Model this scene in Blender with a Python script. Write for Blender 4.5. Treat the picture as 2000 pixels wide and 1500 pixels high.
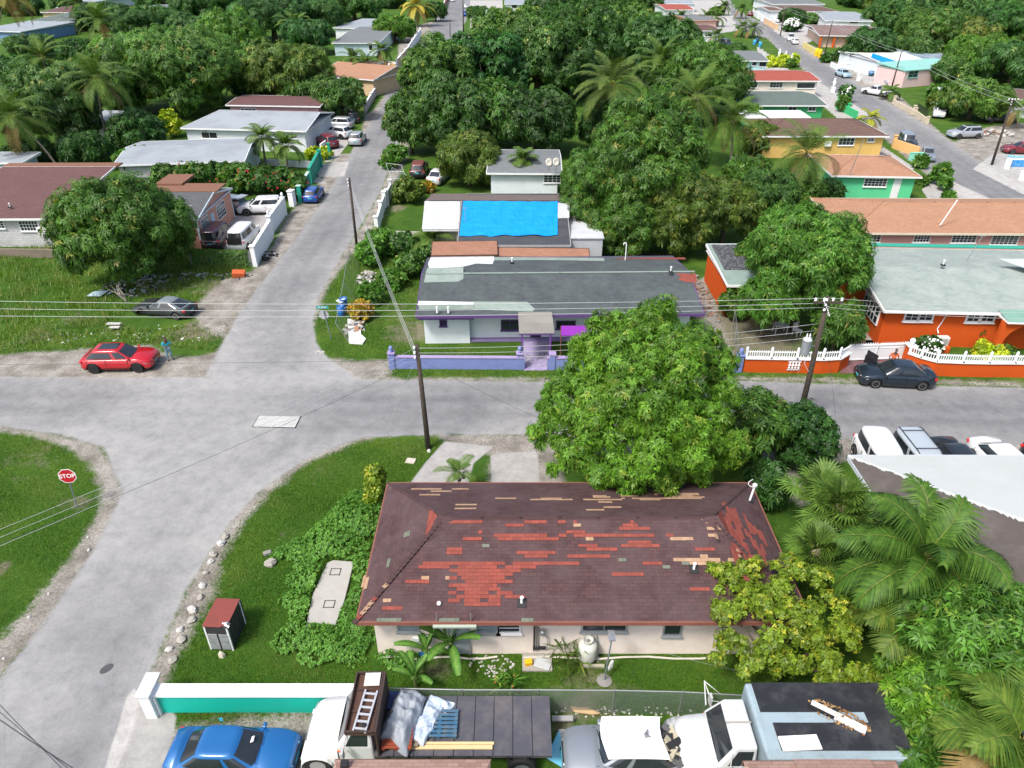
import bpy, math, random
import numpy as np
from mathutils import Vector, Matrix
R = math.radians
# ------------------------------------------------------------------ camera, world, sun, exposure
CAMH, FPX, PITCH = 24.0, 1395.0, R(32.1)
scn = bpy.context.scene
for o in list(bpy.data.objects): bpy.data.objects.remove(o)
COL = scn.collection
cam_d = bpy.data.cameras.new("camera"); cam = bpy.data.objects.new("camera", cam_d); COL.objects.link(cam)
cam.location = (0, 0, CAMH); cam.rotation_euler = (math.pi/2 - PITCH, 0, 0)
cam_d.sensor_width = 36; cam_d.lens = 36*FPX/2000; cam_d.clip_start = .5; cam_d.clip_end = 3000
scn.camera = cam
SUN_EL, SUN_ROT = 55, 224      # elevation, compass rotation (from behind the camera, a little left)
w = bpy.data.worlds.new("World"); scn.world = w; w.use_nodes = True
sky = w.node_tree.nodes.new('ShaderNodeTexSky'); sky.sky_type = 'NISHITA'; sky.sun_disc = False
sky.sun_elevation = R(SUN_EL); sky.sun_rotation = R(SUN_ROT); sky.air_density = 1.0; sky.dust_density = 4.0; sky.ozone_density = 1.0
bg = w.node_tree.nodes['Background']; bg.inputs[1].default_value = .15
w.node_tree.links.new(sky.outputs[0], bg.inputs[0])
sd_ = bpy.data.lights.new("sun", 'SUN'); sd_.energy = 2.6; sd_.angle = R(12); sd_.color = (1, .965, .91)
sun = bpy.data.objects.new("sun", sd_); COL.objects.link(sun); sun.location = (-20, -20, 60)
az = R(SUN_ROT)
sdir = Vector((math.sin(az)*math.cos(R(SUN_EL)), math.cos(az)*math.cos(R(SUN_EL)), math.sin(R(SUN_EL))))
sun.rotation_euler = sdir.to_track_quat('Z', 'Y').to_euler()
scn.view_settings.view_transform = 'Standard'; scn.view_settings.look = 'None'
scn.view_settings.exposure = 0.72; scn.view_settings.gamma = 1
scn.cycles.max_bounces = 5; scn.cycles.transparent_max_bounces = 8
# ------------------------------------------------------------------ pixel <-> world helpers (2000x1500 photo pixels)
ST, CT = math.sin(PITCH), math.cos(PITCH)
def ray(px, py):
	v = (py-750)/FPX
	return Vector(((px-1000)/FPX, CT - v*ST, -ST - v*CT))
def P(px, py, z=0.0):
	d = ray(px, py); t = (CAMH-z)/-d.z
	return Vector((d.x*t, d.y*t, z))
def ztop(x, y, py):            # height at ground distance y that shows at image row py
	return CAMH - y*math.tan(PITCH + math.atan((py-750)/FPX))
def ppm(py, z=0): return CT*(py-750+FPX*math.tan(PITCH))/(CAMH-z)
rnd = random.Random(7)
# ------------------------------------------------------------------ materials
MC = {}
def nodes(m): return m.node_tree.nodes, m.node_tree.links
def newmat(name):
	m = bpy.data.materials.new(name); m.use_nodes = True
	return m, m.node_tree.nodes['Principled BSDF']
def ramp(n, pts):
	r = n.new('ShaderNodeValToRGB'); e = r.color_ramp.elements
	while len(e) < len(pts): e.new(.5)
	for i, (p, c) in enumerate(pts): e[i].position = p; e[i].color = (*c, 1) if len(c) == 3 else c
	return r
def mixc(n, l, f, a, b, t='MIX'):
	x = n.new('ShaderNodeMix'); x.data_type = 'RGBA'; x.blend_type = t
	for s, v in ((0, f),(6, a),(7, b)):
		if isinstance(v, bpy.types.NodeSocket): l.new(v, x.inputs[s])
		elif isinstance(v, (tuple, list)): x.inputs[s].default_value = (*v, 1)[:4]
		else: x.inputs[s].default_value = v
	return x.outputs[2]
def mth(n, l, op, a, b=0., c=0., clamp=False):
	x = n.new('ShaderNodeMath'); x.operation = op; x.use_clamp = clamp
	for s, v in enumerate((a, b, c)):
		if isinstance(v, bpy.types.NodeSocket): l.new(v, x.inputs[s])
		else: x.inputs[s].default_value = v
	return x.outputs[0]
def noise(n, l, sc, det=3, rough=.6, vec=None, out='Fac'):
	x = n.new('ShaderNodeTexNoise'); x.inputs['Scale'].default_value = sc; x.inputs['Detail'].default_value = det; x.inputs['Roughness'].default_value = rough
	if vec is not None: l.new(vec, x.inputs['Vector'])
	return x.outputs[out]
def pos(n, l, scale=None):
	g = n.new('ShaderNodeNewGeometry').outputs['Position']
	if scale:
		mp = n.new('ShaderNodeMapping'); mp.inputs['Scale'].default_value = scale; l.new(g, mp.inputs[0]); return mp.outputs[0]
	return g
def bump(n, l, b, h, strength=.4, dist=.02):
	x = n.new('ShaderNodeBump'); x.inputs['Strength'].default_value = strength; x.inputs['Distance'].default_value = dist
	l.new(h, x.inputs['Height']); l.new(x.outputs[0], b.inputs['Normal'])
def sat(c, k): return tuple(min(1, v*k) for v in c)
def mat(key, col, rough=.7, dirt=.25, sc=1.2, metal=0, dirtcol=None, bmp=.0, spec=.4):
	"""painted / plain surface with weathering noise"""
	if key in MC: return MC[key]
	m, b = newmat(key); n, l = nodes(m)
	p = pos(n, l)
	f1 = noise(n, l, sc, 5, .7, p); f2 = noise(n, l, sc*9, 3, .6, p)
	dc = dirtcol or sat(col, .45)
	r = ramp(n, [(.45, (0, 0, 0)),(.75, (1, 1, 1))]); l.new(f1, r.inputs[0])
	k = mth(n, l, 'MULTIPLY', r.outputs[0], dirt)
	c = mixc(n, l, k, tuple(col), tuple(dc))
	k2 = mth(n, l, 'MULTIPLY', f2, dirt*.6)
	c = mixc(n, l, k2, c, sat(col, .7))
	l.new(c, b.inputs['Base Color'])
	b.inputs['Roughness'].default_value = rough; b.inputs['Metallic'].default_value = metal
	b.inputs['Specular IOR Level'].default_value = spec
	if bmp: bump(n, l, b, f2, bmp, .01)
	MC[key] = m; return m
def paint(key, col, rough=.28, metal=.0, coat=.6):
	if key in MC: return MC[key]
	m, b = newmat(key); n, l = nodes(m); p = pos(n, l)
	f = noise(n, l, 3, 4, .6, p)
	l.new(mixc(n, l, mth(n, l, 'MULTIPLY', f, .22), tuple(col), sat(col, .6)), b.inputs['Base Color'])
	b.inputs['Roughness'].default_value = rough; b.inputs['Metallic'].default_value = metal
	b.inputs['Coat Weight'].default_value = coat; b.inputs['Coat Roughness'].default_value = .08
	MC[key] = m; return m
def glass(key='car glass', col=(.012, .015, .018), rough=.06):
	if key in MC: return MC[key]
	m, b = newmat(key); n, l = nodes(m)
	f = noise(n, l, 1.4, 2, .5, pos(n, l))
	l.new(mixc(n, l, f, tuple(col), sat(col, 2.2)), b.inputs['Base Color'])
	b.inputs['Roughness'].default_value = rough; b.inputs['Specular IOR Level'].default_value = .7
	MC[key] = m; return m
def shingle(key, c1, c2, seam=None, bw=.30, bh=.145, patchy=.5, big=None, streak=0):
	"""asphalt shingles; uv in metres"""
	if key in MC: return MC[key]
	m, b = newmat(key); n, l = nodes(m)
	uv = n.new('ShaderNodeUVMap').outputs[0]
	br = n.new('ShaderNodeTexBrick'); l.new(uv, br.inputs['Vector'])
	br.inputs['Scale'].default_value = 1; br.inputs['Brick Width'].default_value = bw; br.inputs['Row Height'].default_value = bh
	br.inputs['Mortar Size'].default_value = .009; br.inputs['Mortar Smooth'].default_value = .6; br.offset = .5
	br.inputs['Color1'].default_value = (*c1, 1); br.inputs['Color2'].default_value = (*c2, 1)
	br.inputs['Mortar'].default_value = (*(seam or sat(c1, .5)), 1); br.inputs['Bias'].default_value = 0
	f = noise(n, l, .55, 5, .7, uv); r = ramp(n, [(.4, (0, 0, 0)),(.68, (1, 1, 1))]); l.new(f, r.inputs[0])
	c = mixc(n, l, mth(n, l, 'MULTIPLY', r.outputs[0], patchy), br.outputs[0], big or sat(c2, .62))
	f2 = noise(n, l, 28, 2, .6, uv)
	c = mixc(n, l, mth(n, l, 'MULTIPLY', f2, .35), c, sat(c1, .55))
	if streak:
		mp = n.new('ShaderNodeMapping'); mp.inputs['Scale'].default_value = (1.6, .16, 1); l.new(uv, mp.inputs[0])
		f3 = noise(n, l, 1.5, 4, .7, mp.outputs[0]); r3 = ramp(n, [(.5, (0, 0, 0)),(.72, (1, 1, 1))]); l.new(f3, r3.inputs[0])
		c = mixc(n, l, mth(n, l, 'MULTIPLY', r3.outputs[0], streak), c, sat(c1, 1.9))
	l.new(c, b.inputs['Base Color']); b.inputs['Roughness'].default_value = .9; b.inputs['Specular IOR Level'].default_value = .25
	bump(n, l, b, br.outputs[1], -.4, .01)
	MC[key] = m; return m
# ------------------------------------------------------------------ objects
def tag(o, label=None, cat=None, group=None, kind=None):
	if label: o['label'] = label
	if cat: o['category'] = cat
	if group: o['group'] = group
	if kind: o['kind'] = kind
	return o
def thing(name, label, cat, loc=(0, 0, 0), rz=0, group=None):
	o = bpy.data.objects.new(name, None); COL.objects.link(o); o.empty_display_size = .2
	o.location = loc; o.rotation_euler = (0, 0, rz)
	return tag(o, label, cat, group)
def npmesh(name, V, F, mats, parent=None, mi=None, smooth=False, uv=None, attrs=None, vcount=4):
	"""V (n,3), F (m,vcount) numpy -> object, fast"""
	me = bpy.data.meshes.new(name); V = np.asarray(V, np.float32); F = np.asarray(F, np.int32)
	me.vertices.add(len(V)); me.vertices.foreach_set('co', V.ravel())
	k = F.shape[1]; me.loops.add(F.size); me.loops.foreach_set('vertex_index', F.ravel())
	me.polygons.add(len(F)); me.polygons.foreach_set('loop_start', np.arange(0, F.size, k, dtype=np.int32))
	if mi is not None: me.polygons.foreach_set('material_index', np.asarray(mi, np.int32))
	if smooth: me.polygons.foreach_set('use_smooth', np.ones(len(F), bool))
	me.update(calc_edges=True)
	if attrs:
		for an, (typ, dom, arr) in attrs.items():
			a = me.attributes.new(an, typ, dom)
			a.data.foreach_set('color' if 'COLOR' in typ else 'value', np.asarray(arr, np.float32).ravel())
	for m in (mats if isinstance(mats, (list, tuple)) else [mats]): me.materials.append(m)
	o = bpy.data.objects.new(name, me); COL.objects.link(o)
	if parent: o.parent = parent
	return o
class MB:
	"""collects shapes, builds them as ONE mesh object (local coordinates of the parent)"""
	def __init__(s): s.v = []; s.f = []; s.m = []; s.uv = []
	def add(s, vs, fs, mi=0, uvs=None):
		b = len(s.v); s.v += [tuple(v) for v in vs]
		for i, f in enumerate(fs): s.f.append(tuple(b+k for k in f)); s.m.append(mi); s.uv.append(uvs[i] if uvs else None)
		return s
	def box(s, x0, y0, z0, x1, y1, z1, mi=0, M=None):
		vs = [Vector(p) for p in ((x0, y0, z0),(x1, y0, z0),(x1, y1, z0),(x0, y1, z0),(x0, y0, z1),(x1, y0, z1),(x1, y1, z1),(x0, y1, z1))]
		if M: vs = [M @ v for v in vs]
		return s.add(vs, [(0, 3, 2, 1),(4, 5, 6, 7),(0, 1, 5, 4),(1, 2, 6, 5),(2, 3, 7, 6),(3, 0, 4, 7)], mi)
	def cbox(s, c, size, mi=0, rz=0, rx=0, ry=0):
		M = Matrix.Translation(c) @ Matrix.Rotation(rz, 4, 'Z') @ Matrix.Rotation(rx, 4, 'X') @ Matrix.Rotation(ry, 4, 'Y')
		a, b, c2 = (k/2 for k in size)
		return s.box(-a, -b, -c2, a, b, c2, mi, M)
	def tube(s, pts, rs, seg=8, mi=0, cap=True):
		pts = [Vector(p) for p in pts]
		if not isinstance(rs, (list, tuple)): rs = [rs]*len(pts)
		rings = []; vs = []
		for i, p in enumerate(pts):
			t = (pts[min(i+1, len(pts)-1)] - pts[max(i-1, 0)]).normalized()
			u = t.orthogonal().normalized() if i == 0 else (u - t*u.dot(t)).normalized()
			w2 = t.cross(u)
			for k in range(seg):
				a = 2*math.pi*k/seg; vs.append(p + (u*math.cos(a)+w2*math.sin(a))*rs[i])
		fs = []
		for i in range(len(pts)-1):
			for k in range(seg):
				k2 = (k+1) % seg; fs.append((i*seg+k, i*seg+k2, (i+1)*seg+k2, (i+1)*seg+k))
		if cap: fs.append(tuple(range(seg-1, -1, -1))); fs.append(tuple((len(pts)-1)*seg+k for k in range(seg)))
		return s.add(vs, fs, mi)
	def lathe(s, prof, seg=16, mi=0, c=(0, 0, 0), M=None):
		vs = []; fs = []
		for r, z in prof:
			for k in range(seg):
				a = 2*math.pi*k/seg; v = Vector((r*math.cos(a), r*math.sin(a), z))
				vs.append((M @ v if M else v) + Vector(c))
		for i in range(len(prof)-1):
			for k in range(seg):
				k2 = (k+1) % seg; fs.append((i*seg+k, i*seg+k2, (i+1)*seg+k2, (i+1)*seg+k))
		fs.append(tuple(range(seg-1, -1, -1))); fs.append(tuple((len(prof)-1)*seg+k for k in range(seg)))
		return s.add(vs, fs, mi)
	def prism(s, poly, z0, z1, mi=0):
		n = len(poly); vs = [(x, y, z0) for x, y in poly] + [(x, y, z1) for x, y in poly]
		return s.add(vs, [tuple(range(n-1, -1, -1)), tuple(range(n, 2*n))] + [(i, (i+1) % n, n+(i+1) % n, n+i) for i in range(n)], mi)
	def blob(s, c, r, mi=0, seg=8, rings=6, jit=.15, rs=None):
		rs = rs or rnd; vs = []; fs = []; c = Vector(c); r = (r, r, r) if not isinstance(r, (tuple, list)) else r
		for i in range(1, rings):
			for k in range(seg):
				a = 2*math.pi*k/seg; t = math.pi*i/rings; j = 1+rs.uniform(-jit, jit)
				vs.append(c+Vector((math.sin(t)*math.cos(a)*r[0]*j, math.sin(t)*math.sin(a)*r[1]*j, math.cos(t)*r[2]*j)))
		vs.append(c+Vector((0, 0, r[2]))); vs.append(c-Vector((0, 0, r[2]))); T = len(vs)-2
		for i in range(rings-2):
			for k in range(seg):
				k2 = (k+1) % seg; fs.append((i*seg+k, (i+1)*seg+k, (i+1)*seg+k2, i*seg+k2))
		for k in range(seg):
			k2 = (k+1) % seg; fs.append((T, k, k2)); fs.append((T+1, (rings-2)*seg+k2, (rings-2)*seg+k))
		return s.add(vs, fs, mi)
	def build(s, name, mats, parent=None, smooth=False,bevel=0, autosmooth=False, subsurf=0):
		me = bpy.data.meshes.new(name); me.from_pydata(s.v, [], s.f)
		for m in (mats if isinstance(mats, (list, tuple)) else [mats]): me.materials.append(m)
		me.polygons.foreach_set('material_index', s.m)
		if smooth: me.polygons.foreach_set('use_smooth', [True]*len(s.f))
		if any(u is not None for u in s.uv):
			ul = me.uv_layers.new(name='UVMap'); k = 0
			for p, u in zip(me.polygons, s.uv):
				for j, li in enumerate(p.loop_indices):
					if u is not None: ul.data[li].uv = u[j]
		me.update()
		o = bpy.data.objects.new(name, me); COL.objects.link(o)
		if parent: o.parent = parent
		if bevel:
			b = o.modifiers.new('bevel', 'BEVEL'); b.width = bevel; b.segments = 2; b.limit_method = 'ANGLE'; b.angle_limit = R(35)
		if subsurf:
			b = o.modifiers.new('subd', 'SUBSURF'); b.levels = subsurf; b.render_levels = subsurf
		return o
def copy_thing(o, parent=None):
	c = o.copy(); COL.objects.link(c); c.parent = parent
	for ch in list(o.children): copy_thing(ch, c)
	return c
# ------------------------------------------------------------------ ground: roads, verges, drives and lawns cut from one continuous surface
def W2(pts): return np.array([P(x, y)[:2] for x, y in pts])
ROADS = [W2(p) for p in (
	# street along the picture
	[(-900, 700),(-300, 728),(0, 736),(400, 738),(700, 741),(1100, 746),(1430, 743),(1600, 749),(2000, 757),(2500, 760),(3200, 765),(3200, 905),(2500, 880),(2000, 868),(1660, 858),(1400, 852),(1100, 850),(870, 848),(700, 855),(560, 912),(300, 900),(120, 850),(0, 832),(-300, 822),(-900, 815)],
	# street going up the picture
	[(395, 745),(440, 660),(475, 600),(520, 540),(580, 465),(628, 395),(660, 345),(700, 270),(735, 225),(765, 165),(793, 125),(835, 62),(872, 5),(884, -30),(899, -60),(907, -60),(912, -30),(918, 20),(900, 65),(868, 105),(832, 135),(812, 180),(790, 230),(772, 300),(742, 375),(705, 440),(655, 520),(618, 590),(611, 630),(618, 670),(640, 700),(710, 745)],
	# street to the lower left
	[(200, 870),(240, 960),(180, 1080),(90, 1210),(0, 1325),(-200, 1560),(-330, 1700),(100, 1800),(200, 1560),(255, 1440),(270, 1370),(320, 1250),(365, 1150),(410, 1080),(450, 1020),(505, 962),(600, 893),(705, 855),(500, 820)],
	# far street on the right
	[(1450, -70),(1470, -30),(1482, 20),(1490, 60),(1518, 95),(1590, 150),(1640, 195),(1700, 235),(1760, 290),(1830, 350),(1910, 405),(2000, 450),(2200, 560),(2300, 540),(2150, 430),(2000, 365),(1900, 308),(1832, 258),(1775, 225),(1700, 180),(1640, 140),(1570, 100),(1525, 60),(1500, 20),(1497, -30),(1490, -70)],
	# lane joining it at the top
	[(1340, -10),(1400, 10),(1428, 40),(1452, 60),(1495, 75),(1500, 50),(1440, 20),(1410, -20),(1360, -30)],
)]
SANDS = [W2(p) for p in (
	[(0, 693),(150, 683),(290, 672),(345, 700),(420, 690),(450, 655),(480, 600),(430, 745),(0, 745),(-400, 735),(-400, 690)],
	[(440, 660),(470, 560),(520, 500),(560, 430),(600, 400),(630, 390),(600, 470),(500, 640),(430, 720)],
	[(372, 600),(440, 545),(500, 525),(535, 525),(470, 610),(440, 660),(390, 640)],
	[(560, 425),(585, 395),(650, 385),(690, 300),(655, 300),(640, 330),(600, 405)],
	[(700, 300),(672, 312),(640, 350),(660, 350),(700, 290),(740, 230),(765, 170),(790, 130),(755, 180),(730, 215),(712, 225)],
	[(615, 690),(655, 700),(700, 705),(770, 702),(760, 740),(700, 748),(640, 745)],
	[(705, 445),(742, 375),(775, 300),(792, 240),(800, 300),(770, 360),(745, 400),(725, 450),(700, 480),(640, 560),(612, 640),(608, 600),(650, 520)],
	[(700, 740),(1100, 746),(1450, 742),(2000, 755),(2000, 747),(1640, 738),(1430, 737),(1100, 738),(760, 738)],
	[(120, 850),(200, 870),(250, 960),(190, 1080),(100, 1210),(0, 1325),(-60, 1400),(-60, 1270),(0, 1250),(70, 1170),(140, 1085),(195, 1000),(198, 955),(170, 905),(130, 872),(60, 850),(0, 843),(-300, 835),(-300, 820),(0, 825)],
	[(450, 1010),(505, 958),(600, 890),(706, 851),(780, 846),(708, 860),(600, 905),(520, 970),(470, 1030),(440, 1080),(410, 1180),(345, 1290),(325, 1330),(290, 1345),(265, 1370),(320, 1250),(365, 1150),(410, 1070)],
	[(840, 846),(1660, 855),(2000, 862),(3000, 880),(3000, 900),(1900, 900),(1660, 900),(1560, 905),(1560, 985),(1620, 985),(1500, 970),(1560, 900),(1100, 880),(1100, 950),(960, 950),(955, 890),(862, 860)],
	[(340, 1420),(480, 1400),(640, 1390),(640, 1600),(300, 1600),(300, 1440)],
	[(1550, 120),(1640, 175),(1700, 200),(1790, 270),(1900, 320),(2000, 370),(2000, 340),(1850, 270),(1760, 190),(1660, 135),(1590, 90),(1540, 70)],
	[(1480, 60),(1560, 130),(1650, 200),(1760, 300),(1900, 415),(2000, 470),(2000, 440),(1850, 345),(1700, 230),(1590, 150),(1500, 70)],
	[(1850, 290),(1900, 255),(1945, 245),(1990, 240),(2100, 250),(2100, 300),(1940, 310),(1880, 315)],
	[(430, 440),(480, 415),(560, 425),(500, 500),(420, 485),(400, 480)],
	[(780, 60),(850, 40),(880, 10),(870, 5),(835, 62),(800, 110),(775, 140)],
	[(1340, 560),(1380, 540),(1400, 600),(1430, 700),(1400, 735),(1370, 650)],
)]
CONCS = [W2(p) for p in (
	[(800, 945),(830, 905),(868, 862),(965, 872),(925, 905),(915, 945),(905, 1000),(780, 1000)],
	[(960, 945),(958, 888),(1050, 880),(1055, 960),(1000, 990),(960, 990)],
	[(205, 1500),(170, 1560),(300, 1600),(345, 1400),(330, 1385),(300, 1388),(262, 1345),(248, 1360)],
	[(633, 320),(590, 312),(640, 360),(560, 350),(640, 345),(672, 345),(682, 315)],
	[(408, 475),(470, 400),(560, 415),(535, 440),(480, 490)],
	[(1900, 330),(1940, 300),(2100, 300),(2100, 400),(2000, 380),(1930, 345)],
	[(600, 300),(625, 262),(700, 255),(665, 300),(640, 318)],
	[(1560, 150),(1600, 160),(1700, 225),(1640, 235),(1600, 200)], [(1660, 130),(1780, 150),(1790, 170),(1690, 165)], [(1700, 270),(1790, 330),(1700, 340),(1690, 290)], [(1480, 90),(1560, 150),(1480, 150)], [(1840, 345),(1960, 400),(1820, 400),(1800, 370)],
	[(920, 0),(980, 0),(990, 70),(915, 75)], [(1330, 0),(1420, 0),(1440, 60),(1340, 75)], [(1510, 20),(1600, 20),(1640, 60),(1560, 90),(1510, 60)],
)]
def sdist(pts, poly):
	out = np.full(len(pts), 1e9); inside = np.zeros(len(pts), bool); n = len(poly)
	for i in range(n):
		a = poly[i]; b = poly[(i+1) % n]; ab = b-a; ap = pts-a
		t = np.clip((ap@ab)/max(ab@ab, 1e-9), 0, 1)
		d = np.hypot(*(ap-t[:, None]*ab).T); out = np.minimum(out, d)
		c = ((a[1] > pts[:, 1]) != (b[1] > pts[:, 1]))
		with np.errstate(divide='ignore', invalid='ignore'):
			xs = (b[0]-a[0])*(pts[:, 1]-a[1])/(b[1]-a[1]+1e-12)+a[0]
		inside ^= c & (pts[:, 0] < xs)
	return np.where(inside, -out, out)
def union(pts, polys):
	d = np.full(len(pts), 1e9)
	for p in polys: d = np.minimum(d, sdist(pts, p))
	return d
def blobs(pts, lst):       # soft spots: (px,py,radius m, amount)
	k = np.zeros(len(pts))
	for x, y, r, a in lst:
		c = P(x, y); k += a*np.exp(-((pts[:, 0]-c.x)**2+(pts[:, 1]-c.y)**2)/(r*r))
	return np.clip(k, 0, 1)
def make_ground():
	ds = [9.0]
	while ds[-1] < 470: ds.append(ds[-1]*1.0058)
	ds = np.array(ds); us = np.arange(-1.4, 1.401, .0045)
	nr, nc = len(ds), len(us)
	X = (ds[:, None]*us[None, :]).ravel(); Y = np.repeat(ds, nc); pts = np.stack([X, Y], 1)
	dr, dsn, dc = union(pts, ROADS), union(pts, SANDS), union(pts, CONCS)
	sm = lambda d, w_: np.clip(.5-d/w_, 0, 1)
	col = np.stack([sm(dr, .8), sm(dsn, 1.6), sm(dc, .5), np.ones(len(pts))], 1)
	dusty = blobs(pts, [(200, 870, 3, .8),(280, 900, 5, .8),(380, 720, 4, .7),(640, 720, 3, .6),(330, 1200, 3, .35),(250, 1000, 4, .5),(480, 660, 4, .4),(520, 620, 4, .3),(420, 1000, 3, .5),(100, 1330, 2, .7),(60, 1420, 2, .6),(300, 1060, 2, .6),(200, 1180, 1.5, .6),(330, 820, 5, .5),(420, 880, 5, .5),(600, 520, 2.5, .5),(680, 400, 3, .5),(730, 300, 4, .5),(1000, 850, 3, .6),(1300, 860, 4, .5),(1700, 240, 10, .4),(100, 745, 5, .3),(650, 600, 2, .7),(500, 760, 6, .3)])
	worn = blobs(pts, [(800, 640, 2.2, .7),(780, 600, 1.5, .5),(60, 900, 2, .5),(150, 985, .9, .8),(470, 950, 2, .4),(820, 850, 1.5, .4),(0, 1110, .5, 1),(230, 640, 1.2, .6),(420, 560, 2.5, .7),(110, 480, 3, .7),(330, 660, 1.5, .6),(150, 620, 1.6, .5),(380, 640, 1.2, .7),(60, 660, 2, .6),(440, 700, 1, .6),(300, 560, 2, .8),(490, 900, .8, .6),(620, 930, 1.2, .3),(560, 1050, .8, .4),(1180, 1330, 2, .45),
					(420, 645, 1.6, .9),(460, 560, 1.5, .9),(1120, 1395, 1.5, .5),(800, 660, 1.5, .5),(740, 415, 2, .6),(1450, 640, 3, .9),(1500, 660, 3, .8),(1400, 700, 3, .5),(780, 405, 1, .9),(780, 460, 1, .9),(860, 1300, .8, .7)])
	lush = blobs(pts, [(600, 1000, 4, .6),(500, 1250, 4, .9),(650, 1250, 5, .7),(80, 1050, 4, .6),(80, 580, 7, .7),(1250, 1340, 3, .6),(1000, 1290, 2, .5)])
	dusty = np.clip(dusty*.8+np.clip(1+dr/1.7, 0, 1)*(dr < .5)*.55, 0, 1)
	cd = np.full(len(pts), 1e9)
	for ln_ in ([(-400, 775),(0, 785),(1000, 795),(2000, 812),(3000, 822)], [(300, 900),(520, 700),(600, 540),(700, 380),(765, 230),(815, 120),(895, 10)], [(480, 860),(330, 960),(230, 1120),(100, 1350),(-50, 1600)], [(1480, 20),(1600, 140),(1760, 255),(1990, 410),(2200, 550)]):
		q = W2(ln_)
		for a_, b_ in zip(q[:-1], q[1:]):
			ab = b_-a_; t_ = np.clip(((pts-a_)@ab)/(ab@ab), 0, 1); cd = np.minimum(cd, np.hypot(*(pts-a_-t_[:, None]*ab).T))
	trk = np.clip(np.exp(-((cd-.75)/.38)**2)+np.exp(-((cd-2.3)/.4)**2), 0, 1)
	aux = np.stack([dusty, worn, lush, np.ones(len(pts))], 1); aux2 = np.stack([trk, trk, trk, np.ones(len(pts))], 1)
	V = np.stack([X, Y, np.zeros(len(X))], 1)
	i, j = np.meshgrid(np.arange(nr-1), np.arange(nc-1), indexing='ij'); a = (i*nc+j).ravel()
	F = np.stack([a, a+1, a+nc+1, a+nc], 1)
	c4 = lambda d: d[F].mean(1)
	fr, fs, fc = c4(dr) < 0, c4(dsn) < 0, c4(dc) < 0
	cls = np.where(fc, 2, np.where(fr, 0, np.where(fs, 1, 3)))
	m, b = newmat('ground surface'); n, l = nodes(m)
	at = n.new('ShaderNodeVertexColor'); at.layer_name = 'lay'; sp = n.new('ShaderNodeSeparateColor'); l.new(at.outputs[0], sp.inputs[0])
	at2 = n.new('ShaderNodeVertexColor'); at2.layer_name = 'aux'; sp2 = n.new('ShaderNodeSeparateColor'); l.new(at2.outputs[0], sp2.inputs[0])
	p = pos(n, l)
	e1 = noise(n, l, 1.1, 6, .72, p); e2 = noise(n, l, 7, 4, .7, p)
	en = mth(n, l, 'SUBTRACT', mth(n, l, 'ADD', mth(n, l, 'MULTIPLY', e1, .6), mth(n, l, 'MULTIPLY', e2, .4)), .5)
	def edge(s, amp, k):
		v = mth(n, l, 'ADD', s, mth(n, l, 'MULTIPLY', en, amp))
		return mth(n, l, 'MULTIPLY_ADD', mth(n, l, 'SUBTRACT', v, .5), k, .5, True)
	# grass
	g1 = noise(n, l, .35, 5, .65, p); g2 = noise(n, l, 5, 5, .75, p); g3 = noise(n, l, 45, 3, .7, p); g4 = noise(n, l, 1.3, 4, .7, p)
	r = ramp(n, [(.3, (.030, .082, .008)),(.5, (.052, .120, .011)),(.7, (.100, .165, .020))]); l.new(g1, r.inputs[0])
	gc = mixc(n, l, mth(n, l, 'MULTIPLY', sp2.outputs[2], .6), r.outputs[0], (.032, .105, .008))
	r2 = ramp(n, [(.3, (.25, .28, .25)),(.55, (1, 1, 1)),(.75, (1.5, 1.45, 1.2))]); l.new(g3, r2.inputs[0])
	gc = mixc(n, l, .8, gc, r2.outputs[0], 'MULTIPLY')
	r3 = ramp(n, [(.3, (.55, .6, .5)),(.5, (1, 1, 1)),(.72, (1.45, 1.35, 1.3))]); l.new(g2, r3.inputs[0])
	gc = mixc(n, l, .75, gc, r3.outputs[0], 'MULTIPLY')
	wr = mth(n, l, 'MULTIPLY_ADD', mth(n, l, 'SUBTRACT', mth(n, l, 'ADD', sp2.outputs[1], mth(n, l, 'MULTIPLY', mth(n, l, 'SUBTRACT', g4, .5), 1.9)), .38), 2.2, 0, True)
	drt = ramp(n, [(.3, (.11, .085, .055)),(.7, (.27, .24, .19))]); l.new(g2, drt.inputs[0])
	gc = mixc(n, l, mth(n, l, 'MULTIPLY', wr, .8), gc, drt.outputs[0])
	# sand / rubble verge
	s1 = noise(n, l, 9, 6, .8, p); sr = ramp(n, [(.3, (.12, .105, .085)),(.5, (.28, .26, .23)),(.68, (.44, .42, .385))]); l.new(s1, sr.inputs[0])
	s2 = noise(n, l, .8, 4, .6, p); srr = ramp(n, [(.35, (.6, .58, .55)),(.65, (1.15, 1.15, 1.15))]); l.new(s2, srr.inputs[0])
	sc_ = mixc(n, l, 1., sr.outputs[0], srr.outputs[0], 'MULTIPLY')
	# asphalt
	a1 = noise(n, l, .22, 6, .65, p); a2 = noise(n, l, 60, 2, .6, p); a3 = noise(n, l, 1.3, 8, .8, p); a4 = noise(n, l, .5, 5, .6, pos(n, l, (.12, 1.6, 1)))
	ar = ramp(n, [(.32, (.130, .131, .135)),(.52, (.182, .182, .184)),(.72, (.245, .243, .238))]); l.new(a1, ar.inputs[0])
	ac = mixc(n, l, mth(n, l, 'MULTIPLY_ADD', a4, 2.4, -.85, True), ar.outputs[0], (.165, .17, .18))
	a3r = ramp(n, [(.33, (.74, .75, .77)),(.5, (1, 1, 1)),(.66, (1.2, 1.19, 1.17))]); l.new(a3, a3r.inputs[0]); ac = mixc(n, l, 1., ac, a3r.outputs[0], 'MULTIPLY')
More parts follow.
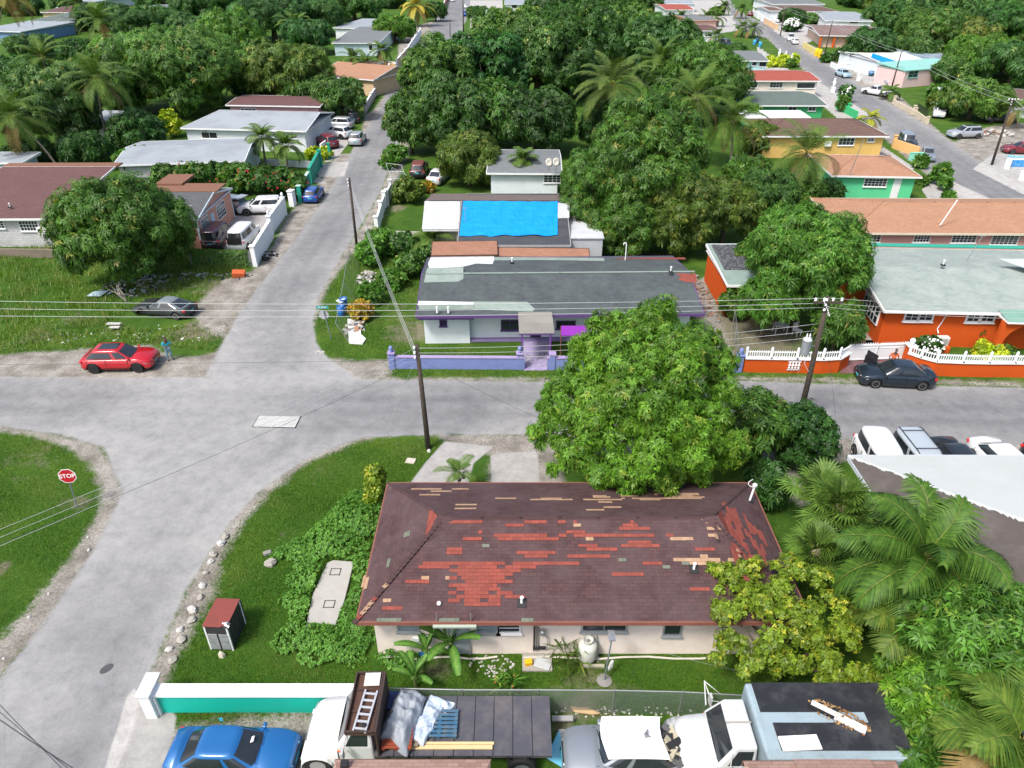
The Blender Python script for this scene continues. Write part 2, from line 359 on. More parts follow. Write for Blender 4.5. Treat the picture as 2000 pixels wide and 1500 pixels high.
	a2r = ramp(n, [(.32, (.55, .55, .55)),(.5, (1, 1, 1)),(.68, (1.4, 1.4, 1.38))]); l.new(a2, a2r.inputs[0]); ac = mixc(n, l, .8, ac, a2r.outputs[0], 'MULTIPLY')
	at3 = n.new('ShaderNodeVertexColor'); at3.layer_name = 'trk'
	ac = mixc(n, l, mth(n, l, 'MULTIPLY', at3.outputs[0], mth(n, l, 'MULTIPLY', e1, .75)), ac, (.11, .112, .118))
	sp9 = noise(n, l, 3.2, 3, .5, pos(n, l)); spk = mth(n, l, 'GREATER_THAN', sp9, .735); ac = mixc(n, l, mth(n, l, 'MULTIPLY', spk, .5), ac, (.07, .072, .075))
	du = mth(n, l, 'MULTIPLY', sp2.outputs[0], mth(n, l, 'MULTIPLY_ADD', a3, 1.6, -.1, True))
	ac = mixc(n, l, mth(n, l, 'MULTIPLY', du, .85), ac, (.33, .325, .315))
	# sparse dark stains and cracks on asphalt
	vo = n.new('ShaderNodeTexVoronoi'); vo.feature = 'DISTANCE_TO_EDGE'; vo.inputs['Scale'].default_value = .12; l.new(mixc(n, l, .06, p, noise(n, l, .9, 5, .7, p, 'Color'), 'ADD'), vo.inputs['Vector'])
	ck = mth(n, l, 'LESS_THAN', vo.outputs[0], .0016)
	ac = mixc(n, l, mth(n, l, 'MULTIPLY', ck, .16), ac, (.08, .08, .08))
	# concrete
	cr = ramp(n, [(.3, (.26, .25, .24)),(.6, (.40, .39, .37))]); l.new(a3, cr.inputs[0])
	fc_, fs_, fr_ = edge(sp.outputs[2], .25, 5), edge(sp.outputs[1], 1.5, 4), edge(sp.outputs[0], .7, 4)
	c = mixc(n, l, fs_, gc, sc_); c = mixc(n, l, fr_, c, ac); c = mixc(n, l, fc_, c, cr.outputs[0])
	l.new(c, b.inputs['Base Color']); b.inputs['Roughness'].default_value = .95; b.inputs['Specular IOR Level'].default_value = .2
	hb = mth(n, l, 'MULTIPLY', g3, mth(n, l, 'SUBTRACT', 1.0, fr_, 0, True))
	bump(n, l, b, mth(n, l, 'ADD', hb, mth(n, l, 'MULTIPLY', e2, .4)), .7, .07)
	for k, nm in enumerate(('road', 'dirt_verge', 'driveway', 'ground')):
		f = F[cls == k]; used = np.unique(f); mp = np.full(len(V), -1); mp[used] = np.arange(len(used))
		o = npmesh(nm, V[used], mp[f], m, smooth=True, attrs={'lay': ('FLOAT_COLOR', 'POINT', col[used]), 'aux': ('FLOAT_COLOR', 'POINT', aux[used]), 'trk': ('FLOAT_COLOR', 'POINT', aux2[used])})
		tag(o, kind='structure')
	o = MB().add([(-1500, -300, -.35),(1500, -300, -.35),(1500, 2500, -.35),(-1500, 2500, -.35)], [(0, 1, 2, 3)]).build('terrain', mat('far land', (.04, .085, .02), .95, .6, .05))
	tag(o, kind='structure')
make_ground()
# ------------------------------------------------------------------ houses
WHITE = mat('white trim', (.72, .73, .73), .6, .15)
PANE = glass('window glass', (.015, .02, .024), .12)
CURT = mat('pale blind', (.45, .47, .48), .6, .1)
def roof_face(mb, pts, mi=0):
	pts = [Vector(p) for p in pts]; nn = (pts[1]-pts[0]).cross(pts[2]-pts[0]).normalized()
	if nn.z < 0: pts.reverse(); nn = -nn
	u = Vector((0, 0, 1)).cross(nn)
	u = Vector((1, 0, 0)) if u.length < 1e-4 else u.normalized()
	v = nn.cross(u)
	mb.add(pts, [tuple(range(len(pts)))], mi, [[(p.dot(u), p.dot(v)) for p in pts]])
class House:
	def __init__(s, name, label, FL, FR, back, ze=2.8, ov=.45, ovx=None, wall=None, trim=None, cat='house', group=None, z0=0, W=None, D=None, ovb=None):
		A = P(*FL, ze); B = P(*FR, ze) if FR else A+Vector((W, 0, 0))
		s.ang = math.atan2(B.y-A.y, B.x-A.x); s.W = W or (B-A).length; s.ze = ze; s.ov = ov; s.ovx = ov if ovx is None else ovx
		s.A = A; s.r = thing(name, label, cat, (A.x, A.y, z0), s.ang, group)
		s.M = Matrix.Translation((A.x, A.y, 0)) @ Matrix.Rotation(s.ang, 4, 'Z'); s.Mi = s.M.inverted()
		s.D = D or abs(s.L(P(*back, ze)).y); s.wall = wall; s.trim = trim or WHITE
		s.c = Vector((0, 0, CAMH)); s.ovb = ov if ovb is None else ovb
	def L(s, p): return s.Mi @ Vector(p)
	def on(s, px, py, side='f', off=0.):     # photo pixel -> local point on a wall plane
		d = s.Mi.to_3x3() @ ray(px, py); o = s.L(s.c)
		if side == 'f': t = (s.ov-off-o.y)/d.y
		elif side == 'l': t = (s.ovx-off-o.x)/d.x
		elif side == 'r': t = (s.W-s.ovx+off-o.x)/d.x
		return o+d*t
	def onz(s, px, py, z): return s.L(P(px, py, z))
	def walls(s, ze=None, mb=None, name='wall'):
		ze = ze or s.ze; a, b = s.ovx, s.ov
		m = MB(); pk = getattr(s, 'peak', None)
		e = s.D-s.ovb; m.box(a, b, 0, s.W-a, e, ze-.02)
		if pk:
			y = s.ridge_y
			for x0, x1 in ((a, a+.15),(s.W-a-.15, s.W-a)):
				k0 = ze-.02; zz = lambda yy: ze + s.hr*(1-abs(yy-y)/(y if yy < y else s.D-y)) - .04
				m.add([(x0, b, k0),(x0, e, k0),(x0, e, zz(e)),(x0, y, zz(y)),(x0, b, zz(b)),(x1, b, k0),(x1, e, k0),(x1, e, zz(e)),(x1, y, zz(y)),(x1, b, zz(b))],
					[(4, 3, 2, 1, 0),(5, 6, 7, 8, 9),(0, 5, 9, 4),(1, 2, 7, 6),(4, 9, 8, 3),(3, 8, 7, 2)])
		return m.build(name, s.wall, s.r)
	def roof(s, kind, m, hr=None, ridge=None, inset=None, extra=None, th=.16, ry=None, fascia=True):
		"""ridge: photo row of the ridge line"""
		W, D, z = s.W, s.D, s.ze; y = D/2 if ry is None else ry; s.ridge_y = y
		if hr is None:
			if ridge is None: hr = .22*D/2
			else:
				wy = (s.M @ Vector((W/2, y, 0))).y; hr = ztop(0, wy, ridge)-z
		s.hr = hr; mb = MB(); i = inset if inset is not None else y
		if kind == 'gable':
			s.peak = True
			roof_face(mb, [(0, 0, z),(W, 0, z),(W, y, z+hr),(0, y, z+hr)])
			roof_face(mb, [(0, y, z+hr),(W, y, z+hr),(W, D, z),(0, D, z)])
			e = [((0, 0, z),(W, 0, z)),((W, 0, z),(W, y, z+hr)),((W, y, z+hr),(W, D, z)),((W, D, z),(0, D, z)),((0, D, z),(0, y, z+hr)),((0, y, z+hr),(0, 0, z))]
		elif kind == 'hip':
			roof_face(mb, [(0, 0, z),(W, 0, z),(W-i, y, z+hr),(i, y, z+hr)])
			roof_face(mb, [(i, y, z+hr),(W-i, y, z+hr),(W, D, z),(0, D, z)])
			roof_face(mb, [(0, 0, z),(i, y, z+hr),(0, D, z)]); roof_face(mb, [(W, 0, z),(W, D, z),(W-i, y, z+hr)])
			e = [((0, 0, z),(W, 0, z)),((W, 0, z),(W, D, z)),((W, D, z),(0, D, z)),((0, D, z),(0, 0, z))]
			for a_, b_ in (((0, 0, z),(i, y, z+hr)),((0, D, z),(i, y, z+hr)),((W, 0, z),(W-i, y, z+hr)),((W, D, z),(W-i, y, z+hr)),((i, y, z+hr),(W-i, y, z+hr))):
				mb.tube([Vector(a_)+Vector((0, 0, .01)), Vector(b_)+Vector((0, 0, .01))], .055, 5)
		elif kind == 'gablehip':      # left hipped, right gabled
			s.peak = False
			roof_face(mb, [(0, 0, z),(W, 0, z),(W, y, z+hr),(i, y, z+hr)]); roof_face(mb, [(i, y, z+hr),(W, y, z+hr),(W, D, z),(0, D, z)])
			roof_face(mb, [(0, 0, z),(i, y, z+hr),(0, D, z)])
			e = [((0, 0, z),(W, 0, z)),((W, 0, z),(W, y, z+hr)),((W, y, z+hr),(W, D, z)),((W, D, z),(0, D, z)),((0, D, z),(0, 0, z))]
		elif kind == 'shed':
			roof_face(mb, [(0, 0, z),(W, 0, z),(W, D, z+hr),(0, D, z+hr)])
			e = [((0, 0, z),(W, 0, z)),((W, 0, z),(W, D, z+hr)),((W, D, z+hr),(0, D, z+hr)),((0, D, z+hr),(0, 0, z))]
			s.peak = False
		if extra: extra(mb)
		s.rf = mb.build('roof', m, s.r)
		if fascia:
			f = MB()
			for a_, b_ in e:
				a_, b_ = Vector(a_), Vector(b_); d = (b_-a_).normalized(); nn = Vector((d.y, -d.x, 0)).normalized()*.03
				dn = Vector((0, 0, -th)); up = Vector((0, 0, .012))
				q = [a_-nn, b_-nn, b_+nn, a_+nn]
				f.add([v+dn for v in q]+[v+up for v in q], [(0, 3, 2, 1),(4, 5, 6, 7),(0, 1, 5, 4),(1, 2, 6, 5),(2, 3, 7, 6),(3, 0, 4, 7)])
			f.build('fascia', s.trim, s.r)
		# soffit keeps the roof from being paper thin
		MB().box(.06, .06, z-.14, W-.06, D-.06, z-.05).build('soffit', s.trim, s.r)
		return s.rf
	def win(s, side, x0, y0, x1, y1, nx=2, ny=2, frame=None, pane=None, name='window', sill=True, fr=.07):
		a, b = s.on(x0, y0, side), s.on(x1, y1, side)
		if side == 'f': u0, u1, mk = a.x, b.x, (lambda u, z, o: (u, s.ov-o, z))
		elif side == 'l': u0, u1, mk = a.y, b.y, (lambda u, z, o: (s.ovx-o, u, z))
		else: u0, u1, mk = a.y, b.y, (lambda u, z, o: (s.W-s.ovx+o, u, z))
		if u0 > u1: u0, u1 = u1, u0
		z1, z0 = max(a.z, b.z), min(a.z, b.z); z1 = min(z1, s.ze-.16); z0 = max(z0, .3)
		if z1-z0 < .3: z0 = z1-.6
		def bx(m, ua, ub, za, zb, o0, o1):
			p, q = mk(ua, za, o0), mk(ub, zb, o1)
			m.box(min(p[0], q[0]), min(p[1], q[1]), za, max(p[0], q[0]), max(p[1], q[1]), zb)
		m = MB(); t = fr
		bx(m, u0-t, u0, z0-t, z1+t, -.02, .06); bx(m, u1, u1+t, z0-t, z1+t, -.02, .06); bx(m, u0, u1, z1, z1+t, -.02, .06); bx(m, u0, u1, z0-t, z0, -.02, .06)
		for k in range(1, nx):
			u = u0+(u1-u0)*k/nx; bx(m, u-.018, u+.018, z0, z1, .012, .04)
		for k in range(1, ny):
			z = z0+(z1-z0)*k/ny; bx(m, u0, u1, z-.018, z+.018, .014, .038)
		if sill: bx(m, u0-t-.05, u1+t+.05, z0-t-.06, z0-t-.002, -.02, .12)
		o = m.build(name, frame or s.trim, s.r)
		g = MB(); bx(g, u0, u1, z0, z1, -.01, .01); g.build('pane', pane or PANE, o)
		return o
	def door(s, side, x0, y0, x1, y1, m=None, name='door'):
		a, b = s.on(x0, y0, side), s.on(x1, y1, side); z1 = min(max(a.z, b.z), s.ze-.2)
		mb = MB()
		if side == 'f': mb.box(a.x, s.ov-.05, .05, b.x, s.ov+.02, z1); h = (b.x-.12, s.ov-.09, 1)
		else:
			x = s.W-s.ovx if side == 'r' else s.ovx; y0_, y1_ = sorted((a.y, b.y)); mb.box(x-.05, y0_, .05, x+.05, y1_, z1); h = (x+(.08 if side == 'r' else -.08), y0_+.12, 1)
		o = mb.build(name, m or WHITE, s.r,bevel=.015)
		MB().blob(h, .035, 0, 6, 4, 0).build('handle', MTL, o)
		return o
	def box(s, name, m, x0, y0, z0, x1, y1, z1,bevel=0, parent=None): return MB().box(x0, y0, z0, x1, y1, z1).build(name, m, parent or s.r,bevel=bevel)
	def pipe(s, px, py, z, h=.3, r=.05, m=None, name='vent_pipe'):
		p = s.onz(px, py, z); mb = MB().lathe([(r, -.1),(r, h),(r*1.6, h),(r*1.6, h+.06)], 8, 0, p)
		mb.box(p.x-.13, p.y-.13, p.z-.06, p.x+.13, p.y+.13, p.z+.03, 1)
		return mb.build(name, [m or WHITE, BLK], s.r)
MTL = mat('galvanised metal', (.42, .43, .44), .4, .3, metal=.7)
BLK = mat('black plastic', (.015, .015, .016), .6, .2)
RUST = mat('brown rusty steel', (.085, .04, .026), .75, .5, 2)
# ---- roof plane point: photo pixel -> local point on a sloped face given by 3 points
def on_plane(h, px, py, a, b, c):
	a, b, c = Vector(a), Vector(b), Vector(c); nn = (b-a).cross(c-a).normalized()
	d = h.Mi.to_3x3() @ ray(px, py); o = h.L(h.c)
	return o+d*((a-o).dot(nn)/d.dot(nn)), nn
# ================================================== 1 near house, hipped red-brown roof with patches
def near_house():
	wall = mat('cream plaster', (.76, .67, .60), .85, .35, .9, dirtcol=(.3, .26, .22))
	h = House('hip_roof_house', 'cream house with hipped maroon shingle roof patched in bright red, at the grassy street corner', (695, 1215), None, (752, 943), 2.9, .85, .4, wall, mat('salmon fascia', (.22, .085, .06), .7, .5), W=16.55)
	W, D, z = h.W, h.D, 2.9; i = 2.95; y = D/2; hr = 1.45
	sh = shingle('maroon shingles', (.058, .032, .033),(.088, .047, .047),(.028, .016, .017), .30, .145, .55, (.115, .082, .088), .3)
	red = shingle('bright red shingles', (.205, .050, .038),(.29, .072, .052),(.09, .028, .022), .30, .145, .5, (.17, .06, .048))
	tan = shingle('tan shingles', (.34, .21, .13),(.42, .28, .18),(.2, .12, .08), .30, .145, .4)
	grn = shingle('grey green shingles', (.12, .14, .105),(.16, .17, .13),(.06, .07, .05), .30, .145, .2)
	F = ((0, 0, z),(W, 0, z),(W-i, y, z+hr)); B = ((0, D, z),(W, D, z),(W-i, y, z+hr)); Rt = ((W, 0, z),(W, D, z),(W-i, y, z+hr)); Lf = ((0, 0, z),(0, D, z),(i, y, z+hr))
	g = 1.0; rp = random.Random(11)
	def extra(mb):
		k = 1-(g/y)
		for sx, xe in ((1, 0),(-1, W)):     # gablets closing the dutch hips
			xr = i if sx > 0 else W-i; xg = xe+sx*i*k*.97
			a = Vector((xg+sx*.12, y-g, z+hr*k*.97+.05)); b_ = Vector((xg+sx*.12, y+g, z+hr*k*.97+.05)); c = Vector((xr-sx*.25, y, z+hr+.14))
			mb.add([a, b_, c], [(0, 1, 2) if sx < 0 else (0, 2, 1)], 1, [[(0, 0),(2, 0),(1, .4)]])
			mb.add([a, c, Vector((xr+sx*.5, y, z+hr+.02)), Vector((xr+sx*.3, y-g*.8, z+hr*.75))], [(0, 1, 2, 3)], 0, [[(0, 0),(0, 1),(1, 1),(1, 0)]])
		def patch(face, x0, y0, x1, y1, mi):
			p0, nn = on_plane(h, x0, y0, *face); p1, _ = on_plane(h, x1, y1, *face)
			if nn.z < 0: nn = -nn
			u = Vector((0, 0, 1)).cross(nn).normalized(); v = nn.cross(u)
			a0, b0, a1, b1 = p0.dot(u), p0.dot(v), p1.dot(u), p1.dot(v)
			if a0 > a1: a0, a1 = a1, a0
			if b0 > b1: b0, b1 = b1, b0
			q = .145; b0 = round(b0/q)*q; b1 = max(b0+q, round(b1/q)*q); a0 = round(a0/.15)*.15; a1 = max(a0+.3, round(a1/.15)*.15)
			w0 = p0.dot(nn)+.012; rows = max(1, round((b1-b0)/q)); big = a1-a0 > .7
			for j in range(rows):
				c0, c1 = b0+j*q, b0+(j+1)*q; s0 = a0+(rp.choice((0, 0, .15, .3)) if big and rows > 1 else 0); s1 = a1-(rp.choice((0, 0, .15, .3)) if big and rows > 1 else 0); x = s0
				while x < s1-.02:
					x2 = min(s1, x+.3); dz = rp.uniform(0, .006)
					if not (big and rp.random() < .07): mb.add([u*a+v*b_+nn*(w0+dz+z_) for a, b_, z_ in ((x, c0+rp.uniform(-.012, .004), .01),(x2, c0+rp.uniform(-.012, .004), .01),(x2, c1, 0),(x, c1, 0))], [(0, 1, 2, 3)], mi, [[(x, c0),(x2, c0),(x2, c1),(x, c1)]])
					x = x2
		R_, T_, G_ = 1, 2, 3; rp = random.Random(11)
		front = [(868, 1016, 945, 1022),(905, 1038, 945, 1044),(905, 1050, 945, 1055),(876, 1072, 903, 1084),(985, 1027, 1027, 1032),(966, 1043, 1068, 1049),(975, 1049, 1090, 1057),(1027, 1015, 1066, 1020),(1088, 1020, 1127, 1025),
				(1208, 1019, 1248, 1028),(1210, 1028, 1268, 1034),(1150, 1040, 1230, 1047),(1160, 1046, 1280, 1052),(1107, 1038, 1147, 1044),(1088, 1044, 1168, 1052),(1048, 1052, 1088, 1059),(1006, 1076, 1088, 1082),(1027, 1082, 1068, 1088),
				(1128, 1064, 1168, 1070),(1148, 1070, 1210, 1077),(1110, 1082, 1192, 1088),(1230, 1058, 1272, 1064),(1211, 1064, 1292, 1070),(1356, 1070, 1396, 1077),(1255, 1098, 1297, 1105),(1195, 1116, 1236, 1123),(1210, 1122, 1258, 1128),
				(825, 1094, 985, 1101),(815, 1101, 1050, 1108),(880, 1108, 1020, 1115),(880, 1108, 985, 1122),(895, 1122, 985, 1184),(878, 1124, 895, 1129),(878, 1141, 895, 1146),(878, 1158, 895, 1163),(878, 1172, 895, 1177),(985, 1118, 1003, 1123),(985, 1135, 1005, 1140),(985, 1152, 1005, 1158),(1005, 1094, 1130, 1101),(1048, 1100, 1088, 1106),(985, 1165, 1028, 1171),
				(795, 1134, 836, 1141),(748, 1183, 790, 1190),(1345, 1146, 1390, 1153),(1300, 1040, 1310, 1046)]
		for q in front: patch(F, *q, R_)
		for q in [(1120, 1025, 1134, 1031),(1141, 1053, 1155, 1058),(1311, 1048, 1352, 1053),(1370, 1082, 1385, 1088),(1317, 1094, 1440, 1099),(1340, 1099, 1420, 1104),(823, 1124, 838, 1130),(750, 1170, 764, 1177),(873, 1130, 886, 1135),
				(1380, 1020, 1394, 1025),(1382, 1032, 1396, 1036),(1384, 1042, 1396, 1047),(1366, 1008, 1386, 1013)]: patch(F, *q, T_)
		for q in [(940, 1066, 952, 1071),(1292, 1104, 1304, 1109),(1207, 1092, 1219, 1097),(720, 1208, 780, 1213),(860, 1209, 900, 1213),(1020, 1208, 1045, 1212),(1330, 1099, 1340, 1104)]: patch(F, *q, G_)
		for q in [(807, 954, 863, 957),(842, 958, 880, 961),(822, 966, 858, 968),(880, 954, 916, 957),(891, 984, 930, 986),(890, 992, 928, 994),(969, 973, 1005, 976),(1025, 975, 1118, 977),(1042, 973, 1100, 975),(1138, 975, 1212, 978),(1155, 969, 1190, 972),(1180, 991, 1218, 993),
				(1142, 994, 1182, 996),(1208, 968, 1245, 970),(1158, 981, 1195, 983),(1215, 973, 1375, 976),(1265, 964, 1370, 968),(1250, 975, 1288, 978),(1300, 969, 1378, 973)]: patch(B, *q, T_)
		rr = random.Random(3)
		for k in range(60):
			x = rr.uniform(1410, 1500); yy = rr.uniform(985, 1100)
			if abs((x-1400)-(yy-985)*.55-25) < 34+rr.uniform(-8, 8): patch(Rt, x, yy, x+rr.uniform(2, 6), yy+rr.uniform(18, 45), R_)
		for q in [(1398, 1048, 1406, 1056),(1440, 1075, 1448, 1092),(1402, 1028, 1407, 1038)]: patch(Rt, *q, T_)
		for q in [(712, 1125, 718, 1150)]: patch(Lf, *q, T_)
		for q in [(757, 1093, 762, 1105),(790, 1040, 800, 1045)]: patch(Lf, *q, G_)
		rr = random.Random(5)
		for t in [.04*k for k in range(25)]:   # cap shingles along ridge and front hips
			for a_, b_ in (((0, 0, z),(i, y, z+hr)),((W, 0, z),(W-i, y, z+hr))):
				a_, b_ = Vector(a_), Vector(b_); p = a_.lerp(b_, t); d = (b_-a_).normalized()
				mi = rr.choice((0, 0, 0, 0, 0, 1, 2)) if a_.x == 0 else rr.choice((0, 0, 0, 1))
				mb.cbox(p+Vector((0, 0, .05)),(.16, .22, .03), mi, math.atan2(d.y, d.x)-math.pi/2)
	h.roof('hip', [sh, red, tan, grn], hr, inset=i, extra=extra)
	h.walls()
	alum = mat('aluminium frame', (.4, .42, .43), .4, .2, metal=.4)
	blue = glass('bluish louvre glass', (.12, .16, .19), .2)
	h.win('f', 778, 1219, 816, 1230, 1, 2, alum, blue); h.win('f', 932, 1218, 972, 1233, 1, 2, alum, blue); h.win('f', 975, 1218, 1014, 1233, 1, 2, WHITE)
	h.win('f', 1139, 1218, 1221, 1230, 2, 1, alum); h.win('f', 1300, 1218, 1329, 1226, 1, 1, alum)
	dp = h.on(876, 1222); dq = h.on(914, 1264)
	d = MB().box(dp.x, .80, .08, dq.x, .86, 2.25).build('door', mat('grey metal door', (.33, .38, .40), .5, .3), h.r,bevel=.01)
	MB().box(dp.x+.1, .775, 1.85, dq.x-.1, .8, 2.2).build('pane', PANE, d); MB().blob((dq.x-.12, .77, 1.1), .04, 0, 6, 4, 0).build('handle', MTL, d)
	f = MB(); f.box(dp.x-.1, .76, .05, dp.x, .87, 2.4); f.box(dq.x, .76, .05, dq.x+.1, .87, 2.4); f.box(dp.x-.1, .76, 2.25, dq.x+.1, .87, 2.4); f.build('door_frame', alum, h.r)
	a = h.on(846, 1219, off=.8); b_ = h.on(931, 1219, off=.8)
	MB().box(a.x, -.12, 2.70, b_.x, .55, 2.80).build('door_canopy', mat('pale green metal', (.36, .42, .35), .5, .35), h.r,bevel=.01)
	for px in (853, 920):
		q = h.onz(px, 1212, 2.95); MB().tube([q, q+Vector((0, 0, .35))], .02, 6).build('canopy_post', MTL, h.r)
	# meter, conduits, stain box
	m = MB()
	for px, m_ in ((1043, 1),(1047, 0),(1051, 0)):
		p = h.on(px, 1245); m.tube([(p.x, .8, .25),(p.x, .8, 2.7)], .028, 6, m_)
	p = h.on(1059, 1238); m.lathe([(.09, 0),(.11, .1),(.11, .2),(.06, .26)], 12, 0, (p.x, .68, 1.35)); m.tube([(p.x, .72, 1.35),(p.x+.22, .75, 1.1),(p.x+.2, .75, .4)], .02, 6, 0)
	m.cbox((p.x-.1, .78, .45),(.5, .1, .1), 1); m.build('meter_and_conduit', [MTL, BLK], h.r)
	p = h.on(814, 1257); MB().cbox((p.x, .82, .9),(.26, .08, .24)).build('wall_box', WHITE, h.r,bevel=.01)
	m = MB()
	for x0, x1 in ((.5, 5.1),(6.1, 14)):
		pts = [(x0+(x1-x0)*k/8, .62+.06*math.sin(k*1.7), .06) for k in range(9)]; m.tube(pts, .04, 6)
	m.build('drain_pipe', mat('cream pipe', (.55, .52, .45), .6, .3), h.r)
	# front-slope vents
	for px, py in ((1019, 1178),(1355, 1112)):
		p, nn = on_plane(h, px, py, *F); mb = MB().lathe([(.05, -.1),(.05, .26),(.07, .27),(.07, .32)], 10, 0, p); mb.cbox(p+nn*.02, (.34, .36, .03), 1, 0, math.atan(hr/y)); mb.build('vent_pipe', [WHITE, BLK], h.r)
	p, nn = on_plane(h, 858, 1180, *F); MB().blob(p+nn*.08, .09, 0, 8, 6, 0).build('vent_cap', WHITE, h.r, True)
	# service mast at the back right corner
	p, nn = on_plane(h, 1464, 978, *Rt); m = MB().tube([p, p+Vector((.1, .05, .75))], .05, 8, 0); m.blob(p+Vector((.1, .05, .82)), .11, 0, 8, 6, .1); m.cbox(p+nn*.02, (.25, .3, .03), 1)
	m.tube([p+Vector((.1, .05, .7))+Vector((.28*math.sin(t*.8), .05*t, .12*math.cos(t*.8)))*(t/8) for t in range(9)], .015, 5, 0)
	m.build('service_mast', [WHITE, BLK], h.r)
	return h
H1 = near_house()
# ================================================== 2 white house with dark grey roof across the street
def grey_house():
	wall = mat('chalk white plaster', (.68, .74, .76), .8, .2)
	vio = mat('violet trim', (.10, .05, .17), .6, .3)
	h = House('white_house', 'long white house with dark grey shingle roof and violet porch behind the blue wall', (812, 618),(1376, 613),(838, 500), 2.6, 1.5, .5, wall, vio, D=10.2, ovb=.5)
	sh = shingle('dark grey shingles', (.055, .065, .07),(.08, .092, .095),(.03, .035, .038), .33, .16, .6, (.10, .125, .12), .25)
	pg = shingle('pale green shingles', (.19, .25, .22),(.25, .31, .27),(.12, .15, .13), .33, .16, .6, (.33, .37, .35))
	wh = mat('white roof felt', (.55, .57, .58), .8, .3, 2); red = shingle('bright red shingles', 0, 0)
	W, D, z = h.W, h.D, 2.6
	def extra(mb):
		y = D/2; F = ((0, 0, z),(W, 0, z),(0, y, z+h.hr)); B = ((0, D, z),(W, D, z),(0, y, z+h.hr))
		def poly(face, pts, mi, o=.012):
			q = []
			for px, py in pts:
				p, nn = on_plane(h, px, py, *face); nn = nn if nn.z > 0 else -nn; q.append(p+nn*o)
			roof_face(mb, q, mi)
		poly(B, [(842, 501),(965, 501),(965, 508),(962, 516),(930, 515),(905, 521),(838, 525),(836, 515)], 2)
		poly(B, [(965, 502),(1180, 504),(1180, 510),(1060, 508),(965, 509)], 1)
		poly(B, [(1205, 504),(1337, 503),(1340, 507),(1205, 506)], 3)
		poly(F, [(834, 524),(905, 522),(905, 545),(895, 550),(828, 552)], 1)
		poly(F, [(818, 588),(925, 590),(935, 598),(815, 596)], 2)
		poly(F, [(925, 589),(1030, 590),(1035, 595),(1045, 604),(1040, 609),(925, 605)], 1, .018)
		poly(F, [(1320, 534),(1358, 535),(1361, 543),(1360, 552),(1340, 551),(1325, 546),(1330, 540)], 3)
		for x0, x1 in ((834, 1358),):
			a, nn = on_plane(h, x0, 532, *F); b_, _ = on_plane(h, x1, 534, *F); mb.cbox((a+b_)/2+Vector((0, 0, .03)),((b_-a).length, .2, .03), 1)
	h.roof('gable', [sh, pg, wh, red], ridge=532, extra=extra); h.walls()
	h.win('f', 980, 626, 1012, 643, 2, 2); h.win('f', 1088, 628, 1122, 640, 3, 1, vio); h.win('f', 1170, 628, 1200, 642, 2, 2); h.door('f', 1036, 624, 1056, 664, mat('dark violet door', (.05, .03, .08), .6, .2))
	# annex at the left front
	a = P(838, 655).x; q0 = h.L(P(831, 671)); q1 = h.L(P(918, 672)); x0, x1, yf = q0.x, q1.x, q0.y
	MB().box(x0, yf, 0, x1, h.ov+.1, 2.28).build('annex_wall', wall, h.r)
	rf = MB(); ya = -.15
	roof_face(rf, [(x0-.25, yf-.35, 2.45),(x1+.35, yf-.35, 2.45),(x1+.35, .9, 3.0),(x0-.25, .9, 3.0)], 0); rf.box(x0-.25, yf-.34, 2.3, x1+.35, .05, 2.43, 1)
	af = rf.build('annex_roof', [pg, vio], h.r)
	for px in (854, 876): MB().lathe([(.07, 0),(.07, .45)], 8, 0, h.onz(px, 611, 2.75)).build('vent_pipe', WHITE, af)
	s2 = h.ov; h.ov = yf
	h.win('f', 860, 626, 871, 635, 2, 2)
	h.ov = s2
	# porch: patio slab, canopy on posts, violet path
	pat = mat('violet painted concrete', (.22, .17, .34), .8, .5, .8, dirtcol=(.32, .30, .34))
	q = h.L(P(918, 669)); q2 = h.L(P(1150, 668)); MB().box(q.x, q.y, .02, q2.x, 2.25, .16).build('patio', pat, h.r,bevel=.01)
	c0 = h.L(P(1014, 653, 2.45)); c1 = h.L(P(1083, 653, 2.45)); yb = .2
	cn = MB(); roof_face(cn, [(c0.x, c0.y, 2.5),(c1.x, c0.y, 2.5),(c1.x, yb, 2.75),(c0.x, yb, 2.75)], 0); cn.box(c0.x, c0.y, 2.38, c1.x, yb, 2.48, 1)
	cn.build('porch_canopy', [shingle('weathered grey roll roof', (.22, .21, .19),(.26, .25, .22),(.2, .19, .17), 1.2, .9, .5), vio], h.r)
	for px in (1020, 1076):
		p = h.onz(px, 655, 2.45); MB().cbox((p.x, c0.y+.12, 1.25),(.1, .1, 2.4)).build('porch_post', mat('purple paint', (.14, .05, .25), .5, .2), h.r)
	for px, py, z_ in ((1000, 512, 3.1),(1310, 530, 3.7)): h.pipe(px, py, z_)
	# hooked conduit on the back slope
	p = h.onz(1221, 508, 2.9); MB().tube([p, p+Vector((0, 0, 1.3)), p+Vector((-.06, 0, 1.4)), p+Vector((-.2, 0, 1.38)), p+Vector((-.22, 0, 1.25))], .04, 6).build('conduit_mast', WHITE, h.r)
	return h
H2 = grey_house()
# path and purple awning
t = thing('purple_awning', 'bright purple cloth awning on thin poles beside the grey porch canopy', 'awning', P(1118, 690))
L0 = t.location
def awn():
	z = 2.1; pts = [P(1096, 636, z), P(1160, 636, z), P(1158, 655, z-.2), P(1096, 655, z-.2)]; pts = [p-L0 for p in pts]
	mb = MB(); mb.add([p for p in pts]+[p-Vector((0, 0, .04)) for p in pts], [(3, 2, 1, 0),(4, 5, 6, 7),(0, 1, 5, 4),(1, 2, 6, 5),(2, 3, 7, 6),(3, 0, 4, 7)])
	mb.build('cloth', mat('purple cloth', (.20, .02, .30), .7, .1), t)
	for p in pts: MB().tube([(p.x, p.y, 0),(p.x, p.y, p.z-.03)], .03, 6).build('pole', mat('rusty pole', (.3, .14, .08), .6, .3), t)
awn()
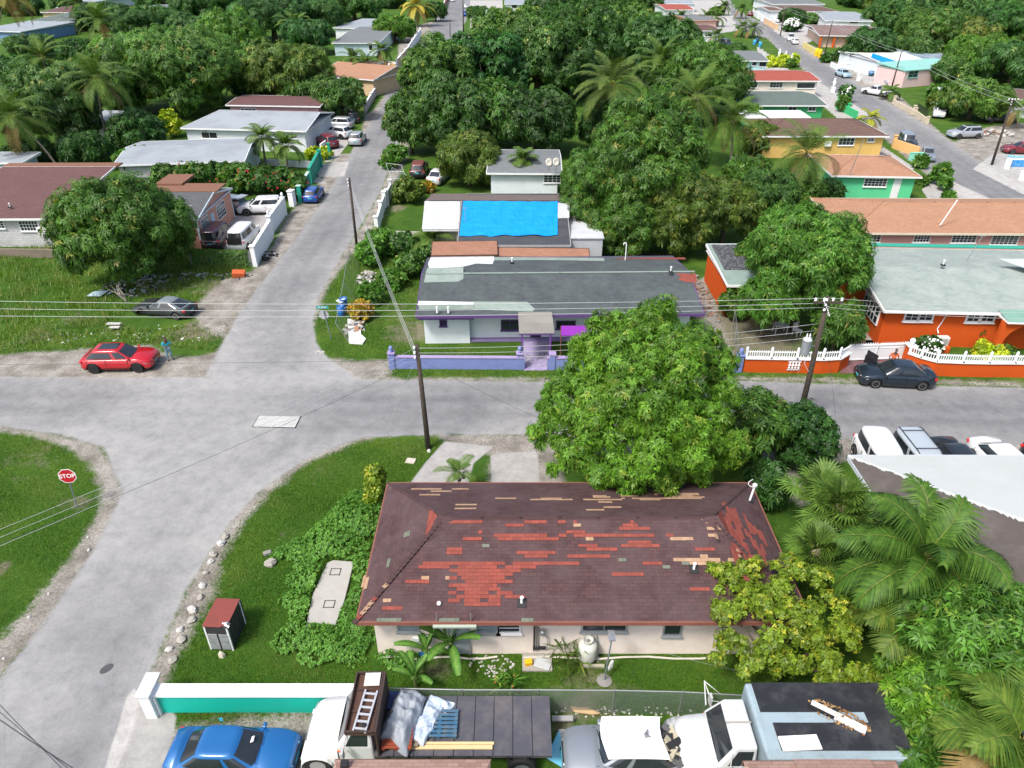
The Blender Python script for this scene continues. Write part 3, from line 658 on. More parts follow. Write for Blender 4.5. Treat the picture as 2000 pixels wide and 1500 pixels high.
# ================================================== 3 blue tarpaulin house
def tarp_house():
	wall = mat('grey green plaster', (.42, .46, .40), .85, .3)
	h = House('tarpaulin_roof_house', 'low house whose roof is covered by a large bright blue tarpaulin', (893, 479),(1115, 479),(846, 378), 2.9, .4, .3, wall, mat('grey trim', (.3, .3, .3), .7, .3))
	dark = shingle('dark felt roof', (.05, .055, .065),(.07, .075, .085),(.03, .03, .035), .9, .3, .5)
	tar = mat('blue tarpaulin', (.0, .23, .62), .5, .2, .8, dirtcol=(.02, .36, .8), bmp=.3)
	wh = mat('weathered white roof', (.42, .44, .45), .85, .5, 1.0, dirtcol=(.24, .25, .25)); br = shingle('brown grey back roof', (.14, .11, .10),(.17, .135, .12),(.1, .08, .07), .4, .2, .6)
	W, D, z = h.W, h.D, 2.9
	def extra(mb):
		y = D/2; F = ((0, 0, z),(W, 0, z),(0, y, z+h.hr)); B = ((0, D, z),(W, D, z),(0, y, z+h.hr))
		def poly(face, pts, mi, o=.02):
			q = []
			for px, py in pts:
				p, nn = on_plane(h, px, py, *face); nn = nn if nn.z > 0 else -nn; q.append(p+nn*o)
			roof_face(mb, q, mi)
		poly(B, [(842, 379),(1135, 382),(1145, 392),(838, 392)], 3)
		poly(F, [(1086, 396),(1112, 398),(1112, 426),(1088, 427)], 1, .03)
		# tarpaulin with wrinkles
		nx, ny = 26, 12; g = []
		for j in range(ny+1):
			for k in range(nx+1):
				px = 902+(1086-902)*k/nx + (1-j/ny)*3; py = 394.5+(461.5-394.5)*j/ny + 1.2*math.sin(k*.9)*(j == ny)
				p, nn = on_plane(h, px-(j/ny)*5*(1-k/nx)+(j/ny)*3*(k/nx), py, *F); nn = nn if nn.z > 0 else -nn
				g.append(p+nn*(.06+.03*math.sin(j*2.4+k*.22)+.02*math.sin(k*1.3+j*.5)+.035*rnd.random()))
		mb.add(g, [(j*(nx+1)+k, j*(nx+1)+k+1, (j+1)*(nx+1)+k+1, (j+1)*(nx+1)+k) for j in range(ny) for k in range(nx)], 2)
	h.roof('gable', [dark, wh, tar, br], ridge=392, extra=extra); h.walls()
	# lower white-roofed left wing with slatted porch
	a = h.L(P(824, 448, 2.9)); b_ = h.L(P(895, 448, 2.9)); c = h.L(P(838, 394, 3.3))
	m = MB(); roof_face(m, [(a.x, a.y, 2.9),(b_.x+.05, a.y, 2.9),(b_.x+.05, D/2, h.hr+2.86),(a.x, D/2, h.hr+2.86)]); roof_face(m, [(a.x, D/2, h.hr+2.86),(b_.x, D/2, h.hr+2.86),(b_.x, D, 2.9),(a.x, D, 2.9)], 1); m.box(a.x+.05, a.y+.05, 2.72, b_.x-.01, D-.1, 2.86, 2)
	m.build('wing_roof', [wh, br, WHITE], h.r); MB().box(a.x+.5, a.y+1.6, 0, b_.x+.2, D-.6, 2.8).build('wing_wall', wall, h.r)
	m = MB()
	for k in range(12):
		x = b_.x-1.9+k*.17; m.box(x, a.y+.25, 0, x+.05, a.y+.31, 2.75)
	m.build('slat_screen', mat('old wood slats', (.35, .34, .26), .8, .3), h.r)
	# flat-roofed extension on the right
	q0 = h.L(P(1112, 472)); q1 = h.L(P(1164, 470)); m = MB().box(W-.2, 1.2, 0, W+2.7, 6.5, 3.0); m.build('extension_wall', mat('grey render', (.42, .44, .46), .85, .3), h.r)
	m = MB().box(W-.25, 1.1, 3.0, W+2.8, 6.6, 3.1); m.build('extension_roof', mat('pale grey slab', (.44, .46, .48), .85, .35), h.r)
	p = h.onz(909, 437, 3.5); m = MB().tube([p, p+Vector((0, 0, 1.4))], .03, 6); m.cbox(p+Vector((0, 0, 1.35)),(.5, .03, .03)); m.cbox(p+Vector((-.3, 0, .1)),(.5, .25, .1), 0); m.build('aerial', MTL, h.r)
tarp_house()
# red-brown lean-to roofs between the tarp house and the white house
h = House('lean_to_shed', 'low shed with salmon shingle roof against the back of the white house', (842, 499),(972, 497),(848, 480), 2.7, .25, .2, mat('shed wall', (.3, .28, .26), .8, .4), RUST)
TANR = shingle('salmon brown shingles', (.27, .135, .09),(.33, .17, .11),(.18, .09, .06), .33, .16, .5)
h.roof('shed', TANR, .35); h.walls()
h = House('low_extension_shed', 'flat salmon roofed shed right of the taller lean-to, behind the white house', (972, 501),(1152, 503),(975, 489), 2.5, .25, .2, mat('shed wall', 0), RUST)
h.roof('shed', TANR, .25); h.walls()
def simple(name, label, FL, FR, back, kind, rm, wall, ridge=None, hr=None, ze=2.8, wins=(), doors=(), trim=None, ov=.45, inset=None, D=None, W=None, nx=3, ny=2, ry=None, group=None, frame=None, side_wins=()):
	h = House(name, label, FL, FR, back, ze, ov, None, wall, trim, D=D, W=W, group=group)
	h.roof(kind, rm, hr, ridge, inset, ry=ry); h.walls()
	for q in wins: h.win('f', *q[:4], *(q[4:6] if len(q) > 4 else (nx, ny)), frame=frame)
	for q in doors: h.door('f', *q)
	for sd, *q in side_wins: h.win(sd, *q)
	return h
S = lambda k, a, b, **kw: shingle(k, a, b, **kw)
GREY = S('mid grey shingles', (.15, .165, .17),(.19, .205, .21), patchy=.5); GREYW = mat('whitened metal roof', (.27, .30, .325), .7, .7, .35, dirtcol=(.15, .165, .18))
TAN = S('tan brown shingles', (.33, .175, .105),(.40, .225, .145), patchy=.6, big=(.28, .16, .10)); DBR = S('dark brown shingles', (.12, .075, .062),(.16, .10, .08), patchy=.6)
MRN = S('faded maroon shingles', (.115, .06, .058),(.15, .08, .075), patchy=.5); REDR = S('brick red shingles', (.30, .07, .05),(.35, .09, .065), patchy=.4)
GGR = S('pale sage shingles', (.22, .27, .25),(.29, .34, .315), patchy=.7, big=(.36, .39, .36)); DGG = S('dark sage shingles', (.10, .135, .12),(.14, .175, .155), patchy=.6)
def wl(k, c): return mat(k+' plaster', c, .85, .25, .8)
BLOCK = None
def blockwall():
	m, b = newmat('grey block wall'); n, l = nodes(m); br = n.new('ShaderNodeTexBrick'); mp = n.new('ShaderNodeMapping'); mp.inputs['Rotation'].default_value = (math.pi/2, 0, 0)
	l.new(pos(n, l), mp.inputs[0]); l.new(mp.outputs[0], br.inputs['Vector']); br.inputs['Scale'].default_value = 1; br.inputs['Brick Width'].default_value = .45; br.inputs['Row Height'].default_value = .21; br.inputs['Mortar Size'].default_value = .014
	br.inputs['Color1'].default_value = (.44, .45, .45, 1); br.inputs['Color2'].default_value = (.52, .53, .52, 1); br.inputs['Mortar'].default_value = (.32, .32, .32, 1)
	f = noise(n, l, .7, 5, .7, pos(n, l)); r = ramp(n, [(.45, (0, 0, 0)),(.7, (1, 1, 1))]); l.new(f, r.inputs[0])
	l.new(mixc(n, l, mth(n, l, 'MULTIPLY', r.outputs[0], .5), br.outputs[0], (.25, .25, .24)), b.inputs['Base Color']); b.inputs['Roughness'].default_value = .9
	return m
BLOCK = blockwall()
# ---- left side
h = simple('block_house', 'grey block house with plain maroon shingle roof behind the overgrown lot', (-150, 428),(106, 427),(150, 348), 'shed', MRN, BLOCK, hr=1.2, wins=[(-20, 432, 10, 445, 4, 3),(36, 432, 78, 450, 6, 3)])
p = h.on(85, 444); m = MB().box(p.x-.45, h.ov-.38, 1.35, p.x+.42, h.ov-.02, 1.95); m.lathe([(.2, 0),(.2, .03)], 14, 1, (0, 0, 0), Matrix.Translation((p.x-.18, h.ov-.385, 1.65)) @ Matrix.Rotation(math.pi/2, 4, 'X')); m.build('air_conditioner', [WHITE, BLK], h.r,bevel=.02)
h.pipe(20, 404, 3.2)
q = h.D; MB().box(0, q, 3.9, h.W+.2, q+1.3, 4.05).build('upper_roof_strip', TANR, h.r)
def pink_house():
	pk = wl('salmon pink', (.52, .26, .19)); h = House('pink_house', 'salmon pink house with white fascia and grey roof beside the parking yard', (255, 428),(386, 428),(449, 367), 2.9, .3, .25, pk, mat('pale blue trim', (.52, .60, .66), .6, .15))
	h.roof('gable', [S('dark grey house shingles', (.085, .09, .095),(.11, .115, .12), patchy=.6), TANR], hr=1.0); h.walls()
	y = h.D/2; MB().box(-.2, y, 2.9+h.hr-.05, h.W+.25, y+2.6, 2.9+h.hr+.06).build('upper_roof', TANR, h.r); MB().box(-.2, y+1.8, 3.9, h.W-3.6, y+5.0, 4.15).build('raised_roof', TANR, h.r)
	for q in ((372, 440, 392, 418),(408, 414, 427, 390)):
		a = h.on(q[0], q[1], 'r'); b_ = h.on(q[2], q[3], 'r')
	D = h.D
	for u0, u1 in ((1.0, 2.6),(D-4.3, D-2.3)):
		m = MB(); x = h.W-h.ovx
		m.box(x-.02, u0-.08, 1.02, x+.05, u1+.08, 2.48); w_ = m.build('window', WHITE, h.r); MB().box(x, u0, 1.1, x+.058, u1, 2.4).build('pane', PANE, w_)
		m2 = MB()
		for k in range(1, 5): m2.box(x+.058, u0+(u1-u0)*k/5-.02, 1.1, x+.075, u0+(u1-u0)*k/5+.02, 2.4)
		for k in range(1, 4): m2.box(x+.06, u0, 1.1+1.3*k/4-.02, x+.073, u1, 1.1+1.3*k/4+.02)
		m2.build('muntin', WHITE, w_)
	x = h.W-h.ovx; MB().box(x-.02, 3.2, .05, x+.05, 4.05, 2.2).build('door', mat('pale blue door', (.42, .52, .60), .5, .15), h.r,bevel=.01)
	for ya, yb in ((.2, .36),(D-.36, D-.2)): MB().box(x-.1, ya, 0, x+.03, yb, 2.8).build('corner_trim', mat('pale blue trim', 0), h.r)
	h.win('f', 362, 434, 374, 450, 1, 3, mat('pale blue trim', 0))
	F_ = ((0, 0, 2.9),(h.W, 0, 2.9),(0, y, 2.9+h.hr))
	LB = ['%s %s board lying %s on the grey slope of the pink house' % (a, c, b) for a, b, c in (('shortest', 'across', 'dark'),('long', 'near the ridge', 'grey'),('thin', 'at mid height', 'grey'),('small', 'at the left', 'dark'),('slanting', 'toward the eave', 'grey'),('narrow', 'toward the right', 'grey'),('short', 'lowest', 'dark'),('straight', 'just beside another', 'grey'),('weathered', 'by the tree foliage', 'grey'))]
	for k in range(9):
		p, nn = on_plane(h, 355+rnd.uniform(-25, 30), 402+rnd.uniform(-8, 8), *F_); a = rnd.uniform(0, 3)
		o = MB().cbox((0, 0, 0),(rnd.uniform(.4, 1.4), .12, .05)).build('loose_board', mat('grey boards', (.3, .3, .3), .8, .3) if k % 3 else BLK); wp = h.M @ (p+nn*.04); o.location = wp; o.rotation_euler = (math.atan2(h.hr, y), 0, a*.2+h.ang)
		tag(o, LB[k], 'board', 'loose boards on the pink house roof')
	return h
HP = pink_house()
simple('low_grey_house', 'low house with plain blue-grey felt roof behind the flowering hedge', (219, 323),(478, 314),(255, 277), 'gable', GREYW, wl('pale', (.5, .53, .53)), ridge=283, wins=[(240, 326, 246, 334, 1, 1)], trim=WHITE)
h = simple('metal_roof_house', 'white bungalow with pale blue-grey hipped metal roof, cars parked at its right end', (352, 250),(598, 256),(365, 213), 'gablehip', GREYW, wl('white', (.62, .66, .68)), ridge=217, inset=3.2, wins=[(535, 260, 556, 270, 4, 2),(566, 261, 580, 270, 3, 2),(393, 258, 425, 270, 2, 1)], doors=[(395, 256, 408, 272, mat('dark door', (.02, .02, .02)))])
simple('brown_gable_house', 'peach house with tan-brown gabled roof beside the peach street wall', (612, 146),(680, 152),(705, 88), 'gable', [TAN], wl('peach', (.58, .42, .26)), hr=1.3, D=15, W=13, wins=[(640, 155, 658, 160)])
simple('brown_porch_wing', 'dark brown hipped porch wing in front of the tan gabled house', (615, 150),(676, 152),(690, 118), 'hip', DBR, wl('peach', 0), hr=.9, ov=.3, inset=3)
simple('far_grey_house', 'small light grey roofed house behind the round clipped tree', (648, 84),(740, 84),(655, 50), 'gable', GREY, wl('pale blue', (.42, .52, .58)), ridge=62, wins=[(720, 88, 728, 98, 1, 1)])
simple('pale_flat_house', 'long low whitish roof just beyond the small grey roof', (650, 54),(732, 56),(660, 38), 'shed', GREYW, wl('white', 0), hr=.4)
simple('maroon_strip_house', 'pink house with reddish brown roof hidden behind the blue-grey metal roof', (440, 205),(625, 208),(445, 185), 'gable', MRN, wl('rose', (.55, .3, .33)), ridge=192, wins=[(470, 212, 500, 216, 4, 1)])
simple('green_roof_house', 'yellow-green house with sage green roof and white porch gable, far left', (20, 48),(92, 50),(30, 15), 'gable', DGG, wl('yellow green', (.46, .48, .26)), ridge=24, wins=[(88, 40, 95, 50, 1, 2)])
g_ = House('porch_gable', 'small yellow-green porch with white gable trim, beside the parked white car far left', (88, 47),(117, 47),(95, 30), 2.9, .2, .2, wl('yellow green', 0), WHITE, cat='porch')
g_.roof('gable', DGG, hr=.8); g_.walls(); g_.win('f', 90, 38, 96, 48, 1, 2); g_.door('f', 106, 35, 112, 50)
simple('maroon_far_house', 'house with long maroon roof and tan eave behind the palm, far left', (78, 24),(165, 24),(85, 8), 'gable', MRN, wl('tan', (.5, .38, .24)), ridge=12)
simple('far_left_flat_house', 'low blue-grey flat-roofed house at the left edge behind palms', (-60, 60),(40, 62),(-50, 42), 'shed', GREYW, wl('blue', (.15, .25, .42)), hr=.4)
simple('white_far_house', 'pale house glimpsed between far trees at the top left', (96, 5),(170, 6),(110, -8), 'gable', GREYW, wl('white', 0), ridge=-3)
simple('pink_far_house', 'rose-white house glimpsed through the trees at the top', (250, 20),(300, 21),(262, 5), 'gable', GREY, wl('rose', 0), ridge=10, wins=[(262, 22, 285, 28)])
# ---- middle
h = simple('grey_roof_cottage', 'white cottage with light grey roof and two satellite dishes left of the great mango trees', (950, 338),(1098, 339),(985, 292), 'gable', GREY, wl('chalk', (.62, .67, .70)), ridge=304, wins=[(1063, 342, 1078, 356, 2, 3),(1080, 342, 1094, 356, 2, 3)])
for px, py in ((1072, 328),(1086, 327)):
	p = h.onz(px, py, 3.6); m = MB().tube([p-Vector((0, 0, .3)), p+Vector((0, 0, .5))], .03, 6, 1)
	Mx = Matrix.Translation(p+Vector((0, 0, .55))) @ Matrix.Rotation(R(65), 4, 'X') @ Matrix.Rotation(R(25), 4, 'Y')
	m.lathe([(.02, -.08),(.22, -.04),(.42, .06),(.43, .07),(.24, -.02),(.03, -.05)], 16, 0, (0, 0, 0), Mx); m.tube([Mx @ Vector((0, .35, .02)), Mx @ Vector((0, 0, .45))], .015, 5, 1)
	m.build('satellite_dish', [mat('dish cream', (.6, .58, .5), .5, .1), MTL], h.r, True)
simple('dark_green_roof_house', 'pale green house with dark grey-green roof beside the far street', (928, 54),(985, 55),(945, 36), 'gable', GREY, wl('mint', (.48, .58, .46)), ridge=42, wins=[])
simple('lilac_roof_house', 'low house with lilac-grey flat roof behind the dark-roofed mint one', (946, 34),(1030, 34),(950, 22), 'shed', GREYW, wl('grey', (.45, .47, .5)), hr=.4)
simple('white_blue_far_house', 'white house with blue shutters at the top beside the tall trees', (985, 8),(1050, 8),(990, -6), 'gable', GREYW, wl('chalk', 0), ridge=0, wins=[(1000, 10, 1010, 16, 1, 1),(1020, 10, 1030, 16, 1, 1)])
simple('orange_far_house', 'small orange house peeping over the tall trees at the top', (1034, 10),(1075, 11),(1040, -2), 'gable', TAN, wl('orange', (.62, .25, .10)), ridge=3)
# ------------------------------------------------------------------ right side houses, warehouse, foreground roofs
ORG = mat('vermilion wall', (.52, .080, .010), .8, .2, .9, dirtcol=(.36, .06, .015), spec=.2); PINK = wl('rose pink', (.62, .33, .30)); GRN = mat('bright green plaster', (.10, .55, .27), .75, .2, .9)
def orange_house():
	h = House('orange_house', 'orange house with pale sage shingle roof, arched porch and garden behind the orange wall', (1728, 607),(1958, 612),(1700, 500), 2.9, .55, .4, ORG, WHITE, W=19, D=11.5)
	h.roof('gable', [GGR, mat('green ridge', (.10, .32, .24), .6, .3)], ridge=524, extra=None); h.walls()
	h.win('f', 1771, 612, 1791, 625, 2, 2, fr=.12); h.win('f', 1798, 612, 1818, 625, 2, 2, fr=.12); h.win('f', 1892, 614, 1912, 627, 2, 2, fr=.12); h.win('f', 1918, 614, 1938, 627, 2, 2, fr=.12)
	x = h.ovx
	m = MB(); m.box(x-.1, 1.2, 1.15, x+.03, 3.9, 2.45); w_ = m.build('window', WHITE, h.r); MB().box(x-.108, 1.3, 1.25, x+.02, 3.8, 2.35).build('pane', PANE, w_)
	m = MB()
	for k in range(1, 5): m.box(x-.13, 1.3+2.5*k/5-.03, 1.25, x-.109, 1.3+2.5*k/5+.03, 2.35)
	m.box(x-.125, 1.3, 1.77, x-.11, 3.8, 1.83); m.build('muntin', WHITE, w_)
	h.pipe(1842, 517, 4.0)
	# teal back edge strip, second roof wing at the far right
	y = h.D; MB().box(.2, y-.05, 3.02, h.W, y+.5, 3.12).build('teal_back_roof', mat('teal roof edge', (.03, .30, .22), .6, .3), h.r)
	a = h.onz(1948, 502, 4.4); m = MB(); roof_face(m, [(a.x, a.y-.2, 4.35),(a.x+4, a.y-3.4, 3.6),(a.x+9, a.y-3.4, 3.6),(a.x+9, a.y, 4.4)])
	m.box(a.x+3, a.y-3.2, 3.0, a.x+9, a.y-.1, 3.55, 1); m.build('raised_wing_roof', [mat('pale flat roof', (.40, .44, .43), .8, .3), WHITE], h.r)
	# porch with arch at the right: roof extension and arch frame
	p = h.L(P(1965, 622, 2.9)); x0 = p.x
	m = MB(); roof_face(m, [(x0, -1.1, 2.82),(x0+7, -1.1, 2.82),(x0+7, .3, 3.02),(x0, .3, 3.02)]); m.box(x0, -1.12, 2.68, x0+7, .1, 2.8, 1); m.build('porch_roof', [mat('sage porch roof', (.16, .30, .24), .8, .4), WHITE], h.r)
	m = MB(); ya = -.85
	n = 12; cx, rr, rz = x0+2.1, 1.75, 1.3
	for k in range(n):
		a0, a1 = math.pi*k/n, math.pi*(k+1)/n
		q0 = (cx-rr*math.cos(a0), 1.25+rz*math.sin(a0)); q1 = (cx-rr*math.cos(a1), 1.25+rz*math.sin(a1))
		m.add([(q0[0], ya, q0[1]),(q1[0], ya, q1[1]),(q1[0], ya, 2.7),(q0[0], ya, 2.7),(q0[0], ya+.3, q0[1]),(q1[0], ya+.3, q1[1]),(q1[0], ya+.3, 2.7),(q0[0], ya+.3, 2.7)], [(0, 1, 2, 3),(7, 6, 5, 4),(0, 4, 5, 1)])
	m.box(x0-.1, ya, 0, cx-rr, ya+.3, 2.7); m.box(cx+rr, ya, 0, cx+rr+.6, ya+.3, 2.7); m.build('porch_arch', ORG, h.r)
	# air conditioner on plinth + conduit
	p = h.on(1842, 655, off=.6); x = p.x; t = h.M @ Vector((x, h.ov-.55, 0))
	MB().box(x-.6, h.ov-.95, 0, x+.6, h.ov-.3, .45).build('plinth', ORG, h.r,bevel=.02)
	MB().tube([(x-.2, h.ov-.35, 1.2),(x-.2, h.ov-.05, 1.4),(x+.15, h.ov-.05, 2.7)], .035, 6).build('conduit', WHITE, h.r)
	m = MB().box(-.45, -.2, 0, .45, .2, .65); ac = m.build('air_conditioner', mat('cream casing', (.6, .58, .52), .5, .2), None,bevel=.03); ac.location = (t.x, t.y-.05, .46)
	MB().lathe([(.26, 0),(.26, .03),(.2, .035),(.05, .03)], 20, 0, (0, 0, 0), Matrix.Translation((.1, -.2, .33)) @ Matrix.Rotation(math.pi/2, 4, 'X')).build('fan_grille', mat('grille grey', (.35, .35, .34), .5, .2), ac)
	tag(ac, 'cream air conditioner standing on a plinth under the orange house windows', 'air conditioner')
	# aerial mast at the back
	p = h.onz(1888, 509, 3.8); m = MB().tube([p, p+Vector((.5, 0, 1.9))], .03, 6); m.cbox(p+Vector((.5, 0, 1.9)),(.5, .04, .04)); m.build('aerial', MTL, h.r)
orange_house()
def long_pink():
	h = simple('long_pink_house', 'long pink house with tan hipped shingle roof and white grid windows', (1658, 455),(2060, 457),(1640, 374), 'hip', TAN, PINK, hr=1.15, ze=2.8, D=9.5, W=25, inset=4.5,
			wins=[(1700, 458, 1717, 472, 3, 3),(1788, 458, 1813, 472, 5, 3),(1862, 459, 1903, 473, 6, 3),(1940, 460, 1984, 477, 6, 4)], trim=mat('cream fascia', (.6, .55, .42), .6, .2), frame=WHITE)
	p = h.onz(1836, 440, 3.2); MB().tube([p, p+Vector((.75, 0, 2.2))], .05, 6).build('aerial_mast', WHITE, h.r)
long_pink()
GREENH = simple('green_house', 'bright green house with tan roof, white grid window and porch posts', (1625, 343),(1802, 346),(1622, 298), 'hip', TAN, GRN, hr=.95, D=8.6, wins=[(1690, 349, 1729, 364, 6, 3)], inset=3.5, doors=[(1748, 347, 1757, 368)])
p = GREENH.onz(1660, 340, 3); MB().tube([p, p+Vector((.5, 0, 3.5))], .04, 6).build('aerial_mast', MTL, GREENH.r)
h = simple('yellow_house', 'yellow house with brown and maroon hipped roof above the tan-roofed green house', (1490, 266),(1738, 266),(1480, 233), 'hip', [DBR], wl('yellow', (.62, .40, .12)), hr=1.1, inset=4, wins=[(1640, 270, 1666, 283, 4, 2),(1696, 270, 1706, 276, 2, 2)])
p = h.on(1617, 275); MB().box(p.x-.4, h.ov-.35, 1.5, p.x+.4, h.ov, 2.1).build('air_conditioner', WHITE, h.r,bevel=.03)
simple('small_green_house', 'green-walled house with dark sage roof between red roof and yellow house', (1440, 206),(1617, 206),(1450, 178), 'gable', DGG, wl('emerald', (.05, .36, .14)), ridge=184, wins=[(1540, 209, 1555, 216, 2, 1),(1580, 209, 1592, 216, 2, 1)])
o = simple('white_flat_shed', 'narrow white flat roof beside the small green house', (1455, 230),(1584, 230),(1458, 217), 'shed', mat('white slab', (.7, .71, .72), .7, .15), wl('emerald', 0), hr=.1, ze=2.6)
simple('red_roof_house', 'cream house with plain brick-red roof beside the far street', (1440, 158),(1604, 158),(1450, 137), 'gable', REDR, wl('cream', (.60, .56, .42)), ridge=141, wins=[(1505, 161, 1527, 171, 4, 2),(1462, 161, 1478, 171, 3, 2),(1558, 162, 1590, 172, 1, 1)])
simple('light_blue_house', 'small light blue house with grey roof and parked truck behind', (1410, 118),(1502, 119),(1420, 99), 'gable', GREY, wl('sky blue', (.40, .64, .68)), ridge=103, wins=[(1446, 121, 1460, 130, 3, 2),(1470, 121, 1477, 128, 1, 1),(1484, 121, 1496, 130, 1, 1)])
simple('small_red_house', 'small white house with red-brown roof among palms, left of the far lane', (1352, 60),(1408, 60),(1356, 48), 'gable', [MRN], wl('white', 0), ridge=51, wins=[(1378, 64, 1390, 71, 3, 2)])
simple('salmon_flat_house', 'low house with salmon fascia and grey roof above the small red-roofed one', (1350, 40),(1404, 39),(1352, 28), 'gable', GREY, wl('pinkish', (.55, .35, .28)), ridge=31, trim=mat('salmon band', (.55, .3, .2), .7, .2))
simple('red_row_house', 'red roofed house nearest the top edge beside the far lane', (1300, 19),(1357, 19),(1304, 8), 'gable', REDR, wl('white', 0), ridge=10)
simple('grey_top_house', 'grey-white roofed house cut by the top edge, left of the far lane', (1300, 7),(1360, 7),(1304, -3), 'gable', GREYW, wl('white', 0), ridge=-2)
def porch_house():
	h = simple('orange_porch_house', 'orange-pillared house with long brown roof beyond the far street', (1600, 69),(1738, 72),(1578, 48), 'gable', [S('brown patched roof', (.16, .10, .09),(.2, .13, .12), patchy=.7, big=(.26, .22, .2))], wl('blush', (.58, .42, .33)), ridge=53, ov=1.2)
	for k in range(6): MB().box(.4+k*3.2, .2, 0, .85+k*3.2, .6, 2.7).build('porch_pillar', ORG, h.r)
porch_house()
simple('long_grey_house', 'long house with pale blue-grey roof and white fascia behind the orange-pillared house', (1612, 40),(1706, 42),(1610, 22), 'gable', GREYW, wl('white', 0), ridge=28, wins=[(1660, 43, 1675, 46, 2, 1)])
simple('brown_top_house', 'yellow-walled house with brown roof, two pipes and white fascia near the top edge', (1545, 23),(1638, 22),(1535, 11), 'gable', DBR, wl('butter', (.6, .5, .28)), ridge=13, wins=[])
simple('grey_top_edge_house', 'long grey roofed house cut off by the top edge of the photo', (1508, 8),(1612, 8),(1510, -2), 'gable', GREY, wl('white', 0), ridge=0)
simple('small_porch_house', 'little house with brown gabled porch beside the peach street wall', (1503, 21),(1528, 21),(1505, 13), 'gable', DBR, wl('white', 0), ridge=14)
simple('yellow_trim_house', 'house with dark brown roof and yellow trim behind the blue tarpaulin corner', (1722, 93),(1812, 94),(1728, 72), 'gable', DBR, wl('butter', 0), ridge=77, trim=mat('yellow trim', (.6, .45, .08), .6, .2))
def damaged_house():
	h = House('damaged_roof_house', 'house with torn white roof and small blue tarpaulin corner beyond the far street', (1722, 122),(1812, 120),(1735, 98), 2.9, .4, .3, wl('chalk', 0), WHITE)
	tar = mat('blue tarpaulin', 0)
	h.roof('gable', [mat('torn white underlay', (.6, .6, .57), .8, .35, .6, dirtcol=(.3, .2, .12)), tar], ridge=103); h.walls()
	m = MB(); y = h.D/2; roof_face(m, [(.1, .1, 2.96+h.hr*.02),(3.6, .1, 2.96),(2.6, y*.95, 2.96+h.hr*.95),(.1, y*.5, 2.98+h.hr*.5)]); m.build('tarpaulin', tar, h.r)
	h.win('f', 1734, 123, 1756, 136, 4, 3)
damaged_house()
def tile_roof():
	h = simple('patterned_roof_house', 'house with blue-grey dotted metal tile roof at the edge of the wood', (1812, 118),(1876, 116),(1798, 96), 'shed', S('dotted blue metal tiles', (.14, .19, .24),(.30, .36, .40), bw=1.2, bh=.8, patchy=.3), wl('grey', 0), hr=.9)
tile_roof()
h = House('pink_teal_house', 'pink house with teal roof edge at the far street corner beside the silver car', (1770, 138),(1868, 130),(1765, 126), 3.0, .15, .15, wl('shell pink', (.62, .45, .44)), mat('teal fascia', (.18, .42, .36), .6, .2), D=7, W=15)
h.roof('shed', mat('teal roof', (.22, .45, .40), .7, .3), hr=.5); h.walls(); h.win('f', 1777, 136, 1791, 150, 2, 2)
simple('right_edge_house', 'brown roofed house at the right edge beneath the trees', (1950, 193),(2050, 195),(1960, 173), 'gable', DBR, wl('grey', 0), ridge=178)
simple('porch_edge_house', 'grey house with white arched doorway hidden behind the round tree', (1842, 182),(1880, 184),(1845, 172), 'shed', GREYW, wl('lavender grey', (.5, .48, .5)), hr=.1, ze=2.6)
def small_orange():
	h = House('orange_shed', 'small orange shed with dark patterned roof panels left of the round mango tree', (1421, 557),(1490, 557),(1400, 486), 2.6, .25, .2, ORG, WHITE, W=5, D=7)
	dk = mat('black patterned panels', (.03, .03, .035), .6, 1., 6, dirtcol=(.35, .36, .36)); sg = mat('sage roof', (.20, .27, .24), .8, .4)
	h.roof('shed', [sg, dk], .45, extra=lambda mb: roof_face(mb, [(.35, 2.4, 2.6+.45*2.4/7+.03),(4.8, 2.4, 2.6+.45*2.4/7+.03),(4.8, 6.8, 3.07),(.35, 6.8, 3.07)], 1)); h.walls()
small_orange()
simple('left_edge_shed', 'pale blue shed wall under the coconut palm at the left edge', (-40, 318),(42, 318),(-30, 300), 'shed', GREYW, wl('pale blue', 0), hr=.2, ze=2.5, wins=[(17, 322, 25, 330, 1, 1)])
simple('hidden_white_house', 'white wall glimpsed between palm trunks at the left', (150, 235),(230, 238),(160, 215), 'gable', GREYW, wl('white', 0), hr=.8)
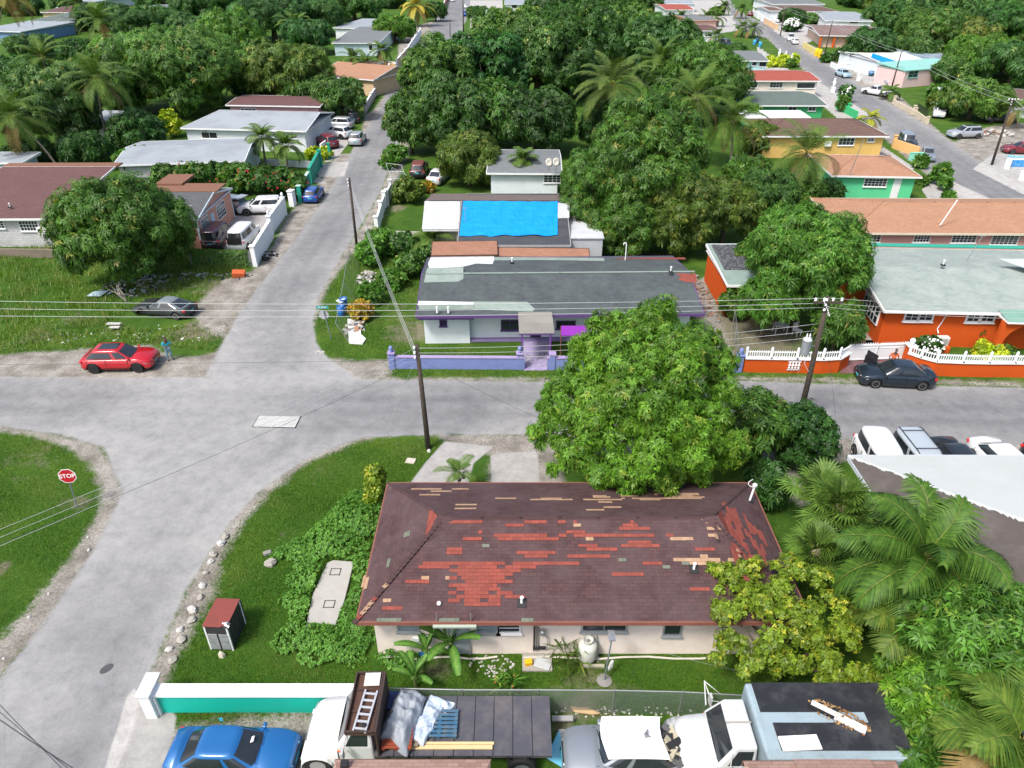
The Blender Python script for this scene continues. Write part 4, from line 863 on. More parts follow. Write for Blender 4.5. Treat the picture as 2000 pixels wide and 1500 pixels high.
# ================================================== corner warehouse at the right with whitewashed slope
def warehouse():
	C = P(1656, 889, 3.6); r = thing('corner_building', 'large hipped brown roof with white coated rear slope, parked cars behind it', 'building', (C.x, C.y, 0))
	W, D, z, i = 30, 17.5, 3.6, 7.2; ix = 5.0; q = C+Vector((ix, -i, 0)); hr = ztop(0, q.y, 1052)-z; y = -i
	dk = mat('weathered brown roof', (.085, .072, .066), .9, .9, .8, dirtcol=(.14, .125, .115), bmp=.4); wh = mat('white coated roof', (.44, .46, .45), .85, .4, .35, dirtcol=(.33, .34, .31))
	m = MB(); b_ = D-i
	roof_face(m, [(0, 0, z),(W, 0, z),(W-ix, -i, z+hr),(ix, -i, z+hr)], 1)
	# ragged white edge spilling over the hip
	roof_face(m, [(0, 0, z),(ix, -i, z+hr),(ix, -b_, z+hr),(0, -D, z)], 0)
	roof_face(m, [(0, -D, z),(ix, -b_, z+hr),(W-ix, -b_, z+hr),(W, -D, z)], 0)
	if b_ > i: roof_face(m, [(ix, -i, z+hr),(W-ix, -i, z+hr),(W-ix, -b_, z+hr),(ix, -b_, z+hr)], 0)
	nn = Vector((-hr, 0, ix)).normalized(); rr = random.Random(2); n = 90
	for k in range(n):
		t = (k+.5)/n; p = Vector((ix*t, -i*t, z+hr*t)); L_ = rr.uniform(.03, .3)
		m.add([p+nn*.012+Vector((-.0, .06, 0)), p+nn*.012+Vector((.09, -.09-L_*.2, hr/i*.09)), p+nn*.012+Vector((-.02, -L_, -hr/i*.02)), p+nn*.012+Vector((-.08, -.02, -hr/i*.08))], [(0, 3, 2, 1)], 1)
	m.tube([(ix, -i, z+hr),(ix, -b_, z+hr)], .06, 6, 0)
	rf = m.build('roof', [dk, wh], r)
	f = MB()
	for a, b in (((0, 0),(W, 0)),((0, 0),(0, -D))):
		f.box(min(a[0], b[0])-.03, min(a[1], b[1])-.03, z-.22, max(a[0], b[0])+.03, max(a[1], b[1])+.03, z-.004)
	f.build('fascia', mat('pale blue fascia', (.5, .56, .6), .6, .2), r)
	MB().box(.6, -D+.6, 0, W-.6, -.6, z-.1).build('wall', wl('white', 0), r)
	MB().box(.05, -D+.05, z-.2, W-.05, -.05, z-.08).build('soffit', WHITE, r)
warehouse()
# ================================================== bottom edge roofs of the nearest building
def fore(name, label, corners, z, hip=.9):
	ps = [P(x, y, z) for x, y in corners]; o0 = ps[0].copy(); o0.z = 0
	r = thing(name, label, 'building', o0); sh = shingle('foreground tan shingles', (.28, .17, .135),(.40, .26, .21),(.15, .09, .075), .34, .16, .35, (.3, .2, .17))
	W = ps[1].x-ps[0].x; D = 6.0; m = MB(); h_ = 1.1
	roof_face(m, [(0, 0, z),(W, 0, z),(W-hip, -D/2, z+h_),(hip, -D/2, z+h_)]); roof_face(m, [(0, -D, z),(W, -D, z),(W-hip, -D/2, z+h_),(hip, -D/2, z+h_)])
	roof_face(m, [(0, 0, z),(hip, -D/2, z+h_),(0, -D, z)]); roof_face(m, [(W, 0, z),(W-hip, -D/2, z+h_),(W, -D, z)])
	m.build('roof', sh, r); MB().box(.3, -D+.3, 0, W-.3, -.3, z-.1).build('wall', wl('cream', 0), r)
	f = MB().box(-.02, -.03, z-.16, W+.02, .03, z-.003); f.build('fascia', DBR_T, r)
	return r, W
DBR_T = mat('brown trim', (.12, .07, .05), .7, .3)
r, W = fore('near_left_roof', 'tan shingle roof edge at the bottom in front of the flatbed truck', [(655, 1484),(958, 1490)], 2.9)
MB().cbox((.35, -.25, 3.12),(.22, .2, .14)).build('solar_lamp', BLK, r,bevel=.01)
r, W = fore('near_right_roof', 'tan shingle roof at the bottom right in front of the box truck', [(1452, 1487),(1750, 1487)], 2.9)
p = P(1548, 1474, 3.2)-r.location; m = MB(); roof_face(m, [(p.x, -.05, 3.1),(p.x+2.3, -.05, 3.1),(p.x+2.1, -2, 3.9),(p.x+.2, -2, 3.9)]); m.box(p.x+.05, -2, 2.8, p.x+2.2, -.08, 3.02); m.build('raised_roof', shingle('foreground tan shingles', 0, 0), r)
# ------------------------------------------------------------------ vehicles: length along +x (nose at +x), built by lofting
TYRE = mat('tyre rubber', (.014, .014, .014), .85, .3); RIM = mat('alloy rim', (.42, .43, .44), .3, .2, metal=.6); DRIM = mat('dark rim', (.03, .03, .03), .4, .2)
LAMP = glass('headlamp glass', (.55, .57, .58), .08); TAIL = glass('tail lamp red', (.35, .01, .012), .12); UNDER = mat('dark underbody', (.01, .01, .01), .9, .1)
PLATE = mat('number plate', (.05, .35, .42), .5, .1)
SPECS = dict(
# L, W, H, belt z, hood z at nose, hood z at cowl, deck z rear, x fractions from the tail: glass base rear, roof rear, roof front, windscreen base; wheels r; axle fractions
sedan=dict(L=4.5, W=1.76, H=1.46, belt=.93, nose=.70, cowl=.96, deck=1.04, g=(.10, .27, .56, .73), r=.32, ax=(.18, .80), tw=.62),
coupe=dict(L=4.5, W=1.80, H=1.30, belt=.86, nose=.62, cowl=.88, deck=.92, g=(.06, .30, .52, .70), r=.32, ax=(.18, .80), tw=.58),
suv=dict(L=4.6, W=1.84, H=1.68, belt=1.06, nose=.85, cowl=1.10, deck=1.10, g=(.03, .10, .58, .74), r=.37, ax=(.18, .80), tw=.66),
cross=dict(L=4.5, W=1.84, H=1.56, belt=.98, nose=.76, cowl=1.02, deck=1.02, g=(.03, .19, .56, .74), r=.36, ax=(.18, .80), tw=.62),
hatch=dict(L=3.9, W=1.69, H=1.50, belt=.95, nose=.74, cowl=1.0, deck=.98, g=(.02, .10, .58, .78), r=.30, ax=(.16, .82), tw=.64),
boxy=dict(L=4.5, W=1.78, H=1.80, belt=1.10, nose=.98, cowl=1.12, deck=1.12, g=(.015, .05, .62, .72), r=.37, ax=(.17, .82), tw=.74),
van=dict(L=4.5, W=1.75, H=1.85, belt=1.05, nose=.85, cowl=1.05, deck=1.05, g=(.015, .05, .72, .90), r=.31, ax=(.16, .84), tw=.74),
pickup=dict(L=5.0, W=1.80, H=1.70, belt=1.05, nose=.92, cowl=1.08, deck=1.05, g=(.38, .42, .58, .70), r=.38, ax=(.18, .80), tw=.70))
def car_parts(root, kind, col, rim=RIM, detail=2, missing=(), roofcol=None, sc=1., rails=False, sunroof=False):
	s = SPECS[kind]; L, W, H = s['L'], s['W'], s['H']; r = s['r']; hw = W/2
	ax = [-L/2+L*a for a in s['ax']]; g = [-L/2+L*a for a in s['g']]; zb0 = .20 if kind in ('sedan', 'coupe', 'hatch', 'van') else .28
	n = 44 if detail > 1 else 24; st = []
	for k in range(n+1):
		x = -L/2+L*k/n; t = k/n
		# plan taper at both ends
		e = min((x+L/2),(L/2-x)); rn = .55 if kind not in ('boxy', 'van', 'pickup') else .28
		pl = 1-.16*max(0, 1-e/rn)**2
		nose = max(0, 1-(L/2-x)/.22); tl = max(0, 1-(x+L/2)/.16)
		if x > g[3]: zt = s['cowl']+(s['nose']-s['cowl'])*((x-g[3])/(L/2-g[3]))**1.7
		elif x < g[0]: zt = s['deck']-.03*((g[0]-x)/max(.1, g[0]+L/2))
		else: zt = s['belt']
		if kind == 'pickup' and x < g[0]: zt = s['belt']
		zt -= .10*nose**2+.08*tl**2
		zb = zb0+.08*max(nose, tl)
		for a in ax:
			dx = abs(x-a); rr = r+.075
			if dx < rr: zb = max(zb, math.sqrt(rr*rr-dx*dx)+r-.02)
		zb = min(zb, zt-.1)
		st.append((x, pl*hw, zb, min(zt, 9), nose, tl))
	vs, fs = [], []; q = 13
	for x, w_, zb, zt, no, tl in st:
		inside = g[0] < x < g[3]; b = s['belt'] if kind != 'pickup' or x > g[0] else s['belt']
		sh = min(zt, b+.0); zm = max(zb+.03, min(.62*sh, sh-.02)); cr = .03 if not inside else 0
		bulge = [(w_*.86, max(zb-.0, .16) if zb < .4 else zb),(w_*.965, zb),(w_*1.0, zb+(zm-zb)*.6),(w_*.99, zm),(w_*.955, sh-.03),(w_*.90, sh+.0+(zt-sh)*.5),(0, zt+cr)]
		for k in range(7): vs.append((x, -bulge[k][0], bulge[k][1]))
		for k in range(5, -1, -1): vs.append((x, bulge[k][0], bulge[k][1]))
	for i in range(n):
		for k in range(q-1): fs.append((i*q+k, (i+1)*q+k, (i+1)*q+k+1, i*q+k+1))
	fs.append(tuple(range(q))); fs.append(tuple(n*q+k for k in range(q-1, -1, -1)))
	m = MB(); m.add(vs, fs)
	# under tray
	body = m.build('body', [col, UNDER], root, smooth=True)
	for v in (0,): pass
	ub = MB().box(-L/2+.1, -hw*.8, .18, L/2-.12, hw*.8, .5); ub.build('underbody', UNDER, root)
	# ---- greenhouse
	N = 48; zs = [0, .12, .5, .86, 1.]; tw = s['tw']
	def outline(t, ang, off=0):
		x0 = g[0]+(g[1]-g[0])*t; x1 = g[3]+(g[2]-g[3])*t; xc = (x0+x1)/2; a = (x1-x0)/2; b = hw*(.90+(tw*1.10-.90)*t**1.15)
		c, s_ = math.cos(ang), math.sin(ang); e = 2/5.2
		return Vector((xc+(a+off)*math.copysign(abs(c)**e, c),(b+off)*math.copysign(abs(s_)**e, s_), s['belt']-.02+(H-.05-s['belt'])*t))
	vs = []; fs = []
	for t in zs:
		for k in range(N): vs.append(outline(t, 2*math.pi*k/N))
	for dz, sc_ in ((.028, .93),(.045, .7),(.05, .35)):
		for k in range(N):
			p = outline(1, 2*math.pi*k/N); c = Vector(((g[1]+g[2])/2, 0, p.z)); v = c+(p-c)*sc_; v.z = p.z+dz; vs.append(v)
	R_ = len(zs)+3
	for i in range(R_-1):
		for k in range(N): fs.append((i*N+k, i*N+(k+1) % N, (i+1)*N+(k+1) % N, (i+1)*N+k))
	fs.append(tuple((R_-1)*N+k for k in range(N)))
	cab = MB(); cab.add(vs, fs); cab.build('cabin', roofcol or col, root, smooth=True)
	GL = glass()
	def pane(name, a0, a1, t0, t1, mt=GL, n2=8):
		vs = []; fs = []; nn = 5
		for j in range(nn+1):
			t = t0+(t1-t0)*j/nn
			for k in range(n2+1): vs.append(outline(t, R(a0+(a1-a0)*k/n2), .012))
		for j in range(nn):
			for k in range(n2): fs.append((j*(n2+1)+k, j*(n2+1)+k+1, (j+1)*(n2+1)+k+1, (j+1)*(n2+1)+k))
		MB().add(vs, fs).build(name, mt, root, smooth=True)
	if 'windshield' not in missing: pane('windshield', -33, 33, .1, .93)
	pane('rear_window', 150, 210, .14, .9)
	cuts = ((48, 84),(88, 134)) if kind != 'pickup' else ((50, 128),)
	for a, b in cuts:
		for sg in (1, -1): pane('side_window', sg*a, sg*b, .12, .84)
	if sunroof:
		zt = H-.05+.05; MB().box(g[1]+.35, -hw*.42, zt-.03, g[2]-.15, hw*.42, zt+.006).build('sunroof', GL, root,bevel=.01)
	if rails:
		for sg in (1, -1): MB().tube([(g[1]+.1, sg*hw*tw*.86, H-.01),(g[1]+.3, sg*hw*tw*.88, H+.05),(g[2]-.3, sg*hw*tw*.88, H+.05),(g[2]-.1, sg*hw*tw*.86, H-.01)], .022, 6).build('roof_rail', BLK, root)
		if rails == 2:
			for x in (g[1]+.5, g[2]-.5): MB().tube([(x, -hw*tw*.88, H+.05),(x, hw*tw*.88, H+.05)], .022, 6).build('roof_bar', BLK, root)
	# ---- wheels
	for i, a in enumerate(ax):
		for sg in (1, -1):
			if (i, sg) in missing: continue
			w_ = MB(); w_.lathe([(r*.62, -.02),(r*.93, -.01),(r, .03),(r, .17),(r*.93, .21),(r*.6, .2)], 22, 0, (0, 0, 0), Matrix.Translation((a, sg*(hw-.19), r)) @ Matrix.Rotation(-sg*math.pi/2, 4, 'X'))
			o = w_.build('wheel', TYRE, root, smooth=False)
			m = MB(); Mx = Matrix.Translation((a, sg*(hw-.19), r)) @ Matrix.Rotation(-sg*math.pi/2, 4, 'X')
			m.lathe([(r*.62, .16),(r*.66, .205),(r*.60, .21),(r*.56, .17)], 22, 0, (0, 0, 0), Mx)
			m.lathe([(r*.14, .1),(r*.14, .2)], 10, 0, (0, 0, 0), Mx)
			for k in range(5 if detail > 1 else 4):
				an = 2*math.pi*k/5
				M2 = Mx @ Matrix.Rotation(an, 4, 'Z'); m.box(r*.1, -.035, .17, r*.6, .035, .195, 0, M2)
			m.build('rim', rim, o)
	# ---- lamps, bumper, grille, plates, mirrors
	zl = s['nose']-.06
	for sg in (1, -1):
		m = MB(); x1 = L/2-.06; m.add([(x1+.035, sg*hw*.50, zl-.1),(x1+.05, sg*hw*.5, zl+.02),(x1-.14, sg*hw*.55, zl+.075),(x1-.44, sg*hw*.93, zl+.085),(x1-.28, sg*hw*.985, zl-.02),(x1-.12, sg*hw*.90, zl-.12)],
			[(0, 1, 2, 3, 4, 5) if sg > 0 else (5, 4, 3, 2, 1, 0)]); m.build('headlight', LAMP, root)
		zr = s['belt']-.13; x0 = -L/2
		m = MB().cbox((x0+.11, sg*hw*.82, zr),(.16, .24, .14), 0, sg*.25); m.build('taillight', TAIL, root,bevel=.02)
		if detail: m = MB().blob((g[3]-.14, sg*(hw+.0), s['belt']+.05),(.08, .14, .07), 0, 8, 6, 0); m.build('mirror', col, root, True)
	MB().cbox((L/2-.035, 0, zl-.03),(.06, hw*.85, .13)).build('grille', BLK, root,bevel=.015)
	MB().cbox((L/2-.04, 0, .36),(.07, hw*1.25, .14)).build('air_intake', BLK, root,bevel=.02)
	MB().cbox((L/2+.0, 0, .48),(.03, .4, .11)).build('plate', PLATE, root); MB().cbox((-L/2-.0, 0, s['belt']-.30),(.03, .4, .12)).build('plate', PLATE, root)
	if detail > 1:
		m = MB()      # shut lines and handles
		xs = [g[3]-.25, (g[0]+g[3])/2-.05, g[0]+.35]
		for sg in (1, -1):
			for x in xs:
				m.box(x-.008, sg*hw*.985-.012, .34, x+.008, sg*hw*.985+.012, s['belt']-.06)
			m.box(xs[2], sg*hw*.99-.01, .335, xs[0], sg*hw*.99+.012, .35)
		m.build('shut_line', UNDER, root)
		for sg in (1, -1):
			for x in (xs[1]+.2, xs[2]+.2): MB().cbox((x, sg*hw*.985, s['belt']-.14),(.17, .035, .03)).build('handle', col, root,bevel=.008)
		m = MB()
		for sg in (-1, 1): m.tube([(g[3]-.02, sg*.35-.25, s['cowl']+.03),(g[3]-.10, sg*.35+.3, s['cowl']+.10)], .012, 5)
		m.build('wiper', BLK, root)
		m = MB()      # bonnet shut line
		for sg in (1, -1): m.tube([(g[3]+.02, sg*hw*.80, s['cowl']+.006),(L/2-.30, sg*hw*.62, s['nose']+.07)], .007, 4)
		m.build('bonnet_line', UNDER, root)
def vehicle(kind, name, label, cat, a, b=None, col=None, sc=1., group=None, ang=None, z=0, **kw):
	"""a,b = photo pixels on the ground under the tail and under the nose"""
	if b: A, B = P(*a, z), P(*b, z); c = (A+B)/2; an = math.atan2(B.y-A.y, B.x-A.x)
	else: c = P(*a, z); an = R(ang)
	r = thing(name, label, cat, c, an, group); r.scale = (sc,)*3
	car_parts(r, kind, col, **kw); return r
pW, pSil, pBlk = paint('white car paint', (.58, .59, .60)), paint('silver car paint', (.40, .42, .44), .3, .35), paint('black car paint', (.012, .013, .015))
pRed, pBlu, pNav = paint('bright red paint', (.40, .006, .012)), paint('metallic blue paint', (.012, .12, .33), .3, .2), paint('dark navy paint', (.014, .022, .032), .25, .2)
pDR, pGr, pLB = paint('dark red paint', (.16, .012, .018)), paint('steel grey paint', (.22, .25, .28), .35, .3), paint('light blue paint', (.36, .48, .55), .3, .2)
KERB = 'cars parked nose to the corner building'
vehicle('cross', 'red_suv', 'bright red hatchback suv with panoramic sunroof and black wheels, parked on the dirt verge', 'car', (176, 717),(306, 714), pRed, rim=DRIM, sunroof=True, sc=.99)
v = vehicle('sedan', 'dark_sedan', 'dark navy sedan with its far front door open in front of the white gate', 'car', (1812, 750),(1673, 743), pNav)
m = MB().box(-.04, 0, .3, .04, .95, 1.0); m.box(-.02, .05, 1.0, .02, .9, 1.38, 1)
o = m.build('open_door', [pNav, glass()], v,bevel=.02); o.location = (.85, -.86, 0); o.rotation_euler = (0, 0, R(180+30))
v = vehicle('sedan', 'blue_sedan', 'metallic blue sedan in the bottom driveway beside the teal wall', 'car', (352, 1488),(578, 1493), pBlu, sc=.94)
m = MB().cbox((.62, .2, 1.15),(.3, .22, .01), 0, .1, 0, R(-28)); m.build('windscreen_paper', WHITE, v)
m = MB().add([(-.35, .95, .95),(.0, .95, .95),(-.15, 1.35, 1.2)], [(0, 1, 2)]);
# wrecked sports car in the lot
v = vehicle('coupe', 'wrecked_coupe', 'wrecked black sports coupe with pale faded roof, abandoned in the overgrown lot', 'car', (378, 617),(272, 607), paint('faded black paint', (.018, .024, .024), .5, 0, .2), sc=1.0, roofcol=mat('faded silver roof', (.16, .19, .205), .5, .4), missing=((1, 1),(1, -1)), rim=RIM, z=0)
v.location.z = -.05; v.rotation_euler.x = R(2)
# parked row by the corner building
vehicle('boxy', 'white_boxy_suv', 'white boxy suv with tinted windows, leftmost of the row behind the corner building', 'car', (1694, 888),(1738, 970), pW, group=KERB, rails=False)
vehicle('boxy', 'silver_suv', 'pale silver suv with black roof rack, between the white boxy suv and the black sedan', 'car', (1762, 892),(1820, 970), paint('pale silver paint', (.42, .47, .50), .3, .2), group=KERB, rails=2)
vehicle('sedan', 'black_sedan', 'glossy black sedan between the silver suv with roof rack and the white saloon', 'car', (1835, 893),(1905, 970), pBlk, group=KERB)
vehicle('sedan', 'white_sedan', 'white saloon with dark rear window and silver wheel, in the row behind the corner building', 'car', (1920, 893),(2000, 970), pW, group=KERB)
vehicle('sedan', 'blue_black_sedan', 'dark blue car just entering the right edge beside the white saloon', 'car', (2030, 905),(2120, 975), pNav, group=KERB, detail=1)
# left street
vehicle('hatch', 'blue_hatchback', 'royal blue hatchback parked beside the green street wall', 'car', (606, 400),(622, 378), paint('royal blue', (.015, .07, .30), .3, .2), detail=1, sc=.95)
vehicle('suv', 'white_suv', 'white suv parked behind the white street wall in the pink house yard', 'car', (552, 414),(474, 417), pW, rim=RIM)
v = vehicle('suv', 'silver_hatch_open', 'silver suv with its tailgate raised beside the pink house', 'car', (470, 415),(420, 408), pGr, detail=1)
MB().box(-2.35, -.75, 1.62, -1.5, .75, 1.70).build('raised_tailgate', pSil, v,bevel=.02)
vehicle('van', 'dark_purple_van', 'dark purple minivan parked against the pink house corner', 'car', (415, 490),(440, 460), paint('dark purple paint', (.03, .012, .022)), detail=1)
v = vehicle('van', 'white_wrecked_van', 'white minivan with its rear smashed open behind the vine covered wall', 'car', (466, 489),(492, 462), pW, detail=1)
MB().box(-2.3, -.65, .75, -2.235, .65, 1.35).build('rear_hole', UNDER, v)
vehicle('suv', 'maroon_jeep', 'dark red suv on the concrete drive left of the silver wagon', 'car', (655, 293),(624, 278), pDR, detail=1)
vehicle('hatch', 'silver_wagon', 'silver grey wagon seen from behind at the kerb right of the dark red suv', 'car', (692, 290),(706, 270), pSil, detail=1, sc=1.1)
vehicle('suv', 'white_wagon', 'white wagon with black wheels parked behind the dark red suv', 'car', (686, 272),(632, 264), pW, detail=1, rim=DRIM)
vehicle('suv', 'silver_crossover', 'silver crossover with light roof, farthest of the cars beside the metal-roofed bungalow', 'car', (684, 252),(638, 250), pSil, detail=1)
vehicle('sedan', 'grey_car_behind', 'pale grey car mostly hidden behind the white wagon', 'car', (632, 280),(600, 262), pSil, detail=0)
vehicle('van', 'dark_parked_van', 'small dark van with its nose behind the silver crossover by the bushes', 'car', (694, 246),(684, 230), pBlk, detail=0, sc=.9)
vehicle('suv', 'black_suv_lot', 'black suv with reddish roof parked on grass beside the fallen chain fence', 'car', (815, 352),(824, 330), pBlk, detail=1, rim=RIM, roofcol=paint('faded maroon roof', (.16, .05, .04), .5))
vehicle('sedan', 'white_car_hidden', 'white car half hidden under the yellowish tree beside the black suv', 'car', (848, 362),(866, 345), pW, detail=0)
vehicle('sedan', 'far_white_sedan', 'white sedan at the top of the left street', 'car', (882, 12),(886, -4), pW, detail=0)
vehicle('hatch', 'far_white_hatch', 'small white car on the right kerb of the far left street', 'car', (913, 22),(908, 10), pW, detail=0)
vehicle('boxy', 'far_blue_van', 'dark blue van parked just behind the small white car at the far kerb', 'car', (911, 37),(908, 26), paint('royal blue', 0), detail=0)
vehicle('hatch', 'far_silver_car', 'pale silver car nose-on by the dark grey-roofed mint house', 'car', (925, 58),(920, 70), pSil, detail=0)
vehicle('sedan', 'far_left_white_car', 'white car parked before the yellow-green porch, far left', 'car', (92, 62),(135, 68), pW, detail=0)
# far right street
FR = 'cars along the far right street'
vehicle('van', 'white_delivery_van', 'white delivery van in front of the white flowering bush', 'car', (1541, 71),(1546, 88), pW, detail=1, group=FR)
vehicle('hatch', 'white_small_car', 'small white car just in front of the white delivery van', 'car', (1558, 92),(1546, 80), pW, detail=1, group=FR)
vehicle('sedan', 'pale_blue_sedan', 'pale blue sedan on the far kerb by the white garden arch', 'car', (1632, 145),(1660, 155), pLB, detail=1, group=FR)
vehicle('coupe', 'bright_blue_car', 'bright blue low car in the yard of the torn-roof house', 'car', (1698, 148),(1740, 150), paint('bright blue', (.01, .16, .36), .3, .1), detail=1, group=FR)
vehicle('sedan', 'silver_sedan_far', 'silver sedan before the pink house with teal roof edge', 'car', (1771, 163),(1724, 165), pSil, detail=1, group=FR)
v = vehicle('pickup', 'white_pickup', 'white pickup truck with open black bed, tail toward the lawn', 'pickup', (1727, 189),(1692, 183), pW, detail=1, group=FR)
MB().box(-2.35, -.72, 1.0, -.65, .72, 1.075).build('truck_bed', UNDER, v)
vehicle('boxy', 'white_yard_van', 'white and silver van facing out between gate pillars beside the round tree', 'car', (1832, 217),(1832, 238), pW, detail=1, group=FR)
vehicle('suv', 'silver_suv_far', 'silver suv with black sunroof parked on grass near the rubble heap', 'car', (1915, 268),(1848, 270), pSil, detail=1, sunroof=True, group=FR)
vehicle('sedan', 'dark_red_sedan', 'dark red sedan cut by the right edge above the white and blue wall', 'car', (2030, 300),(1953, 298), pDR, detail=1, group=FR)
vehicle('boxy', 'grey_jeep', 'dark grey jeep with grey roof at the kerb by the yellow house', 'car', (1758, 275),(1780, 300), pBlk, detail=1, roofcol=pGr, group=FR)
v = vehicle('pickup', 'grey_wreck', 'grey-green old pickup just in front of the dark grey jeep', 'pickup', (1800, 298),(1816, 322), pGr, detail=1, group=FR, sc=.85)
vehicle('boxy', 'dark_suv_lane', 'dark suv standing left of the far lane behind the light blue house', 'car', (1403, 88),(1433, 94), pNav, detail=1, group=FR)
vehicle('boxy', 'distant_suv', 'dark suv at the top end of the far lane', 'car', (1410, 14),(1424, 8), pNav, detail=0, group=FR)
vehicle('hatch', 'crimson_car', 'crimson car seen from behind at the far lane wall', 'car', (1465, 36),(1464, 26), pDR, detail=0, group=FR, sc=1.1)
vehicle('sedan', 'black_shade_car', 'black car parked in deep shade behind the far utility pole', 'car', (1975, 240),(1925, 238), pBlk, detail=0, group=FR)
vehicle('sedan', 'hidden_white_car', 'white car tucked behind the peach wall at the top right', 'car', (1515, 45),(1528, 42), pW, detail=0, group=FR)
# ---- silver wreck with white panel on its roof
v = vehicle('sedan', 'silver_wreck', 'silver sedan wreck with big white board over its roof, between the two trucks', 'car', (1340, 1497),(1105, 1480), pGr, sc=.98, missing=((1, 1),(1, -1)))
v.rotation_euler.z = R(180)
m = MB(); g_ = []
for j in range(5):
	for k in range(9):
		x = -1.15+2.0*k/8+.1*math.sin(j); y = -.74+1.48*j/4; g_.append((x, y, 1.47+.05*math.cos(y*1.6)-.035*abs(x+.1)**2+.004*rnd.random()))
m.add(g_+[(a, b, c-.03) for a, b, c in g_], [(j*9+k, j*9+k+1, (j+1)*9+k+1, (j+1)*9+k) for j in range(4) for k in range(8)]+[(45+(j+1)*9+k, 45+(j+1)*9+k+1, 45+j*9+k+1, 45+j*9+k) for j in range(4) for k in range(8)])
pn = m.build('roof_panel', mat('bright white panel', (.8, .8, .8), .6, .12), None); pn.location = v.location; pn.rotation_euler = v.rotation_euler; tag(pn, 'large bright white sheet laid over the roof of the silver wreck', 'panel')
def heap(name, label, cat, items, mats, n, rad, zc=0, smin=.05, smax=.25, hgt=.25, loc=(0, 0, 0), group=None, flat=1., seed=1, kind=None):
	"""one rubble pile"""
	rr = random.Random(seed); m = MB()
	for k in range(n):
		a = rr.uniform(0, 6.28); d = math.sqrt(rr.random()); x, y = rad[0]*d*math.cos(a), rad[1]*d*math.sin(a); s = rr.uniform(smin, smax)
		z = max(0, hgt*(1-d))*rr.uniform(.2, 1)+s*.2
		if items == 'rock': m.blob((x, y, z),(s, s*rr.uniform(.6, 1), s*.7), rr.randrange(len(mats)), 6, 4, .3, rr)
		else: m.cbox((x, y, z),(s*rr.uniform(.8, 3), s*rr.uniform(.4, 1.2), s*.3*flat), rr.randrange(len(mats)), rr.uniform(0, 3), rr.uniform(-.5, .5), rr.uniform(-.5, .5))
	o = m.build(name, mats); o.location = loc; tag(o, label, cat, group, kind); return o
ob = heap('engine_scrap', 'black engine scrap with tangled parts on the boot of the silver wreck', 'scrap', 'box', [BLK, BLK, mat('greasy metal', (.06, .06, .06), .5, .4), mat('rag cream', (.4, .36, .26), .8, .2)], 46, (.42, .62), smin=.06, smax=.22, hgt=.2, loc=P(1312, 1459, 1.15), seed=4)
sh_ = thing('pair_of_shoes', 'pair of black and white shoes lying on the rear window of the silver wreck', 'shoes', P(1283, 1462, 1.3), R(70))
for k, dx in enumerate((-.09, .09)):
	m = MB(); m.blob((dx, 0, .05),(.055, .15, .045), 0, 8, 6, 0); m.blob((dx, .08, .045),(.05, .06, .04), 1, 8, 6, 0); m.build('shoe', [BLK, WHITE], sh_, True)
o = MB().box(-.5, -.38, 0, .5, .38, .09); o.box(-.05, -.1, .09, .1, .08, .14, 1); o = o.build('plastic_tray', [mat('pale cyan plastic', (.12, .42, .60), .5, .3), BLK],bevel=.02); o.location = P(1097, 1466, .12); o.rotation_euler = (R(12), R(-8), R(62)); tag(o, 'light blue plastic panel lying between flatbed and silver wreck', 'panel')
o = MB().box(-.06, -.06, 0, .06, .06, .1); o.tube([(0, 0, .1),(.05, .1, .2),(-.08, -.05, .22),(.1, -.1, .12)], .03, 6); o = o.build('tap_fitting', mat('metal fitting', (.25, .26, .28), .4, .4, metal=.5)); o.location = P(1262, 1438, 1.52); tag(o, 'small grey pipe fitting on the corner of the white sheet', 'fitting')
